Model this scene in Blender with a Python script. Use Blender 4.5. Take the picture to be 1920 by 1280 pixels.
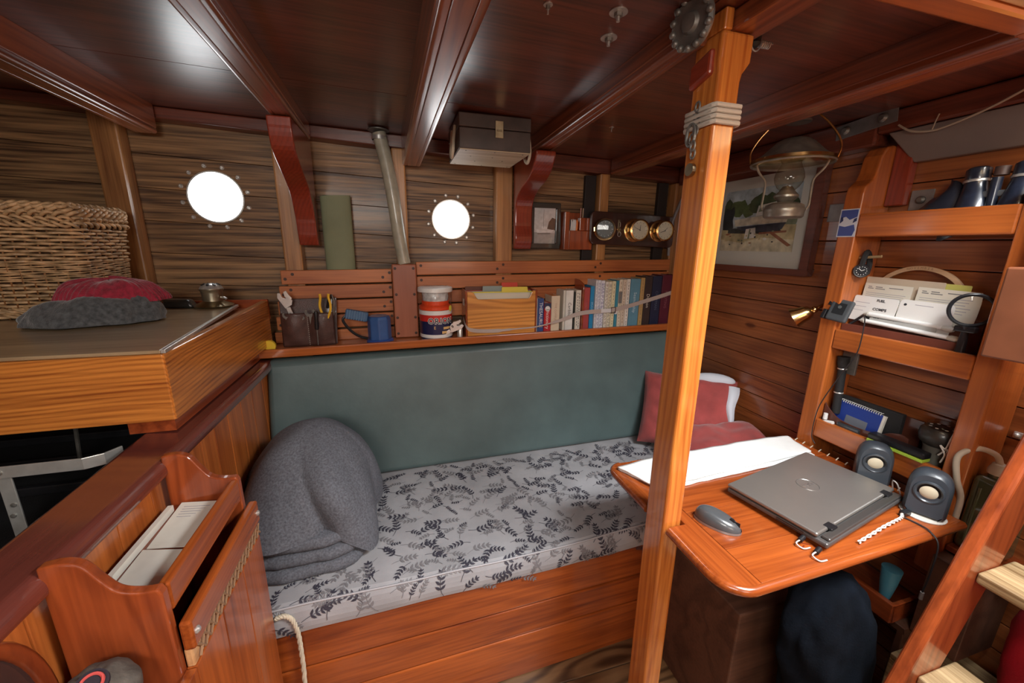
import bpy, bmesh, math, random
from mathutils import Vector, Matrix, noise
random.seed(7)
for o in list(bpy.data.objects): bpy.data.objects.remove(o)
scene = bpy.context.scene
PI = math.pi

# ------------------------------------------------------------------ camera
def rot_basis(yaw, pitch, roll):
    cy, sy, cp, sp, cr, sr = math.cos(yaw), math.sin(yaw), math.cos(pitch), math.sin(pitch), math.cos(roll), math.sin(roll)
    f = Vector((sy*cp, cy*cp, -sp)); r = Vector((cy, -sy, 0)); u = r.cross(f)
    return cr*r + sr*u, -sr*r + cr*u, f
r_, u_, f_ = rot_basis(0.28168, 0.24008, 0.014187)
cd = bpy.data.cameras.new('camera'); cam = bpy.data.objects.new('camera', cd)
scene.collection.objects.link(cam)
M = Matrix.Identity(4)
for i in range(3):
    M[i][0] = r_[i]; M[i][1] = u_[i]; M[i][2] = -f_[i]
M[0][3], M[1][3], M[2][3] = 0, 0, 1.4
cam.matrix_world = M
cd.sensor_width = 36; cd.lens = 36*734/1920; cd.clip_start = 0.02
scene.camera = cam

# ------------------------------------------------------------------ light and exposure
scene.view_settings.view_transform = 'Standard'
scene.view_settings.look = 'None'
scene.view_settings.gamma = 1
scene.view_settings.exposure = 0.08
w = bpy.data.worlds.new('world'); scene.world = w; w.use_nodes = True
w.node_tree.nodes['Background'].inputs[0].default_value = (0.75, 0.87, 1.0, 1)
w.node_tree.nodes['Background'].inputs[1].default_value = 1.0
def area(name, loc, target, sx, sy, energy, col):
    l = bpy.data.lights.new(name, 'AREA'); l.shape = 'RECTANGLE'; l.size = sx; l.size_y = sy
    l.energy = energy; l.color = col
    o = bpy.data.objects.new(name, l); scene.collection.objects.link(o)
    o.location = loc; o.rotation_euler = (Vector(target)-Vector(loc)).to_track_quat('-Z', 'Y').to_euler()
    return o
area('companionway_daylight', (0.98, 0.0, 2.02), (0.75, 0.25, 0), 0.55, 0.55, 48, (0.95, 0.98, 1.0))
area('rear_fill_soft', (-0.35, -0.75, 1.78), (0.1, 1.4, 0.75), 0.7, 0.45, 21, (1.0, 0.95, 0.88))  # added soft fill behind the camera, no skylight opening there
area('rear_fill_warm', (0.55, -0.85, 1.35), (0.3, 1.5, 1.1), 0.5, 0.4, 4, (1.0, 0.88, 0.75))  # added weak warm fill behind the camera, no real lamp

# ------------------------------------------------------------------ helpers
WM = {}
def link(o): scene.collection.objects.link(o)
def thing(name, label, cat, loc=(0, 0, 0), group=None, rot=None):
    o = bpy.data.objects.new(name, None); o.empty_display_size = 0.05; link(o)
    m = Matrix.Translation(loc)
    if rot is not None: m = m @ rot.to_4x4()
    o.matrix_basis = m; WM[o] = m
    o['label'] = label; o['category'] = cat
    if group: o['group'] = group
    return o
class MB:
    def __init__(s): s.v = []; s.f = []; s.m = []; s.mi = 0
    def add(s, vs, fs):
        n = len(s.v); s.v += [Vector(v) for v in vs]
        s.f += [tuple(i+n for i in f) for f in fs]; s.m += [s.mi]*len(fs); return s
    def hexa(s, p):
        return s.add(p, [(0,3,2,1), (4,5,6,7), (0,1,5,4), (1,2,6,5), (2,3,7,6), (3,0,4,7)])
    def box(s, x0, x1, y0, y1, z0, z1, mat=None):
        p = [(x0,y0,z0),(x1,y0,z0),(x1,y1,z0),(x0,y1,z0),(x0,y0,z1),(x1,y0,z1),(x1,y1,z1),(x0,y1,z1)]
        if mat is not None: p = [mat @ Vector(q) for q in p]
        return s.hexa(p)
    def prism(s, poly, fn, a, b):
        """poly: 2D outline, fn(u, v, w) -> 3D point, extruded from w=a to w=b"""
        n = len(poly); vs = [fn(u, v, a) for u, v in poly]+[fn(u, v, b) for u, v in poly]
        fs = [tuple(range(n)), tuple(range(2*n-1, n-1, -1))]+[(i, i+n, (i+1) % n+n, (i+1) % n) for i in range(n)]
        return s.add(vs, fs)
    def tube(s, pts, r, n=8, closed=False, cap=True):
        pts = [Vector(p) for p in pts]; N = len(pts); rr = r if isinstance(r, (list, tuple)) else [r]*N
        t0 = None; vs = []; nrm = None
        for i, p in enumerate(pts):
            a = pts[(i-1) % N] if (closed or i) else p; b = pts[(i+1) % N] if (closed or i < N-1) else p
            t = (b-a); t = t.normalized() if t.length > 1e-9 else Vector((0, 0, 1))
            if nrm is None:
                nrm = t.orthogonal().normalized()
            else:
                nrm = (nrm-t*nrm.dot(t)); nrm = nrm.normalized() if nrm.length > 1e-6 else t.orthogonal().normalized()
            bn = t.cross(nrm)
            for k in range(n):
                an = 2*PI*k/n; vs.append(p+(nrm*math.cos(an)+bn*math.sin(an))*rr[i])
        fs = []
        for i in range(N if closed else N-1):
            j = (i+1) % N
            for k in range(n):
                fs.append((i*n+k, i*n+(k+1) % n, j*n+(k+1) % n, j*n+k))
        if cap and not closed:
            fs += [tuple(range(n-1, -1, -1)), tuple((N-1)*n+k for k in range(n))]
        return s.add(vs, fs)
    def cyl(s, a, b, r, n=20, r2=None): return s.tube([a, b], [r, r if r2 is None else r2], n)
    def lathe(s, prof, c, ax=(0, 0, 1), n=28, cap=True):
        """prof: list of (radius, height along ax)"""
        ax = Vector(ax).normalized(); u = ax.orthogonal().normalized(); v = ax.cross(u); c = Vector(c); vs = []; fs = []
        for r, h in prof:
            for k in range(n):
                a = 2*PI*k/n; vs.append(c+ax*h+(u*math.cos(a)+v*math.sin(a))*r)
        for i in range(len(prof)-1):
            for k in range(n):
                fs.append((i*n+k, i*n+(k+1) % n, (i+1)*n+(k+1) % n, (i+1)*n+k))
        if cap and prof[0][0] > 1e-5: fs.append(tuple(range(n-1, -1, -1)))
        if cap and prof[-1][0] > 1e-5: fs.append(tuple((len(prof)-1)*n+k for k in range(n)))
        return s.add(vs, fs)
    def surf(s, fn, nu, nv, cu=False):
        """open or u-closed parametric surface fn(u, v), u and v in 0..1"""
        vs = [fn(i/(nu if cu else nu-1), j/(nv-1)) for j in range(nv) for i in range(nu)]; fs = []
        for j in range(nv-1):
            for i in range(nu if cu else nu-1):
                k = (i+1) % nu; fs.append((j*nu+i, j*nu+k, (j+1)*nu+k, (j+1)*nu+i))
        return s.add(vs, fs)
    def sphere(s, c, r, n=20, m=12):
        c = Vector(c); r = r if hasattr(r, '__len__') else (r, r, r)
        prof = [(math.sin(PI*j/m), -math.cos(PI*j/m)) for j in range(m+1)]
        k = len(s.v); s.lathe([(max(a, 1e-5 if 0 < j < m else 0), b) for j, (a, b) in enumerate(prof)], (0, 0, 0), n=n)
        for i in range(k, len(s.v)):
            q = s.v[i]; s.v[i] = Vector((q.x*r[0], q.y*r[1], q.z*r[2]))+c
        return s
    def xf(s, mat, start=0):
        for i in range(start, len(s.v)): s.v[i] = mat @ s.v[i]
        return s
def part(name, mb, mats, parent=None, bevel=0, smooth=False, local=False, label=None, sub=0, seg=2):
    me = bpy.data.meshes.new(name)
    vs = mb.v
    pw = WM.get(parent, Matrix.Identity(4)) if parent else Matrix.Identity(4)
    if parent and not local:
        inv = pw.inverted(); vs = [inv @ v for v in vs]
    me.from_pydata([tuple(v) for v in vs], [], mb.f)
    if not isinstance(mats, (list, tuple)): mats = [mats]
    for m in mats: me.materials.append(m)
    if len(mats) > 1:
        for p, k in zip(me.polygons, mb.m): p.material_index = k
    bm = bmesh.new(); bm.from_mesh(me)
    if len(mats) == 1: bmesh.ops.remove_doubles(bm, verts=bm.verts, dist=1e-5)
    bmesh.ops.recalc_face_normals(bm, faces=bm.faces); bm.to_mesh(me); bm.free()
    if smooth:
        for p in me.polygons: p.use_smooth = True
        if smooth != 'all':
            me.set_sharp_from_angle(angle=math.radians(40))
    o = bpy.data.objects.new(name, me); link(o)
    if parent: o.parent = parent
    WM[o] = pw
    if bevel:
        b = o.modifiers.new('b', 'BEVEL'); b.width = bevel; b.segments = seg; b.limit_method = 'ANGLE'; b.angle_limit = math.radians(35)
    if sub:
        b = o.modifiers.new('s', 'SUBSURF'); b.levels = sub; b.render_levels = sub
    if label: o['label'] = label
    return o
def solo(name, mb, mats, label, cat, group=None, **k):
    """a thing that is one mesh: origin moved to the foot of its own box"""
    vs = mb.v
    c = Vector(((min(v.x for v in vs)+max(v.x for v in vs))/2, (min(v.y for v in vs)+max(v.y for v in vs))/2, min(v.z for v in vs)))
    mb.v = [v-c for v in vs]
    o = part(name, mb, mats, None, **k); o.location = c; WM[o] = Matrix.Translation(c)
    o['label'] = label; o['category'] = cat
    if group: o['group'] = group
    return o
def struct(name, mb, mats, parent=None, **k):
    o = part(name, mb, mats, parent, **k)
    if not parent: o['kind'] = 'structure'
    return o
def frame(o, x, y):
    x = Vector(x).normalized(); y = Vector(y); y = (y-x*y.dot(x)).normalized(); z = x.cross(y)
    m = Matrix.Identity(4)
    for i in range(3): m[i][0] = x[i]; m[i][1] = y[i]; m[i][2] = z[i]; m[i][3] = o[i]
    return m
def text(s, size, mat, mx, parent, name='lettering', ext=0.0002, align='CENTER', sx=1.0, bold=0.0):
    c = bpy.data.curves.new('t', 'FONT'); c.body = s; c.size = size; c.align_x = align; c.align_y = 'CENTER'
    c.resolution_u = 2; c.extrude = ext; c.offset = bold
    t = bpy.data.objects.new('t', c); link(t)
    bpy.context.view_layer.update()
    me = bpy.data.meshes.new_from_object(t.evaluated_get(bpy.context.evaluated_depsgraph_get()))
    bpy.data.objects.remove(t); bpy.data.curves.remove(c)
    pw = WM.get(parent, Matrix.Identity(4)).inverted()
    me.transform(pw @ mx @ Matrix.Diagonal((sx, 1, 1, 1)))
    me.materials.clear(); me.materials.append(mat)
    o = bpy.data.objects.new(name, me); link(o); o.parent = parent; WM[o] = WM.get(parent)
    return o

# ------------------------------------------------------------------ materials
def new_mat(name):
    m = bpy.data.materials.new(name); m.use_nodes = True
    return m, m.node_tree, m.node_tree.nodes, m.node_tree.links, m.node_tree.nodes['Principled BSDF']
def plain(name, col, rough=0.5, metal=0, coat=0, var=0.0, vs=40, bump=0.0, bs=200, spec=0.5, sheen=0):
    m, nt, N, L, B = new_mat(name)
    B.inputs['Base Color'].default_value = (*col, 1); B.inputs['Roughness'].default_value = rough
    B.inputs['Metallic'].default_value = metal; B.inputs['Coat Weight'].default_value = coat
    B.inputs['Specular IOR Level'].default_value = spec
    if sheen: B.inputs['Sheen Weight'].default_value = sheen; B.inputs['Sheen Roughness'].default_value = 0.5
    tc = N.new('ShaderNodeTexCoord')
    if var:
        n = N.new('ShaderNodeTexNoise'); n.inputs['Scale'].default_value = vs; n.inputs['Detail'].default_value = 5
        L.new(tc.outputs['Object'], n.inputs['Vector'])
        r = N.new('ShaderNodeValToRGB'); r.color_ramp.elements[0].position = 0.3; r.color_ramp.elements[1].position = 0.7
        r.color_ramp.elements[0].color = (*[c*(1-var) for c in col], 1); r.color_ramp.elements[1].color = (*[min(1, c*(1+var)) for c in col], 1)
        L.new(n.outputs['Fac'], r.inputs['Fac']); L.new(r.outputs['Color'], B.inputs['Base Color'])
    if bump:
        n = N.new('ShaderNodeTexNoise'); n.inputs['Scale'].default_value = bs; n.inputs['Detail'].default_value = 3
        L.new(tc.outputs['Object'], n.inputs['Vector'])
        b = N.new('ShaderNodeBump'); b.inputs['Strength'].default_value = bump; b.inputs['Distance'].default_value = 0.002
        L.new(n.outputs['Fac'], b.inputs['Height']); L.new(b.outputs['Normal'], B.inputs['Normal'])
    return m
WC = {}
def wood(light, dark, axis='x', rough=0.3, coat=0.6, ring=7.0, ringamt=0.55, streak=0.5, bump=0.15, sc=1.0, knots=0.0, coatr=0.12, fine=0.0):
    key = (light, dark, axis, rough, coat, ring, ringamt, streak, bump, sc, knots, coatr, fine)
    if key in WC: return WC[key]
    m, nt, N, L, B = new_mat('wood_%d' % len(WC)); WC[key] = m
    tc = N.new('ShaderNodeTexCoord'); oi = N.new('ShaderNodeObjectInfo'); ge = N.new('ShaderNodeNewGeometry')
    ad = N.new('ShaderNodeMath'); ad.operation = 'MULTIPLY_ADD'; ad.inputs[1].default_value = 13.7
    L.new(ge.outputs['Random Per Island'], ad.inputs[0])
    a2 = N.new('ShaderNodeMath'); a2.operation = 'MULTIPLY'; a2.inputs[1].default_value = 31.0
    L.new(oi.outputs['Random'], a2.inputs[0]); L.new(a2.outputs[0], ad.inputs[2])
    va = N.new('ShaderNodeVectorMath'); va.operation = 'ADD'
    L.new(tc.outputs['Object'], va.inputs[0]); L.new(ad.outputs[0], va.inputs[1])
    def stretch(al, ac):
        mp = N.new('ShaderNodeMapping'); s = [ac*sc]*3; s['xyz'.index(axis)] = al*sc
        mp.inputs['Scale'].default_value = s; L.new(va.outputs[0], mp.inputs['Vector']); return mp
    # growth rings: contour lines of a slow stretched noise
    mp = stretch(0.9, 5.0); n1 = N.new('ShaderNodeTexNoise'); n1.inputs['Scale'].default_value = 1.0
    n1.inputs['Detail'].default_value = 2.0; n1.inputs['Roughness'].default_value = 0.45; n1.inputs['Distortion'].default_value = 0.3
    L.new(mp.outputs[0], n1.inputs['Vector'])
    mu = N.new('ShaderNodeMath'); mu.operation = 'MULTIPLY'; mu.inputs[1].default_value = ring*2*PI; L.new(n1.outputs['Fac'], mu.inputs[0])
    if fine:
        mf = N.new('ShaderNodeMapping'); fs_ = [fine]*3; fs_['xyz'.index(axis)] = 0.0; mf.inputs['Scale'].default_value = fs_
        L.new(va.outputs[0], mf.inputs['Vector'])
        dt = N.new('ShaderNodeVectorMath'); dt.operation = 'DOT_PRODUCT'; dt.inputs[1].default_value = (2*PI, 2*PI, 2*PI); L.new(mf.outputs[0], dt.inputs[0])
        af = N.new('ShaderNodeMath'); af.operation = 'ADD'; L.new(mu.outputs[0], af.inputs[0]); L.new(dt.outputs['Value'], af.inputs[1]); mu = af
    si = N.new('ShaderNodeMath'); si.operation = 'SINE'; L.new(mu.outputs[0], si.inputs[0])
    mr = N.new('ShaderNodeMapRange'); mr.inputs[1].default_value = -0.4; mr.inputs[2].default_value = 1.0
    L.new(si.outputs[0], mr.inputs[0])
    # fine streaks
    mp2 = stretch(4.0, 130.0); n2 = N.new('ShaderNodeTexNoise'); n2.inputs['Scale'].default_value = 1.0; n2.inputs['Detail'].default_value = 4
    L.new(mp2.outputs[0], n2.inputs['Vector'])
    mp3 = stretch(1.5, 9.0); n3 = N.new('ShaderNodeTexNoise'); n3.inputs['Scale'].default_value = 1.0; n3.inputs['Detail'].default_value = 3
    L.new(mp3.outputs[0], n3.inputs['Vector'])
    s1 = N.new('ShaderNodeMath'); s1.operation = 'MULTIPLY'; s1.inputs[1].default_value = ringamt; L.new(mr.outputs[0], s1.inputs[0])
    s2 = N.new('ShaderNodeMapRange'); s2.inputs[1].default_value = 0.35; s2.inputs[2].default_value = 0.7; s2.inputs[4].default_value = streak
    L.new(n2.outputs['Fac'], s2.inputs[0])
    s3 = N.new('ShaderNodeMapRange'); s3.inputs[1].default_value = 0.3; s3.inputs[2].default_value = 0.7; s3.inputs[4].default_value = 0.45
    L.new(n3.outputs['Fac'], s3.inputs[0])
    sm = N.new('ShaderNodeMath'); sm.operation = 'ADD'; L.new(s1.outputs[0], sm.inputs[0]); L.new(s2.outputs[0], sm.inputs[1])
    sm2 = N.new('ShaderNodeMath'); sm2.operation = 'ADD'; L.new(sm.outputs[0], sm2.inputs[0]); L.new(s3.outputs[0], sm2.inputs[1])
    last = sm2
    if knots:
        vo = N.new('ShaderNodeTexVoronoi'); vo.inputs['Scale'].default_value = 1.0
        mp4 = stretch(3.0, 7.0); L.new(mp4.outputs[0], vo.inputs['Vector'])
        kr = N.new('ShaderNodeMapRange'); kr.inputs[1].default_value = 0.05; kr.inputs[2].default_value = 0.10
        kr.inputs[3].default_value = knots; kr.inputs[4].default_value = 0.0; L.new(vo.outputs['Distance'], kr.inputs[0])
        k2 = N.new('ShaderNodeMath'); k2.operation = 'ADD'; L.new(last.outputs[0], k2.inputs[0]); L.new(kr.outputs[0], k2.inputs[1]); last = k2
    # board to board tone
    bt = N.new('ShaderNodeMath'); bt.operation = 'MULTIPLY_ADD'; bt.inputs[1].default_value = 0.35; bt.inputs[2].default_value = -0.17
    L.new(ge.outputs['Random Per Island'], bt.inputs[0])
    sm3 = N.new('ShaderNodeMath'); sm3.operation = 'ADD'; L.new(last.outputs[0], sm3.inputs[0]); L.new(bt.outputs[0], sm3.inputs[1])
    dv = N.new('ShaderNodeMath'); dv.operation = 'MULTIPLY'; dv.inputs[1].default_value = 0.75; L.new(sm3.outputs[0], dv.inputs[0])
    r = N.new('ShaderNodeValToRGB'); r.color_ramp.elements[0].color = (*light, 1); r.color_ramp.elements[1].color = (*dark, 1)
    r.color_ramp.elements[0].position = 0.08; r.color_ramp.elements[1].position = 1.0
    L.new(dv.outputs[0], r.inputs['Fac']); L.new(r.outputs['Color'], B.inputs['Base Color'])
    B.inputs['Roughness'].default_value = rough; B.inputs['Coat Weight'].default_value = coat; B.inputs['Coat Roughness'].default_value = coatr
    if bump:
        b = N.new('ShaderNodeBump'); b.inputs['Strength'].default_value = bump; b.inputs['Distance'].default_value = 0.0012
        L.new(sm2.outputs[0], b.inputs['Height']); L.new(b.outputs['Normal'], B.inputs['Normal'])
        mp5 = stretch(7.0, 16.0); n5 = N.new('ShaderNodeTexNoise'); n5.inputs['Scale'].default_value = 1.0; n5.inputs['Detail'].default_value = 1
        L.new(mp5.outputs[0], n5.inputs['Vector'])
        b2 = N.new('ShaderNodeBump'); b2.inputs['Strength'].default_value = 0.12; b2.inputs['Distance'].default_value = 0.004
        L.new(n5.outputs['Fac'], b2.inputs['Height']); L.new(b2.outputs['Normal'], B.inputs['Coat Normal'])
    return m
def W_ceiling(a='x'): return wood((0.20, 0.048, 0.024), (0.035, 0.009, 0.006), a, 0.35, 0.6, 6, 0.3, 0.7, 0.10, coatr=0.26)
def W_beam(a='y'): return wood((0.36, 0.095, 0.034), (0.10, 0.022, 0.009), a, 0.32, 0.7, 3, 0.35, 0.6, 0.08, coatr=0.2, fine=40)
def W_knee(a='z'): return wood((0.30, 0.042, 0.018), (0.09, 0.011, 0.006), a, 0.3, 0.6, 8, 0.3, 0.3, 0.1, fine=70)
def W_post(a='z'): return wood((0.76, 0.27, 0.05), (0.32, 0.05, 0.008), a, 0.22, 0.9, 6, 0.3, 0.6, 0.05, coatr=0.08, fine=60)
def W_table(a='x'): return wood((0.42, 0.095, 0.017), (0.15, 0.023, 0.005), a, 0.25, 0.6, 5, 0.16, 0.6, 0.04, coatr=0.15, fine=22)
def W_bench(a='x'): return wood((0.50, 0.118, 0.021), (0.14, 0.021, 0.006), a, 0.3, 0.5, 6, 0.25, 0.5, 0.05, knots=0.8, fine=18)
def W_pine(a='x'): return wood((0.74, 0.27, 0.05), (0.20, 0.036, 0.007), a, 0.3, 0.5, 14, 0.42, 0.55, 0.08, knots=0.9, fine=100)
def W_panel(a='z'): return wood((0.60, 0.175, 0.036), (0.22, 0.04, 0.009), a, 0.3, 0.5, 6, 0.28, 0.5, 0.04, fine=16)
def W_rack(a='x'): return wood((0.38, 0.078, 0.020), (0.11, 0.016, 0.006), a, 0.28, 0.6, 11, 0.4, 0.4, 0.04, fine=14)
def W_hull(a='x'): return wood((0.40, 0.225, 0.10), (0.07, 0.032, 0.013), a, 0.5, 0.12, 4, 0.3, 1.0, 0.4, fine=25)
def W_bulk(a='y'): return wood((0.42, 0.135, 0.04), (0.12, 0.027, 0.008), a, 0.32, 0.55, 6, 0.25, 0.55, 0.06, knots=0.9, coatr=0.18, fine=18)
def W_oak(a='z'): return wood((0.56, 0.27, 0.095), (0.17, 0.062, 0.018), a, 0.4, 0.4, 5, 0.4, 0.6, 0.2)
def W_slat(a='x'): return wood((0.60, 0.20, 0.06), (0.24, 0.055, 0.017), a, 0.42, 0.2, 4, 0.35, 0.5, 0.06)
def W_tread(a='y'): return wood((0.50, 0.36, 0.19), (0.17, 0.095, 0.035), a, 0.6, 0.05, 8, 0.35, 0.9, 0.3)
def W_floor(a='x'): return wood((0.26, 0.145, 0.065), (0.06, 0.028, 0.012), a, 0.45, 0.2, 14, 0.9, 0.3, 0.1, sc=0.8)
def W_shelf(a='z'): return wood((0.50, 0.135, 0.026), (0.20, 0.036, 0.008), a, 0.3, 0.5, 5, 0.16, 0.55, 0.04, fine=20)
def W_counter(a='x'): return wood((0.46, 0.33, 0.19), (0.22, 0.14, 0.075), a, 0.32, 0.3, 5, 0.3, 0.7, 0.15)
METAL = plain('steel', (0.62, 0.61, 0.58), 0.35, 0.65, var=0.15, vs=60)
ALU = plain('aluminium', (0.72, 0.72, 0.68), 0.35, 0.7, var=0.1)
DULL = plain('dull_metal', (0.22, 0.21, 0.19), 0.45, 0.6, var=0.3, vs=30)
BRASS = plain('brass', (0.75, 0.52, 0.22), 0.22, 1, var=0.12, vs=20)
OLDBRASS = plain('old_brass', (0.34, 0.28, 0.18), 0.35, 1, var=0.35, vs=25)
BLACK = plain('black', (0.012, 0.012, 0.014), 0.35, var=0.2)
BLACKM = plain('black_matte', (0.014, 0.014, 0.015), 0.75, bump=0.4, bs=300)
WHITE = plain('white', (0.8, 0.8, 0.78), 0.5)
PAPER = plain('paper', (0.78, 0.75, 0.66), 0.75, var=0.04)
INK = plain('ink', (0.03, 0.03, 0.035), 0.7)
BLUEINK = plain('blue_ink', (0.02, 0.03, 0.10), 0.7)
PLUG = plain('dark_bung', (0.06, 0.022, 0.012), 0.5)
ROPE = plain('rope', (0.66, 0.58, 0.44), 0.85, bump=0.6, bs=400, var=0.1)
def glass(name, col=(1, 1, 1), rough=0.02, alpha=None):
    m, nt, N, L, B = new_mat(name)
    B.inputs['Base Color'].default_value = (*col, 1); B.inputs['Roughness'].default_value = rough
    B.inputs['Transmission Weight'].default_value = 1.0; B.inputs['IOR'].default_value = 1.45
    return m
GLASS = glass('glass')
def thin_glass(name, tint=(1, 1, 1), refl=0.12):
    m, nt, N, L, B = new_mat(name)
    t = N.new('ShaderNodeBsdfTransparent'); t.inputs[0].default_value = (*tint, 1)
    g = N.new('ShaderNodeBsdfGlossy'); g.inputs['Roughness'].default_value = 0.03
    lw = N.new('ShaderNodeLayerWeight'); lw.inputs['Blend'].default_value = 0.5
    pw_ = N.new('ShaderNodeMath'); pw_.operation = 'POWER'; pw_.inputs[1].default_value = 4.0; L.new(lw.outputs['Facing'], pw_.inputs[0])
    f = N.new('ShaderNodeMath'); f.operation = 'MULTIPLY_ADD'; f.inputs[1].default_value = 0.8; f.inputs[2].default_value = 0.035; L.new(pw_.outputs[0], f.inputs[0])
    x = N.new('ShaderNodeMixShader'); L.new(f.outputs[0], x.inputs[0]); L.new(t.outputs[0], x.inputs[1]); L.new(g.outputs[0], x.inputs[2])
    L.new(x.outputs[0], N['Material Output'].inputs['Surface'])
    return m
PANE = thin_glass('pane_glass', (0.96, 0.97, 0.96))
def emis(name, col, s):
    m, nt, N, L, B = new_mat(name)
    B.inputs['Base Color'].default_value = (0.8, 0.8, 0.8, 1)
    B.inputs['Emission Color'].default_value = (*col, 1); B.inputs['Emission Strength'].default_value = s
    return m

# ================================================================== the hull, deck and bulkheads
HY = 1.86                                   # inner face of the hull planking
def zc(x): return 1.835-0.03*x              # underside of the deck
def box_w(mb, *a): mb.box(*a); return mb
# floor
mb = MB()
for i in range(12):
    mb.box(-1.9+0.004, 1.9, -1.1+i*0.25, -1.1+i*0.25+0.247, -0.03, 0.0)
struct('floor', mb, W_floor('x'), bevel=0.0015)
# hull side (planked), with holes for the two portholes made by ring segments
PORTS = [(-0.664, HY, 1.566, 0.095), (0.243, HY, 1.511, 0.085)]
mb = MB(); ph = 0.118
def hull_piece(x0, x1, z0a, z0b, h, dep=0.03):
    mb.hexa([(x0, HY, z0a), (x1, HY, z0b), (x1, HY+dep, z0b), (x0, HY+dep, z0a), (x0, HY, z0a+h), (x1, HY, z0b+h), (x1, HY+dep, z0b+h), (x0, HY+dep, z0a+h)])
SL = -0.045
for i in range(17):
    z0 = -0.1+i*ph
    hull_piece(-1.9, 1.52, z0+SL*(-1.9), z0+SL*1.52, ph-0.0015)
wall = struct('wall_hull', mb, W_hull('x'), bevel=0.001)
cut = MB()
for x, y, z, r in PORTS: cut.cyl((x, y-0.05, z), (x, y+0.1, z), r+0.002, 40)
me = bpy.data.meshes.new('cut'); me.from_pydata([tuple(v) for v in cut.v], [], cut.f)
bmc = bmesh.new(); bmc.from_mesh(me); bmesh.ops.recalc_face_normals(bmc, faces=bmc.faces); bmc.to_mesh(me); bmc.free()
co = bpy.data.objects.new('cut', me); link(co)
md = wall.modifiers.new('bool', 'BOOLEAN'); md.object = co; md.operation = 'DIFFERENCE'; md.solver = 'EXACT'
bpy.context.view_layer.update()
nm = bpy.data.meshes.new_from_object(wall.evaluated_get(bpy.context.evaluated_depsgraph_get()))
wall.modifiers.clear(); wall.data = nm; bpy.data.objects.remove(co)
# portholes: bright daylight behind glass, ring of screws in the planking
SKYG = emis('daylight_glass', (0.95, 0.98, 1.0), 6.5)
for k, (x, y, z, r) in enumerate(PORTS):
    t = bpy.data.objects.new('window_%d' % (k+1), None); link(t); t['kind'] = 'structure'
    t.location = (x, y, z); WM[t] = Matrix.Translation((x, y, z))
    part('glass', MB().cyl((x, y+0.012, z), (x, y+0.02, z), r, 48), SKYG, t)
    rim = MB().lathe([(r+0.001, 0.026), (r+0.001, -0.001), (r-0.004, -0.001), (r-0.004, 0.026), (r+0.001, 0.026)], (x, y, z), (0, 1, 0), 48)
    part('rim', rim, ALU, t, smooth=True)
    for j in range(12):
        a = 2*PI*(j+0.4)/12; rr = r+0.019
        c = (x+rr*math.cos(a), y, z+rr*math.sin(a))
        part('screw', MB().lathe([(0.0082, 0), (0.0082, -0.002), (0.0058, -0.004), (0.0036, -0.0015), (0, -0.0015)], c, (0, 1, 0), 14), METAL, t, smooth=True)
# ceiling plywood panels with fine seams, hatch left open over the ladder
mb = MB()
def cpanel(x0, x1, y0, y1, th=0.02):
    mb.hexa([(x0, y0, zc(x0)), (x1, y0, zc(x1)), (x1, y1, zc(x1)), (x0, y1, zc(x0)), (x0, y0, zc(x0)+th), (x1, y0, zc(x1)+th), (x1, y1, zc(x1)+th), (x0, y1, zc(x0)+th)])
g = 0.0015
for (x0, x1) in ((-1.9, -0.31), (-0.31, 0.07), (0.07, 0.56)):
    cpanel(x0+g, x1-g, -1.1, 0.36); cpanel(x0+g, x1-g, 0.36+2*g, 1.36); cpanel(x0+g, x1-g, 1.36+2*g, 1.9)
cpanel(0.56+g, 1.5, 0.36, 1.36); cpanel(0.56+g, 1.5, 1.36+2*g, 1.9)
cpanel(0.56+g, 0.62, -1.1, 0.36-g); cpanel(0.62+g, 1.5, -1.1, -0.38)
cpanel(1.36, 1.5, -0.38, 0.36-g)
struct('ceiling', mb, W_ceiling('x'))
mb = MB().box(-1.9, 0.55, -1.1, 1.9, 1.90, 1.92).box(0.55, 1.55, 0.40, 1.9, 1.90, 1.92)
struct('trim_1', mb, plain('deck_backing', (0.2, 0.12, 0.07), 0.7))
# hatch coaming
mb = MB()
mb.box(0.60, 1.38, 0.36, 0.385, 1.80, 2.06).box(0.60, 1.38, -0.405, -0.38, 1.80, 2.06).box(0.60, 0.62, -0.38, 0.36, 1.80, 2.06).box(1.36, 1.38, -0.38, 0.36, 1.80, 2.06)
struct('trim_2', mb, wood((0.85, 0.66, 0.40), (0.5, 0.3, 0.12), 'x', 0.3, 0.5))
# bulkhead at the end of the bench
mb = MB(); z = 0.0; zz = 0.712-0.08*9
k = 0
while zz < 1.86:
    a = max(zz, 0.0); b = min(zz+0.0775, 1.87)
    if b > a: mb.box(1.45, 1.475, -1.1, HY+0.03, a, b)
    zz += 0.08
struct('wall_right', mb, W_bulk('y'), bevel=0.0018)
struct('hull_light_stop', MB().box(-1.95, 1.55, 1.895, 1.91, -0.05, 1.92), plain('hull_backing', (0.03, 0.02, 0.012), 0.9))  # added behind the planking to stop sky light leaking through the seams
struct('trim_3', MB().box(1.475, 1.50, -1.1, 1.9, 0, 1.88), plain('backing_dark', (0.03, 0.015, 0.01), 0.8))
# walls behind and to the left of the camera
mb = MB()
for i in range(16): mb.box(-1.9+i*0.22, -1.9+i*0.22+0.217, -1.12, -1.1, 0, 1.9)
struct('wall_near', mb, W_panel('z'), bevel=0.0015)
mb = MB()
for i in range(14): mb.box(-1.92, -1.9, -1.1+i*0.22, -1.1+i*0.22+0.217, 0, 1.9)
struct('wall_left', mb, W_hull('z'), bevel=0.0015)

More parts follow.
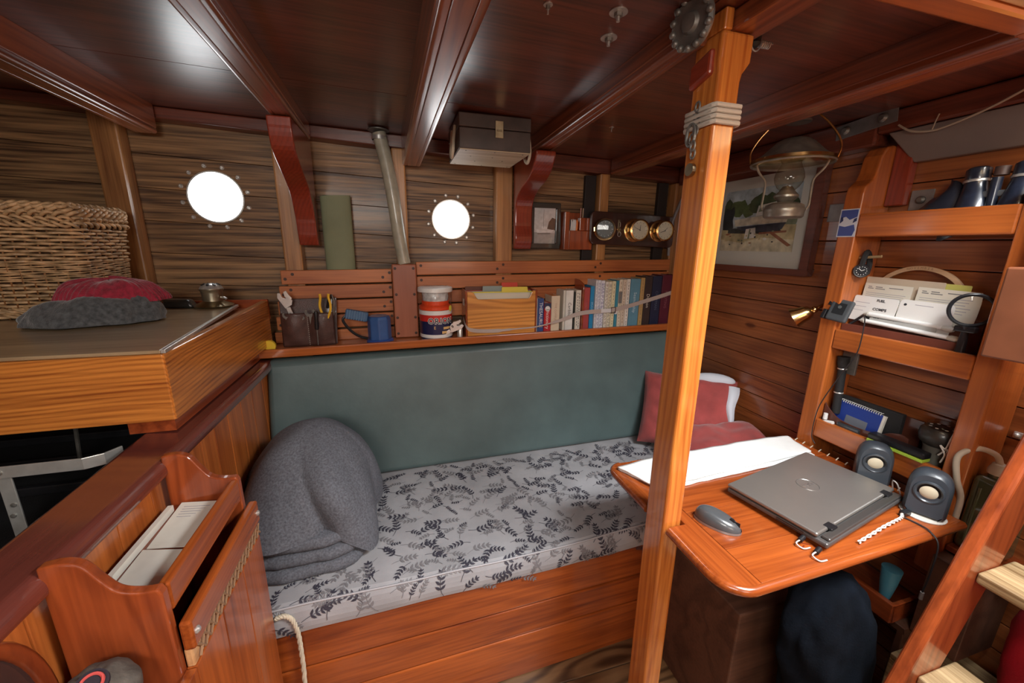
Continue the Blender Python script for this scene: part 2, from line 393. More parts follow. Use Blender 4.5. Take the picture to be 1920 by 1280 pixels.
# ================================================================== deck beams, frames, knees
BG = 'varnished deck beams under the ceiling'
def beam(name, label, xs0, xs1, y0, y1, z0, z1, h=0.075, mat=None, be=0.008, top=None):
    """xs0/xs1: (left, right) x of the underside at y0 and y1; z0/z1 underside height"""
    t0 = zc(xs0[0])-0.0005 if top is None else top
    mb = MB(); a, b = xs0; c, d = xs1
    def sec(l, r, z):
        tz = zc(l)-0.0005; q = [(l, tz), (l, z+0.020), (l+0.0022, z+0.0185)]
        for k in range(7): an = math.radians(150+k*22); q.append((l+0.0085+0.0085*math.cos(an), z+0.0085+0.0085*math.sin(an)))
        q.append((l+0.0165, z+0.0005)); q += [(l+0.018, z+0.0022), (l+0.020, z+0.0002)]
        m_ = [(r-(x_-l), z_) for x_, z_ in q[1:]]; m_.reverse()
        return q+m_+[(r, zc(r)-0.0005)]
    A_ = sec(a, b, z0); B_ = sec(c, d, z1); n = len(A_)
    mb.add([(x_, y0, z_) for x_, z_ in A_]+[(x_, y1, z_) for x_, z_ in B_], [tuple(range(n)), tuple(range(2*n-1, n-1, -1))]+[(i, i+n, (i+1) % n+n, (i+1) % n) for i in range(n)])
    return solo(name, mb, mat or W_beam('y'), label, 'deck beam', BG, smooth=True)
beam('deck_beam', 'red-brown deck beam at far left, over the wicker basket', (-0.865, -0.735), (-0.86, -0.79), -1.0, 1.80, 1.835-0.03, 1.765)
beam('deck_beam', 'red-brown deck beam running down to the dark red knee by the left porthole', (-0.315, -0.235), (-0.368, -0.298), -1.0, 1.80, 1.80, 1.785)
beam('deck_beam', 'free-ended deck beam with a pale sheen, left of the hanging wooden box', (0.125, 0.20), (0.04, 0.112), -1.0, 1.785, 1.762, 1.713)
beam('deck_beam', 'deck beam meeting the orange post and the knee right of the wooden box', (0.535, 0.579), (0.53, 0.60), 0.715, 1.80, 1.768, 1.750)
beam('deck_beam', 'deck beam behind the orange post, nearest the oil lamp', (0.985, 1.06), (1.0, 1.07), 0.456, 1.80, 1.737, 1.735)
# short carlin resting on the post
solo('carlin', MB().box(0.602, 0.668, 0.454, 0.735, 1.782, zc(0.6)-0.002), W_beam('y'), 'short dark red carlin resting on the notched top of the orange post', 'deck beam', bevel=0.004)
# bulkhead beam
solo('bulkhead_beam', MB().box(1.385, 1.4495, 0.93, 1.80, 1.705, zc(1.45)-0.001), W_ceiling('y'), 'dark beam along the top of the planked bulkhead behind the oil lamp', 'deck beam', bevel=0.006)
# clamp along the hull
mb = MB()
def zcl(x): return 1.784-0.045*x
mb.hexa([(-1.88, 1.815, zcl(-1.88)+0.0), (1.44, 1.815, zcl(1.44)), (1.44, HY-0.0005, zcl(1.44)-0.006), (-1.88, HY-0.0005, zcl(-1.88)-0.006), (-1.88, 1.815, zc(-1.88)-0.001), (1.44, 1.815, zc(1.44)-0.001), (1.44, HY-0.0005, zc(1.44)-0.001), (-1.88, HY-0.0005, zc(-1.88)-0.001)])
solo('beam_shelf', mb, W_ceiling('x'), 'dark red timber clamp running along the top of the hull planking', 'timber clamp', bevel=0.004)
# carlin beside the hatch, its underside seen top right
mb = MB().box(0.60, 0.914, 0.412, 0.4525, 1.716, 1.7995).box(0.9145, 1.384, 0.412, 0.4545, 1.716, 1.7995)
solo('hatch_carlin', mb, W_shelf('x'), 'orange-brown carlin along the edge of the bright hatch, top right', 'deck beam', bevel=0.006)
mb = MB().box(0.60, 1.384, 0.392, 0.4115, 1.722, 1.7995)
solo('hatch_trim', mb, wood((0.85, 0.62, 0.34), (0.6, 0.34, 0.14), 'x', 0.25, 0.6), 'pale varnished strip on the lower edge of the bright hatch opening', 'trim strip', bevel=0.004)

FG = 'upright frames on the hull planking'
FR = [(-0.985, -0.905, 1.80, 'broad oak hull frame left of the left porthole, above the wicker basket'),
      (-0.440, -0.372, 1.80, 'oak hull frame partly behind the dark red knee near the green cylinder'),
      (-0.004, 0.050, 1.80, 'oak hull frame beside the ribbed hose, left of the right porthole'),
      (0.437, 0.515, 1.80, 'oak hull frame right of the right porthole, behind the curved knee'),
      (0.948, 1.000, 1.80, 'oak hull frame behind the board of brass instruments'),
      (1.372, 1.42, 1.80, 'short oak hull frame in the corner by the bulkhead')]
for x0, x1, y, lb in FR:
    mb = MB().box(x0, x1, y, HY-0.0005, 0.6 if x0 > -0.9 else 0.3, zcl(x0)-0.004)
    solo('hull_frame', mb, W_oak('z'), lb, 'hull frame', FG, bevel=0.006)
# pipe like dark strips beside frame 5
solo('conduit_strip', MB().box(0.889, 0.946, 1.837, HY-0.0005, 1.33, 1.733), plain('dark_strip', (0.02, 0.013, 0.012), 0.6), 'dark painted strip beside the oak frame above the pen holder', 'strip', bevel=0.002)
solo('conduit_strip', MB().box(1.30, 1.355, 1.835, HY-0.0005, 1.33, 1.72), plain('dark_strip2', (0.025, 0.017, 0.015), 0.6), 'dark painted strip at the hull corner, right of the brass clocks', 'strip', bevel=0.002)
solo('cable', MB().tube([(1.362, 1.790, 1.36), (1.360, 1.790, 1.42), (1.362, 1.785, 1.53), (1.392, 1.780, 1.62), (1.425, 1.775, 1.69)], 0.007, 8), plain('grey_cable', (0.25, 0.24, 0.24), 0.5), 'grey cable bending up the dark corner right of the brass clocks', 'cable', smooth=True)

KG = 'curved wooden knees under the beams'
def smooth_poly(p, n=6):
    out = []; P = [Vector((*a, 0)) for a in p]
    for i in range(len(P)-1):
        p0 = P[max(i-1, 0)]; p1 = P[i]; p2 = P[i+1]; p3 = P[min(i+2, len(P)-1)]
        for k in range(n):
            t = k/n; q = 0.5*((2*p1)+(-p0+p2)*t+(2*p0-5*p1+4*p2-p3)*t*t+(-p0+3*p1-3*p2+p3)*t**3)
            out.append((q.x, q.y))
    out.append(tuple(p[-1])); return out
def knee(x0, x1, prof, ztop, lb, ybk=1.799):
    pr = smooth_poly(prof)
    poly = pr+[(ybk, prof[-1][1]), (ybk, ztop), (prof[0][0], ztop)]
    seen = []
    for p in poly:
        if not seen or (abs(p[0]-seen[-1][0])+abs(p[1]-seen[-1][1])) > 1e-4: seen.append(p)
    mb = MB().prism(seen, lambda u, v, w: (w, u, v), x0, x1)
    return solo('hanging_knee', mb, W_knee('z'), lb, 'knee', KG, bevel=0.007, seg=3)
knee(-0.370, -0.300, [(1.50, 1.757), (1.525, 1.69), (1.60, 1.64), (1.69, 1.585), (1.74, 1.50), (1.755, 1.43), (1.77, 1.39)], 1.784, 'dark red S-curved knee under the beam right of the left porthole')
knee(0.517, 0.598, [(1.50, 1.735), (1.54, 1.685), (1.60, 1.655), (1.69, 1.63), (1.755, 1.585), (1.765, 1.50), (1.755, 1.43), (1.775, 1.385)], 1.749, 'red-brown S-curved knee between the wooden box and the framed photo')

# ================================================================== the post
P0, P1, Q0, Q1 = 0.581, 0.632, 0.675, 0.745
t = thing('post', 'tall glossy orange wooden post from floor to deck beside the table', 'post', (0.61, 0.71, 0))
mb = MB()
def ring_box(zs):
    vs = []; fs = []
    for (x0, x1, y0, y1, z) in zs: vs += [(x0, y0, z), (x1, y0, z), (x1, y1, z), (x0, y1, z)]
    for i in range(len(zs)-1):
        for k in range(4): fs.append((4*i+k, 4*i+(k+1) % 4, 4*i+4+(k+1) % 4, 4*i+4+k))
    fs += [(3, 2, 1, 0), tuple(4*(len(zs)-1)+k for k in range(4))]
    return vs, fs
vs, fs = ring_box([(P0, P1, Q0, Q1, 0.0), (P0, P1, Q0, Q1, 1.70), (P0, P1+0.003, Q0, Q1, 1.715), (P0-0.002, P1+0.018, Q0, Q1, 1.735), (P0-0.002, P1+0.019, Q0, Q1, 1.781)])
mb.add(vs, fs)
part('shaft', mb, W_post('z'), t, bevel=0.006, seg=3)
mb = MB().box(0.5812, 0.600, Q0+0.001, Q1-0.001, 1.7812, zc(0.6)-0.001)
part('tenon', mb, W_post('z'), t, bevel=0.003)
mb = MB().hexa([(0.570, 0.690, 1.715), (0.586, 0.690, 1.715), (0.586, 0.744, 1.700), (0.570, 0.744, 1.700), (0.570, 0.690, 1.757), (0.586, 0.690, 1.757), (0.586, 0.744, 1.742), (0.570, 0.744, 1.742)])
part('peg_block', mb, W_knee('y'), t, bevel=0.005)
# cord band
t = thing('cord_lashing', 'grey cord lashing wound three times around the upper part of the post', 'lashing', (0.607, 0.71, 1.625))
for k in range(4):
    z = 1.630+k*0.0095; e = 0.0051
    pts = []
    for (x, y) in ((P0-e, Q0-e), (P1+e, Q0-e), (P1+e, Q1+e), (P0-e, Q1+e)): pts.append((x, y, z))
    mbb = MB(); n = len(pts); ring = []
    for i in range(4):
        a = Vector(pts[i]); b = Vector(pts[(i+1) % 4])
        for s_ in (0.06, 0.35, 0.65, 0.94): ring.append(a.lerp(b, s_))
    mbb.tube(ring, 0.0045, 8, closed=True)
    part('cord', mbb, plain('grey_cord', (0.56, 0.50, 0.42), 0.8, bump=0.4), t, smooth=True)
# keys and chain on the post's left face
t = thing('key_chain', 'small bunch of dull metal shackles on a chain hanging on the post below the lashing', 'chain', (0.576, 0.715, 1.60))
for i in range(7):
    z = 1.665-i*0.014; y = 0.712+0.004*math.sin(i*2)
    ring = [(0.5725+0.003*math.sin(i), y+0.006*math.cos(a), z+0.009*math.sin(a)) for a in [2*PI*k/10 for k in range(10)]]
    part('link', MB().tube(ring, 0.0022, 6, closed=True), DULL, t, smooth=True)
part('shackle', MB().tube([(0.572, 0.722+0.012*math.cos(a), 1.617+0.02*math.sin(a)) for a in [2*PI*k/14 for k in range(14)]], 0.0035, 6, closed=True), DULL, t, smooth=True)
part('tag', MB().cyl((0.568, 0.712, 1.552), (0.576, 0.712, 1.552), 0.012, 16), OLDBRASS, t)
# round cast medallion
t = thing('medallion', 'round dark cast-metal medallion fixed on the beam beside the top of the post', 'medallion', (0.56, 0.69, 1.74))
ctr = Vector((0.530, 0.692, 1.788)); ax = Vector((-1, -0.22, -0.12)).normalized()
mb = MB().lathe([(0.0, 0.0), (0.036, 0.0), (0.043, 0.004), (0.043, 0.008), (0.037, 0.012), (0.030, 0.009), (0.018, 0.011), (0.014, 0.017), (0.0, 0.019)], ctr, ax, 32)
part('disc', mb, DULL, t, smooth=True)
u = ax.orthogonal().normalized(); v = ax.cross(u)
for k in range(14):
    a = 2*PI*k/14; c = ctr+ax*0.011+(u*math.cos(a)+v*math.sin(a))*0.038
    part('boss', MB().sphere(c, 0.0065, 10, 6), DULL, t, smooth=True)

# ================================================================== shelf above the bench
def zs(x): return 0.990+0.0165*(x+0.5)      # shelf surface
SX0, SX1 = -0.53, 1.448
mb = MB()
mb.hexa([(SX0, 1.648, zs(SX0)-0.018), (SX1, 1.648, zs(SX1)-0.018), (SX1, 1.80, zs(SX1)-0.018), (SX0, 1.80, zs(SX0)-0.018), (SX0, 1.648, zs(SX0)), (SX1, 1.648, zs(SX1)), (SX1, 1.80, zs(SX1)), (SX0, 1.80, zs(SX0))])
t = thing('book_shelf', 'long narrow varnished shelf with a low front lip above the grey backrest', 'shelf', (0.45, 1.7, 0.97))
part('shelf_board', mb, W_slat('x'), t)
def lip(x0, x1):
    return MB().hexa([(x0, 1.628, zs(x0)-0.02), (x1, 1.628, zs(x1)-0.02), (x1, 1.6475, zs(x1)-0.02), (x0, 1.6475, zs(x0)-0.02), (x0, 1.628, zs(x0)+0.013), (x1, 1.628, zs(x1)+0.013), (x1, 1.6475, zs(x1)+0.013), (x0, 1.6475, zs(x0)+0.013)])
part('front_lip', lip(SX0, SX1), W_shelf('x'), t, bevel=0.004)
# slatted ceiling strips behind the shelf
def slat(x0, x1, z0, h, lb, plugs, grp='horizontal slats behind the shelf'):
    s = 0.0128
    mb = MB().hexa([(x0, 1.782, z0+s*x0), (x1, 1.782, z0+s*x1), (x1, 1.7995, z0+s*x1), (x0, 1.7995, z0+s*x0), (x0, 1.782, z0+h+s*x0), (x1, 1.782, z0+h+s*x1), (x1, 1.7995, z0+h+s*x1), (x0, 1.7995, z0+h+s*x0)])
    o = solo('slat', mb, W_slat('x'), lb, 'slat', grp, bevel=0.0025)
    for px in plugs:
        for dz, dx in ((0.38, -0.02), (0.72, 0.008)):
            c = (px+dx, 1.7823, z0+h*dz+s*px)
            part('bung', MB().lathe([(0.0062, 0.002), (0.0062, -0.0012), (0, -0.0012)], c, (0, 1, 0), 12), PLUG, o)
ordn = ['topmost', 'second from the top', 'third from the top', 'fourth from the top', 'lowest']
for i in range(5):
    z0 = 1.240-i*0.0625
    slat(-0.455-0.012*i, -0.028, z0+(0.008 if i == 4 else 0), 0.056 if i < 4 else 0.046, 'short varnished slat left of the brown cover board, %s' % ordn[i], [-0.42-0.012*i, -0.045] if i < 4 else [])
    if i < 4: slat(0.0755, 1.372, z0+0.028, 0.056, 'long varnished slat right of the brown cover board, %s' % ordn[i], [0.088, 0.46, 0.96] if i < 2 else [0.46])
# cover board
mb = MB().box(-0.026, 0.074, 1.742, 1.7815, zs(0.08)+0.001, 1.318)
t = solo('cover_board', mb, wood((0.40, 0.13, 0.065), (0.26, 0.07, 0.035), 'z', 0.4, 0.2, 4, 0.2, 0.3), 'upright brown cover board with dark screws between the torch and the white tub', 'board', bevel=0.005)
for (x, z) in ((-0.013, 1.30), (0.062, 1.30), (-0.013, 1.19), (0.062, 1.19), (-0.013, 1.09), (0.062, 1.09), (-0.013, 1.02), (0.062, 1.02)):
    part('screw', MB().lathe([(0.006, 0.001), (0.006, -0.0015), (0, -0.002)], (x, 1.742, z), (0, 1, 0), 12), PLUG, t)
# ribbed hose
pts = []; rr = []
n = 150
for i in range(n):
    s_ = i/(n-1); x = -0.045+0.078*s_+0.006*math.sin(s_*5); z = 1.822-(1.822-1.319)*s_
    pts.append((x, 1.762-0.012*math.sin(s_*PI)*0, z)); rr.append(0.0255+0.0016*(i % 2))
t = thing('ribbed_hose', 'pale ribbed hose running down from the ceiling to the brown cover board', 'hose', (0.0, 1.762, 1.32))
part('hose', MB().tube(pts, rr, 20), plain('hose', (0.42, 0.40, 0.31), 0.4, var=0.2, vs=25, coat=0.3), t, smooth='all')
part('clamp', MB().lathe([(0.0285, 0), (0.0285, 0.014), (0.0275, 0.014), (0.0275, 0)], (-0.044, 1.762, 1.795), (0, 0, 1), 24), METAL, t, smooth=True)
part('flange', MB().lathe([(0.04, 0), (0.04, 0.004), (0, 0.004)], (-0.046, 1.762, 1.828), (0, 0, 1), 24), DULL, t, smooth=True)

# ================================================================== bench with backrest and mattress
def byf(x): return 0.935+0.033*(x+0.345)
t = thing('bench', 'varnished red-brown wooden settee bench with long horizontal front boards', 'bench', (0.45, 1.2, 0))
BX0, BX1 = -0.498, 1.448
zrows = [(0.0, 0.168), (0.174, 0.280), (0.286, 0.405)]
mb = MB()
for (a, b) in zrows:
    mb.hexa([(BX0, byf(BX0), a), (BX1, byf(BX1), a), (BX1, byf(BX1)+0.02, a), (BX0, byf(BX0)+0.02, a), (BX0, byf(BX0), b), (BX1, byf(BX1), b), (BX1, byf(BX1)+0.02, b), (BX0, byf(BX0)+0.02, b)])
part('front_board', mb, W_bench('x'), t, bevel=0.004)
mb = MB()
for (a, b, x0, x1) in ((0.232, 0.241, BX0, 0.28), (0.112, 0.121, BX0, 0.28), (0.232, 0.241, 0.52, 0.75), (0.112, 0.121, 0.5, 0.72)):
    pass
mb = MB().box(BX0, BX1, 0.98, 1.79, 0.385, 0.402)
part('seat_board', mb, W_bench('x'), t)
# mattress with its printed leaf sprigs
mt = thing('mattress', 'long thin mattress in pale grey fabric printed with dark leaf sprigs', 'mattress', (0.45, 1.2, 0.405))
MX0, MX1 = -0.49, 1.44
def mat_xyz(x, s, off=0.0):
    """s: distance from the back edge (y=1.515) over the top, round the front edge and down"""
    yb = 1.53+0.02*x; yf = byf(x)-0.006; r = 0.022
    top = 0.488+0.006*math.sin(x*5.1)*math.sin(s*9)+0.004*noise.noise(Vector((x*6, s*8, 0)))
    L1 = yb-yf-r
    if s < L1: return Vector((x, yb-s, top+off))
    a = (s-L1)/r
    if a < PI/2: return Vector((x, yf+r-math.sin(a)*(r+off), top-r+math.cos(a)*(r+off)))
    d = s-L1-r*PI/2
    bul = 0.006*math.sin(min(1, d/0.06)*PI)
    return Vector((x, yf-off-bul, top-r-d))
LS = 0.66
mb = MB()
nx, ns = 150, 46
def msurf(u, v):
    x = MX0+(MX1-MX0)*u; yb = 1.53+0.02*x; L1 = yb-(byf(x)-0.006)-0.022; tot = L1+0.022*PI/2+0.056
    return mat_xyz(x, tot*v)
mb.surf(msurf, nx, ns)
k = len(mb.v)
# close the back, bottom and ends
ring0 = [k-nx+i for i in range(nx)]
vs = []; 
for i in range(nx):
    x = MX0+(MX1-MX0)*i/(nx-1); vs.append((x, 1.53+0.02*x, 0.4055))
mb.add(vs, [])
for i in range(nx-1):
    mb.f.append((ring0[i], ring0[i+1], k+i+1, k+i)); mb.m.append(0)
    mb.f.append((i+1, i, k+i, k+i+1)); mb.m.append(0)
for e in (0, nx-1):
    mb.f.append(tuple([j*nx+e for j in range(ns)]+[k+e])); mb.m.append(0)
# sprigs
def leaf(cx, cs, ang, ln, wd, mi):
    mb.mi = mi; c, s_ = math.cos(ang), math.sin(ang); pts = []
    for (a, b) in ((0, 0), (0.28, 0.42), (0.62, 0.40), (1, 0), (0.62, -0.36), (0.28, -0.42)):
        px = a*ln; py = b*wd; pts.append(mat_xyz(cx+px*c-py*s_, cs+px*s_+py*c, 0.0016))
    mb.add(pts, [(0, 1, 2, 3), (0, 3, 4, 5)])
def sprig(x, s, ang, size, mi, curve):
    n = 5; px, ps, a = x, s, ang; st = size/n; prev = (px, ps)
    for i in range(n):
        nxp = px+math.cos(a)*st; nsp = ps+math.sin(a)*st
        mb.mi = mi; wdt = 0.0007
        nx_, ny_ = -math.sin(a)*wdt, math.cos(a)*wdt
        mb.add([mat_xyz(px+nx_, ps+ny_, 0.0015), mat_xyz(px-nx_, ps-ny_, 0.0015), mat_xyz(nxp-nx_, nsp-ny_, 0.0015), mat_xyz(nxp+nx_, nsp+ny_, 0.0015)], [(0, 1, 2, 3)])
        px, ps = nxp, nsp; a += curve
        if i > 0:
            ll = size*0.29*(1-0.06*i); ww = ll*0.46
            leaf(px, ps, a+0.85, ll, ww, mi); leaf(px, ps, a-0.85, ll, ww, mi)
    leaf(px, ps, a, size*0.25, size*0.10, mi)
rnd = random.Random(5); placed = []
tries = 0
while len(placed) < 620 and tries < 60000:
    tries += 1
    x = rnd.uniform(MX0+0.06, MX1-0.05); s = rnd.uniform(0.03, 0.66); big = rnd.random() < 0.75
    size = rnd.uniform(0.055, 0.075) if big else rnd.uniform(0.035, 0.05)
    if x > 1.0 and s < 0.1: pass
    if any((x-a)**2+(s-b)**2 < (0.5*(size+c))**2*0.34 for a, b, c in placed): continue
    ang = rnd.choice([-0.9, -0.3, -2.2, -1.5, 0.4, 2.6, 3.4])+rnd.uniform(-0.35, 0.35)
    if s+math.sin(ang)*size*1.3 < 0.03 or s+math.sin(ang)*size*1.3 > 0.662: continue
    if not (MX0+0.02 < x+math.cos(ang)*size*1.3 < MX1-0.02): continue
    placed.append((x, s, size)); sprig(x, s, ang, size, 1 if rnd.random() < 0.55 else 2, rnd.choice([-0.16, 0.16, 0.08]))
F0 = plain('mattress_cloth', (0.36, 0.355, 0.37), 0.65, var=0.14, vs=9, bump=0.25, bs=900, sheen=0.3)
F1 = plain('leaf_dark', (0.045, 0.042, 0.060), 0.6); F2 = plain('leaf_mid', (0.20, 0.19, 0.20), 0.6)
part('cover', mb, [F0, F1, F2], mt)
mb = MB(); pts = []
for i in range(100):
    x = MX0+(MX1-MX0)*i/99; pts.append(mat_xyz(x, 1.53+0.02*x-byf(x)+0.006-0.006, 0.0015))
part('piping', MB().tube(pts, 0.003, 6), plain('piping', (0.42, 0.41, 0.43), 0.6), mt, smooth=True)
# backrest
mb = MB()
def bb(x0, x1):
    def yb_(x): return 1.50+0.02*x
    return MB().hexa([(x0, yb_(x0), 0.492), (x1, yb_(x1), 0.492), (x1, yb_(x1)+0.06, 0.492), (x0, yb_(x0)+0.06, 0.492), (x0, 1.608, zs(x0)-0.028), (x1, 1.608, zs(x1)-0.030), (x1, 1.668, zs(x1)-0.030), (x0, 1.668, zs(x0)-0.028)])
solo('backrest_cushion', bb(-0.498, 1.435), plain('vinyl', (0.078, 0.118, 0.118), 0.40, var=0.16, vs=6, bump=0.15, bs=60), 'long grey-green vinyl backrest cushion along the bench', 'backrest', bevel=0.022, seg=5, smooth=True)

# ================================================================== left: galley counter, partition and letter rack
PX = -0.50
t = thing('partition', 'low wooden partition with a thick dark cap rail between the galley and the bench', 'partition', (-0.52, 0.95, 0))
mb = MB(); y = 0.04
seams = [-0.3, -0.15, 0.0, 0.15, 0.30, 0.45, 0.575, 0.66, 0.76, 0.86, 0.97, 1.075, 1.15, 1.24, 1.34, 1.44, 1.55, 1.64]
for a, b in zip(seams[:-1], seams[1:]): mb.box(-0.52, PX, a+0.0008, b-0.0008, 0.0, 0.93)
part('panel', mb, W_panel('z'), t, bevel=0.002)
prof = [(-0.612, 0.925), (-0.484, 0.925), (-0.478, 0.935), (-0.480, 0.952), (-0.490, 0.962), (-0.602, 0.966), (-0.614, 0.955)]
mb = MB().prism(prof, lambda u, v, w_: (u+(0.040*max(0.0, (1.1-w_)/0.8) if u < -0.59 else 0), w_, v), 0.30, 1.64)
part('cap_rail', mb, wood((0.17, 0.042, 0.03), (0.06, 0.014, 0.011), 'y', 0.22, 1.0, 4, 0.2, 0.3, 0.25, coatr=0.10), t, bevel=0.006, seg=3)

# dark oval pad coloured as a shaded hand hole, near the camera end, pale lip
mb = MB(); pts = [(-0.497, 0.500+0.072*math.cos(a), 0.775+0.15*math.sin(a)) for a in [2*PI*k/40 for k in range(40)]]
part('hole_rim', MB().tube(pts, 0.010, 10, closed=True), W_rack('z'), t, smooth=True)
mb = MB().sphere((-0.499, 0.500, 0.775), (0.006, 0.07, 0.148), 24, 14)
part('recess_shade_pad', mb, plain('recess', (0.045, 0.03, 0.028), 0.2, coat=0.8), t, smooth=True)

# counter
t = thing('galley_counter', 'galley counter with worn brown top and broad pine fascia, under the wicker basket', 'counter', (-0.95, 1.4, 1.0))
mb = MB().box(-1.89, -0.502, 0.995, 1.018, 1.006, 1.160)
part('front_fascia', mb, W_pine('x'), t, bevel=0.003)
mb = MB().box(-0.5225, -0.5, 1.0185, 1.735, 0.9665, 1.172)
mb = MB().hexa([(-0.5225, 1.0185, 1.006), (-0.5, 0.9955, 1.006), (-0.5, 1.735, 1.006), (-0.5225, 1.735, 1.006), (-0.5225, 1.0185, 1.160), (-0.5, 0.9955, 1.160), (-0.5, 1.735, 1.178), (-0.5225, 1.735, 1.178)])
part('end_fascia', mb, W_pine('y'), t, bevel=0.003)
mb = MB().hexa([(-1.89, 1.0185, 1.135), (-0.5235, 1.0185, 1.135), (-0.5235, 1.79, 1.135), (-1.89, 1.79, 1.135), (-1.89, 1.0185, 1.150), (-0.5235, 1.0185, 1.150), (-0.5235, 1.79, 1.150), (-1.89, 1.79, 1.150)])
part('worktop', mb, W_slat('x'), t)
mb = MB().prism([(-1.89, 1.0), (-0.507, 1.0), (-0.600, 1.70), (-1.89, 1.70)], lambda u, v, w_: (u, v, w_), 1.1605, 1.1685)
part('lid_board', mb, W_counter('x'), t, bevel=0.002)
mb = MB().prism([(-0.507, 1.0), (-0.498, 1.0), (-0.588, 1.70), (-0.599, 1.70)], lambda u, v, w_: (u, v, w_), 1.161, 1.1695)
part('lid_edging', mb, ALU, t, bevel=0.001)
mb = MB().box(-1.89, -0.5, 1.735, 1.752, 1.10, 1.182)
part('back_fiddle', mb, W_rack('x'), t, bevel=0.003)
t = solo('under_counter_post', MB().box(-0.612, -0.5215, 1.03, 1.72, 0.967, 1.0055), W_rack('y'), 'dark red packing strip between the counter end and the partition cap rail', 'packing strip')
# stove with guard bar
t = thing('stove', 'black galley stove with a flat dark top, in the gap under the counter', 'stove', (-1.2, 1.1, 0))
part('body', MB().box(-1.86, -0.64, 0.60, 1.72, 0.0, 0.76), BLACKM, t, bevel=0.01)
part('top_plate', MB().box(-1.87, -0.635, 0.59, 1.73, 0.7605, 0.775), plain('rubber', (0.015, 0.015, 0.016), 0.55, bump=1.0, bs=500), t, bevel=0.004)
for k in range(3):
    part('rib', MB().box(-1.8, -0.66, 1.15+k*0.16, 1.165+k*0.16, 0.776, 0.80), BLACK, t, bevel=0.003)
part('flue_rod', MB().tube([(-0.9, 1.30, 0.776), (-0.88, 1.29, 0.93), (-0.82, 1.28, 0.965)], 0.005, 8), DULL, t, smooth=True)
mb = MB(); pts = [(-1.6, 0.97), (-0.66, 0.97), (-0.635, 0.985), (-0.622, 1.01)]
b_ = thing('guard_bar', 'flat aluminium guard bar with a bolted upright, in front of the black stove', 'guard bar', (-0.9, 0.97, 0.93))
poly = [(-1.6, 0.965), (-0.665, 0.965), (-0.635, 0.98), (-0.618, 1.01), (-0.622, 1.012), (-0.638, 0.984), (-0.666, 0.969), (-1.6, 0.969)]
part('bar', MB().prism(poly, lambda u, v, w_: (u, v, w_), 0.924, 0.950), ALU, b_, bevel=0.001)
part('upright', MB().box(-0.812, -0.788, 0.9695, 0.973, 0.7755, 0.923), ALU, b_, bevel=0.001)
part('upright', MB().box(-1.262, -1.238, 0.9695, 0.973, 0.7755, 0.923), ALU, b_, bevel=0.001)
for p in ((-0.800, 0.965, 0.937), (-0.797, 0.9695, 0.86), (-0.803, 0.9695, 0.835)):
    part('bolt', MB().lathe([(0.005, 0), (0.005, -0.002), (0, -0.003)], p, (0, 1, 0), 12), DULL, b_)

# letter rack on the partition
t = thing('letter_rack', 'wooden letter rack with scrolled ends screwed to the partition, holding white papers', 'letter rack', (-0.42, 0.75, 0.60))
pr = smooth_poly([(-0.4865, 0.972), (-0.462, 0.974), (-0.440, 0.965), (-0.424, 0.938), (-0.408, 0.915), (-0.385, 0.906), (-0.362, 0.905)], 5)
poly = pr+[(-0.358, 0.895), (-0.356, 0.70), (-0.372, 0.62), (-0.4865, 0.60)]
for ya, yb in ((0.590, 0.606), (0.886, 0.902)):
    part('end_board', MB().prism(poly, lambda u, v, w_: (u, w_, v), ya, yb), W_rack('z'), t, bevel=0.004, seg=3)
part('front_bar', MB().box(-0.372, -0.357, 0.6065, 0.8855, 0.850, 0.901), W_table('y'), t, bevel=0.004)
part('tray_floor', MB().box(-0.4865, -0.373, 0.6065, 0.8855, 0.852, 0.858), W_rack('y'), t)
part('back_board', MB().box(-0.4868, -0.482, 0.6065, 0.8855, 0.61, 0.80), W_panel('z'), t)
part('lower_floor', MB().box(-0.481, -0.345, 0.6065, 0.8855, 0.62, 0.63), plain('inside_dark', (0.05, 0.025, 0.015), 0.7), t)
mb = MB().box(-0.352, -0.335, 0.596, 0.905, 0.779, 0.832)
part('lower_bar', mb, W_table('y'), t, bevel=0.004)
for yy in (0.607, 0.893):
    part('bolt', MB().lathe([(0.006, 0), (0.006, 0.002), (0.003, 0.005), (0, 0.005)], (-0.335, yy, 0.806), (1, 0, 0), 12), METAL, t, smooth=True)
# papers
pp = [((-0.462, 0.752, 0.8595), (0.072, -0.012, 0.0), (-0.002, 0.130, 0.004), 'folded white leaflet with grey lines lying in the far half of the letter rack'),
      ((-0.464, 0.634, 0.8595), (0.085, -0.020, 0.0), (0.0, 0.112, 0.003), 'blank white sheet lying in the near half of the letter rack')]
for o, a, b, lb in pp:
    o, a, b = Vector(o), Vector(a), Vector(b); nrm = a.cross(b).normalized()*0.0015
    mb = MB().hexa([o, o+a, o+a+b, o+b, o+nrm, o+a+nrm, o+a+b+nrm, o+b+nrm])
    q = thing('paper_sheet', lb, 'paper', tuple(o), 'papers in the letter rack')
    part('sheet', mb, PAPER, q)
    if 'lines' in lb:
        for k in range(5):
            p0 = o+nrm*1.15+b*(0.88-0.06*k)+a*0.15; mm = frame(p0, a, b)
            part('writing', MB().box(0, 0.05-0.006*k, 0, 0.0012, 0, 0.0002, mm), plain('pale_ink', (0.35, 0.33, 0.38), 0.8), q)
solo('paper_sheet', MB().box(-0.4795, -0.4705, 0.68, 0.865, 0.8585, 0.872), PAPER, 'narrow white card edge lying along the back of the letter rack', 'paper', 'papers in the letter rack')
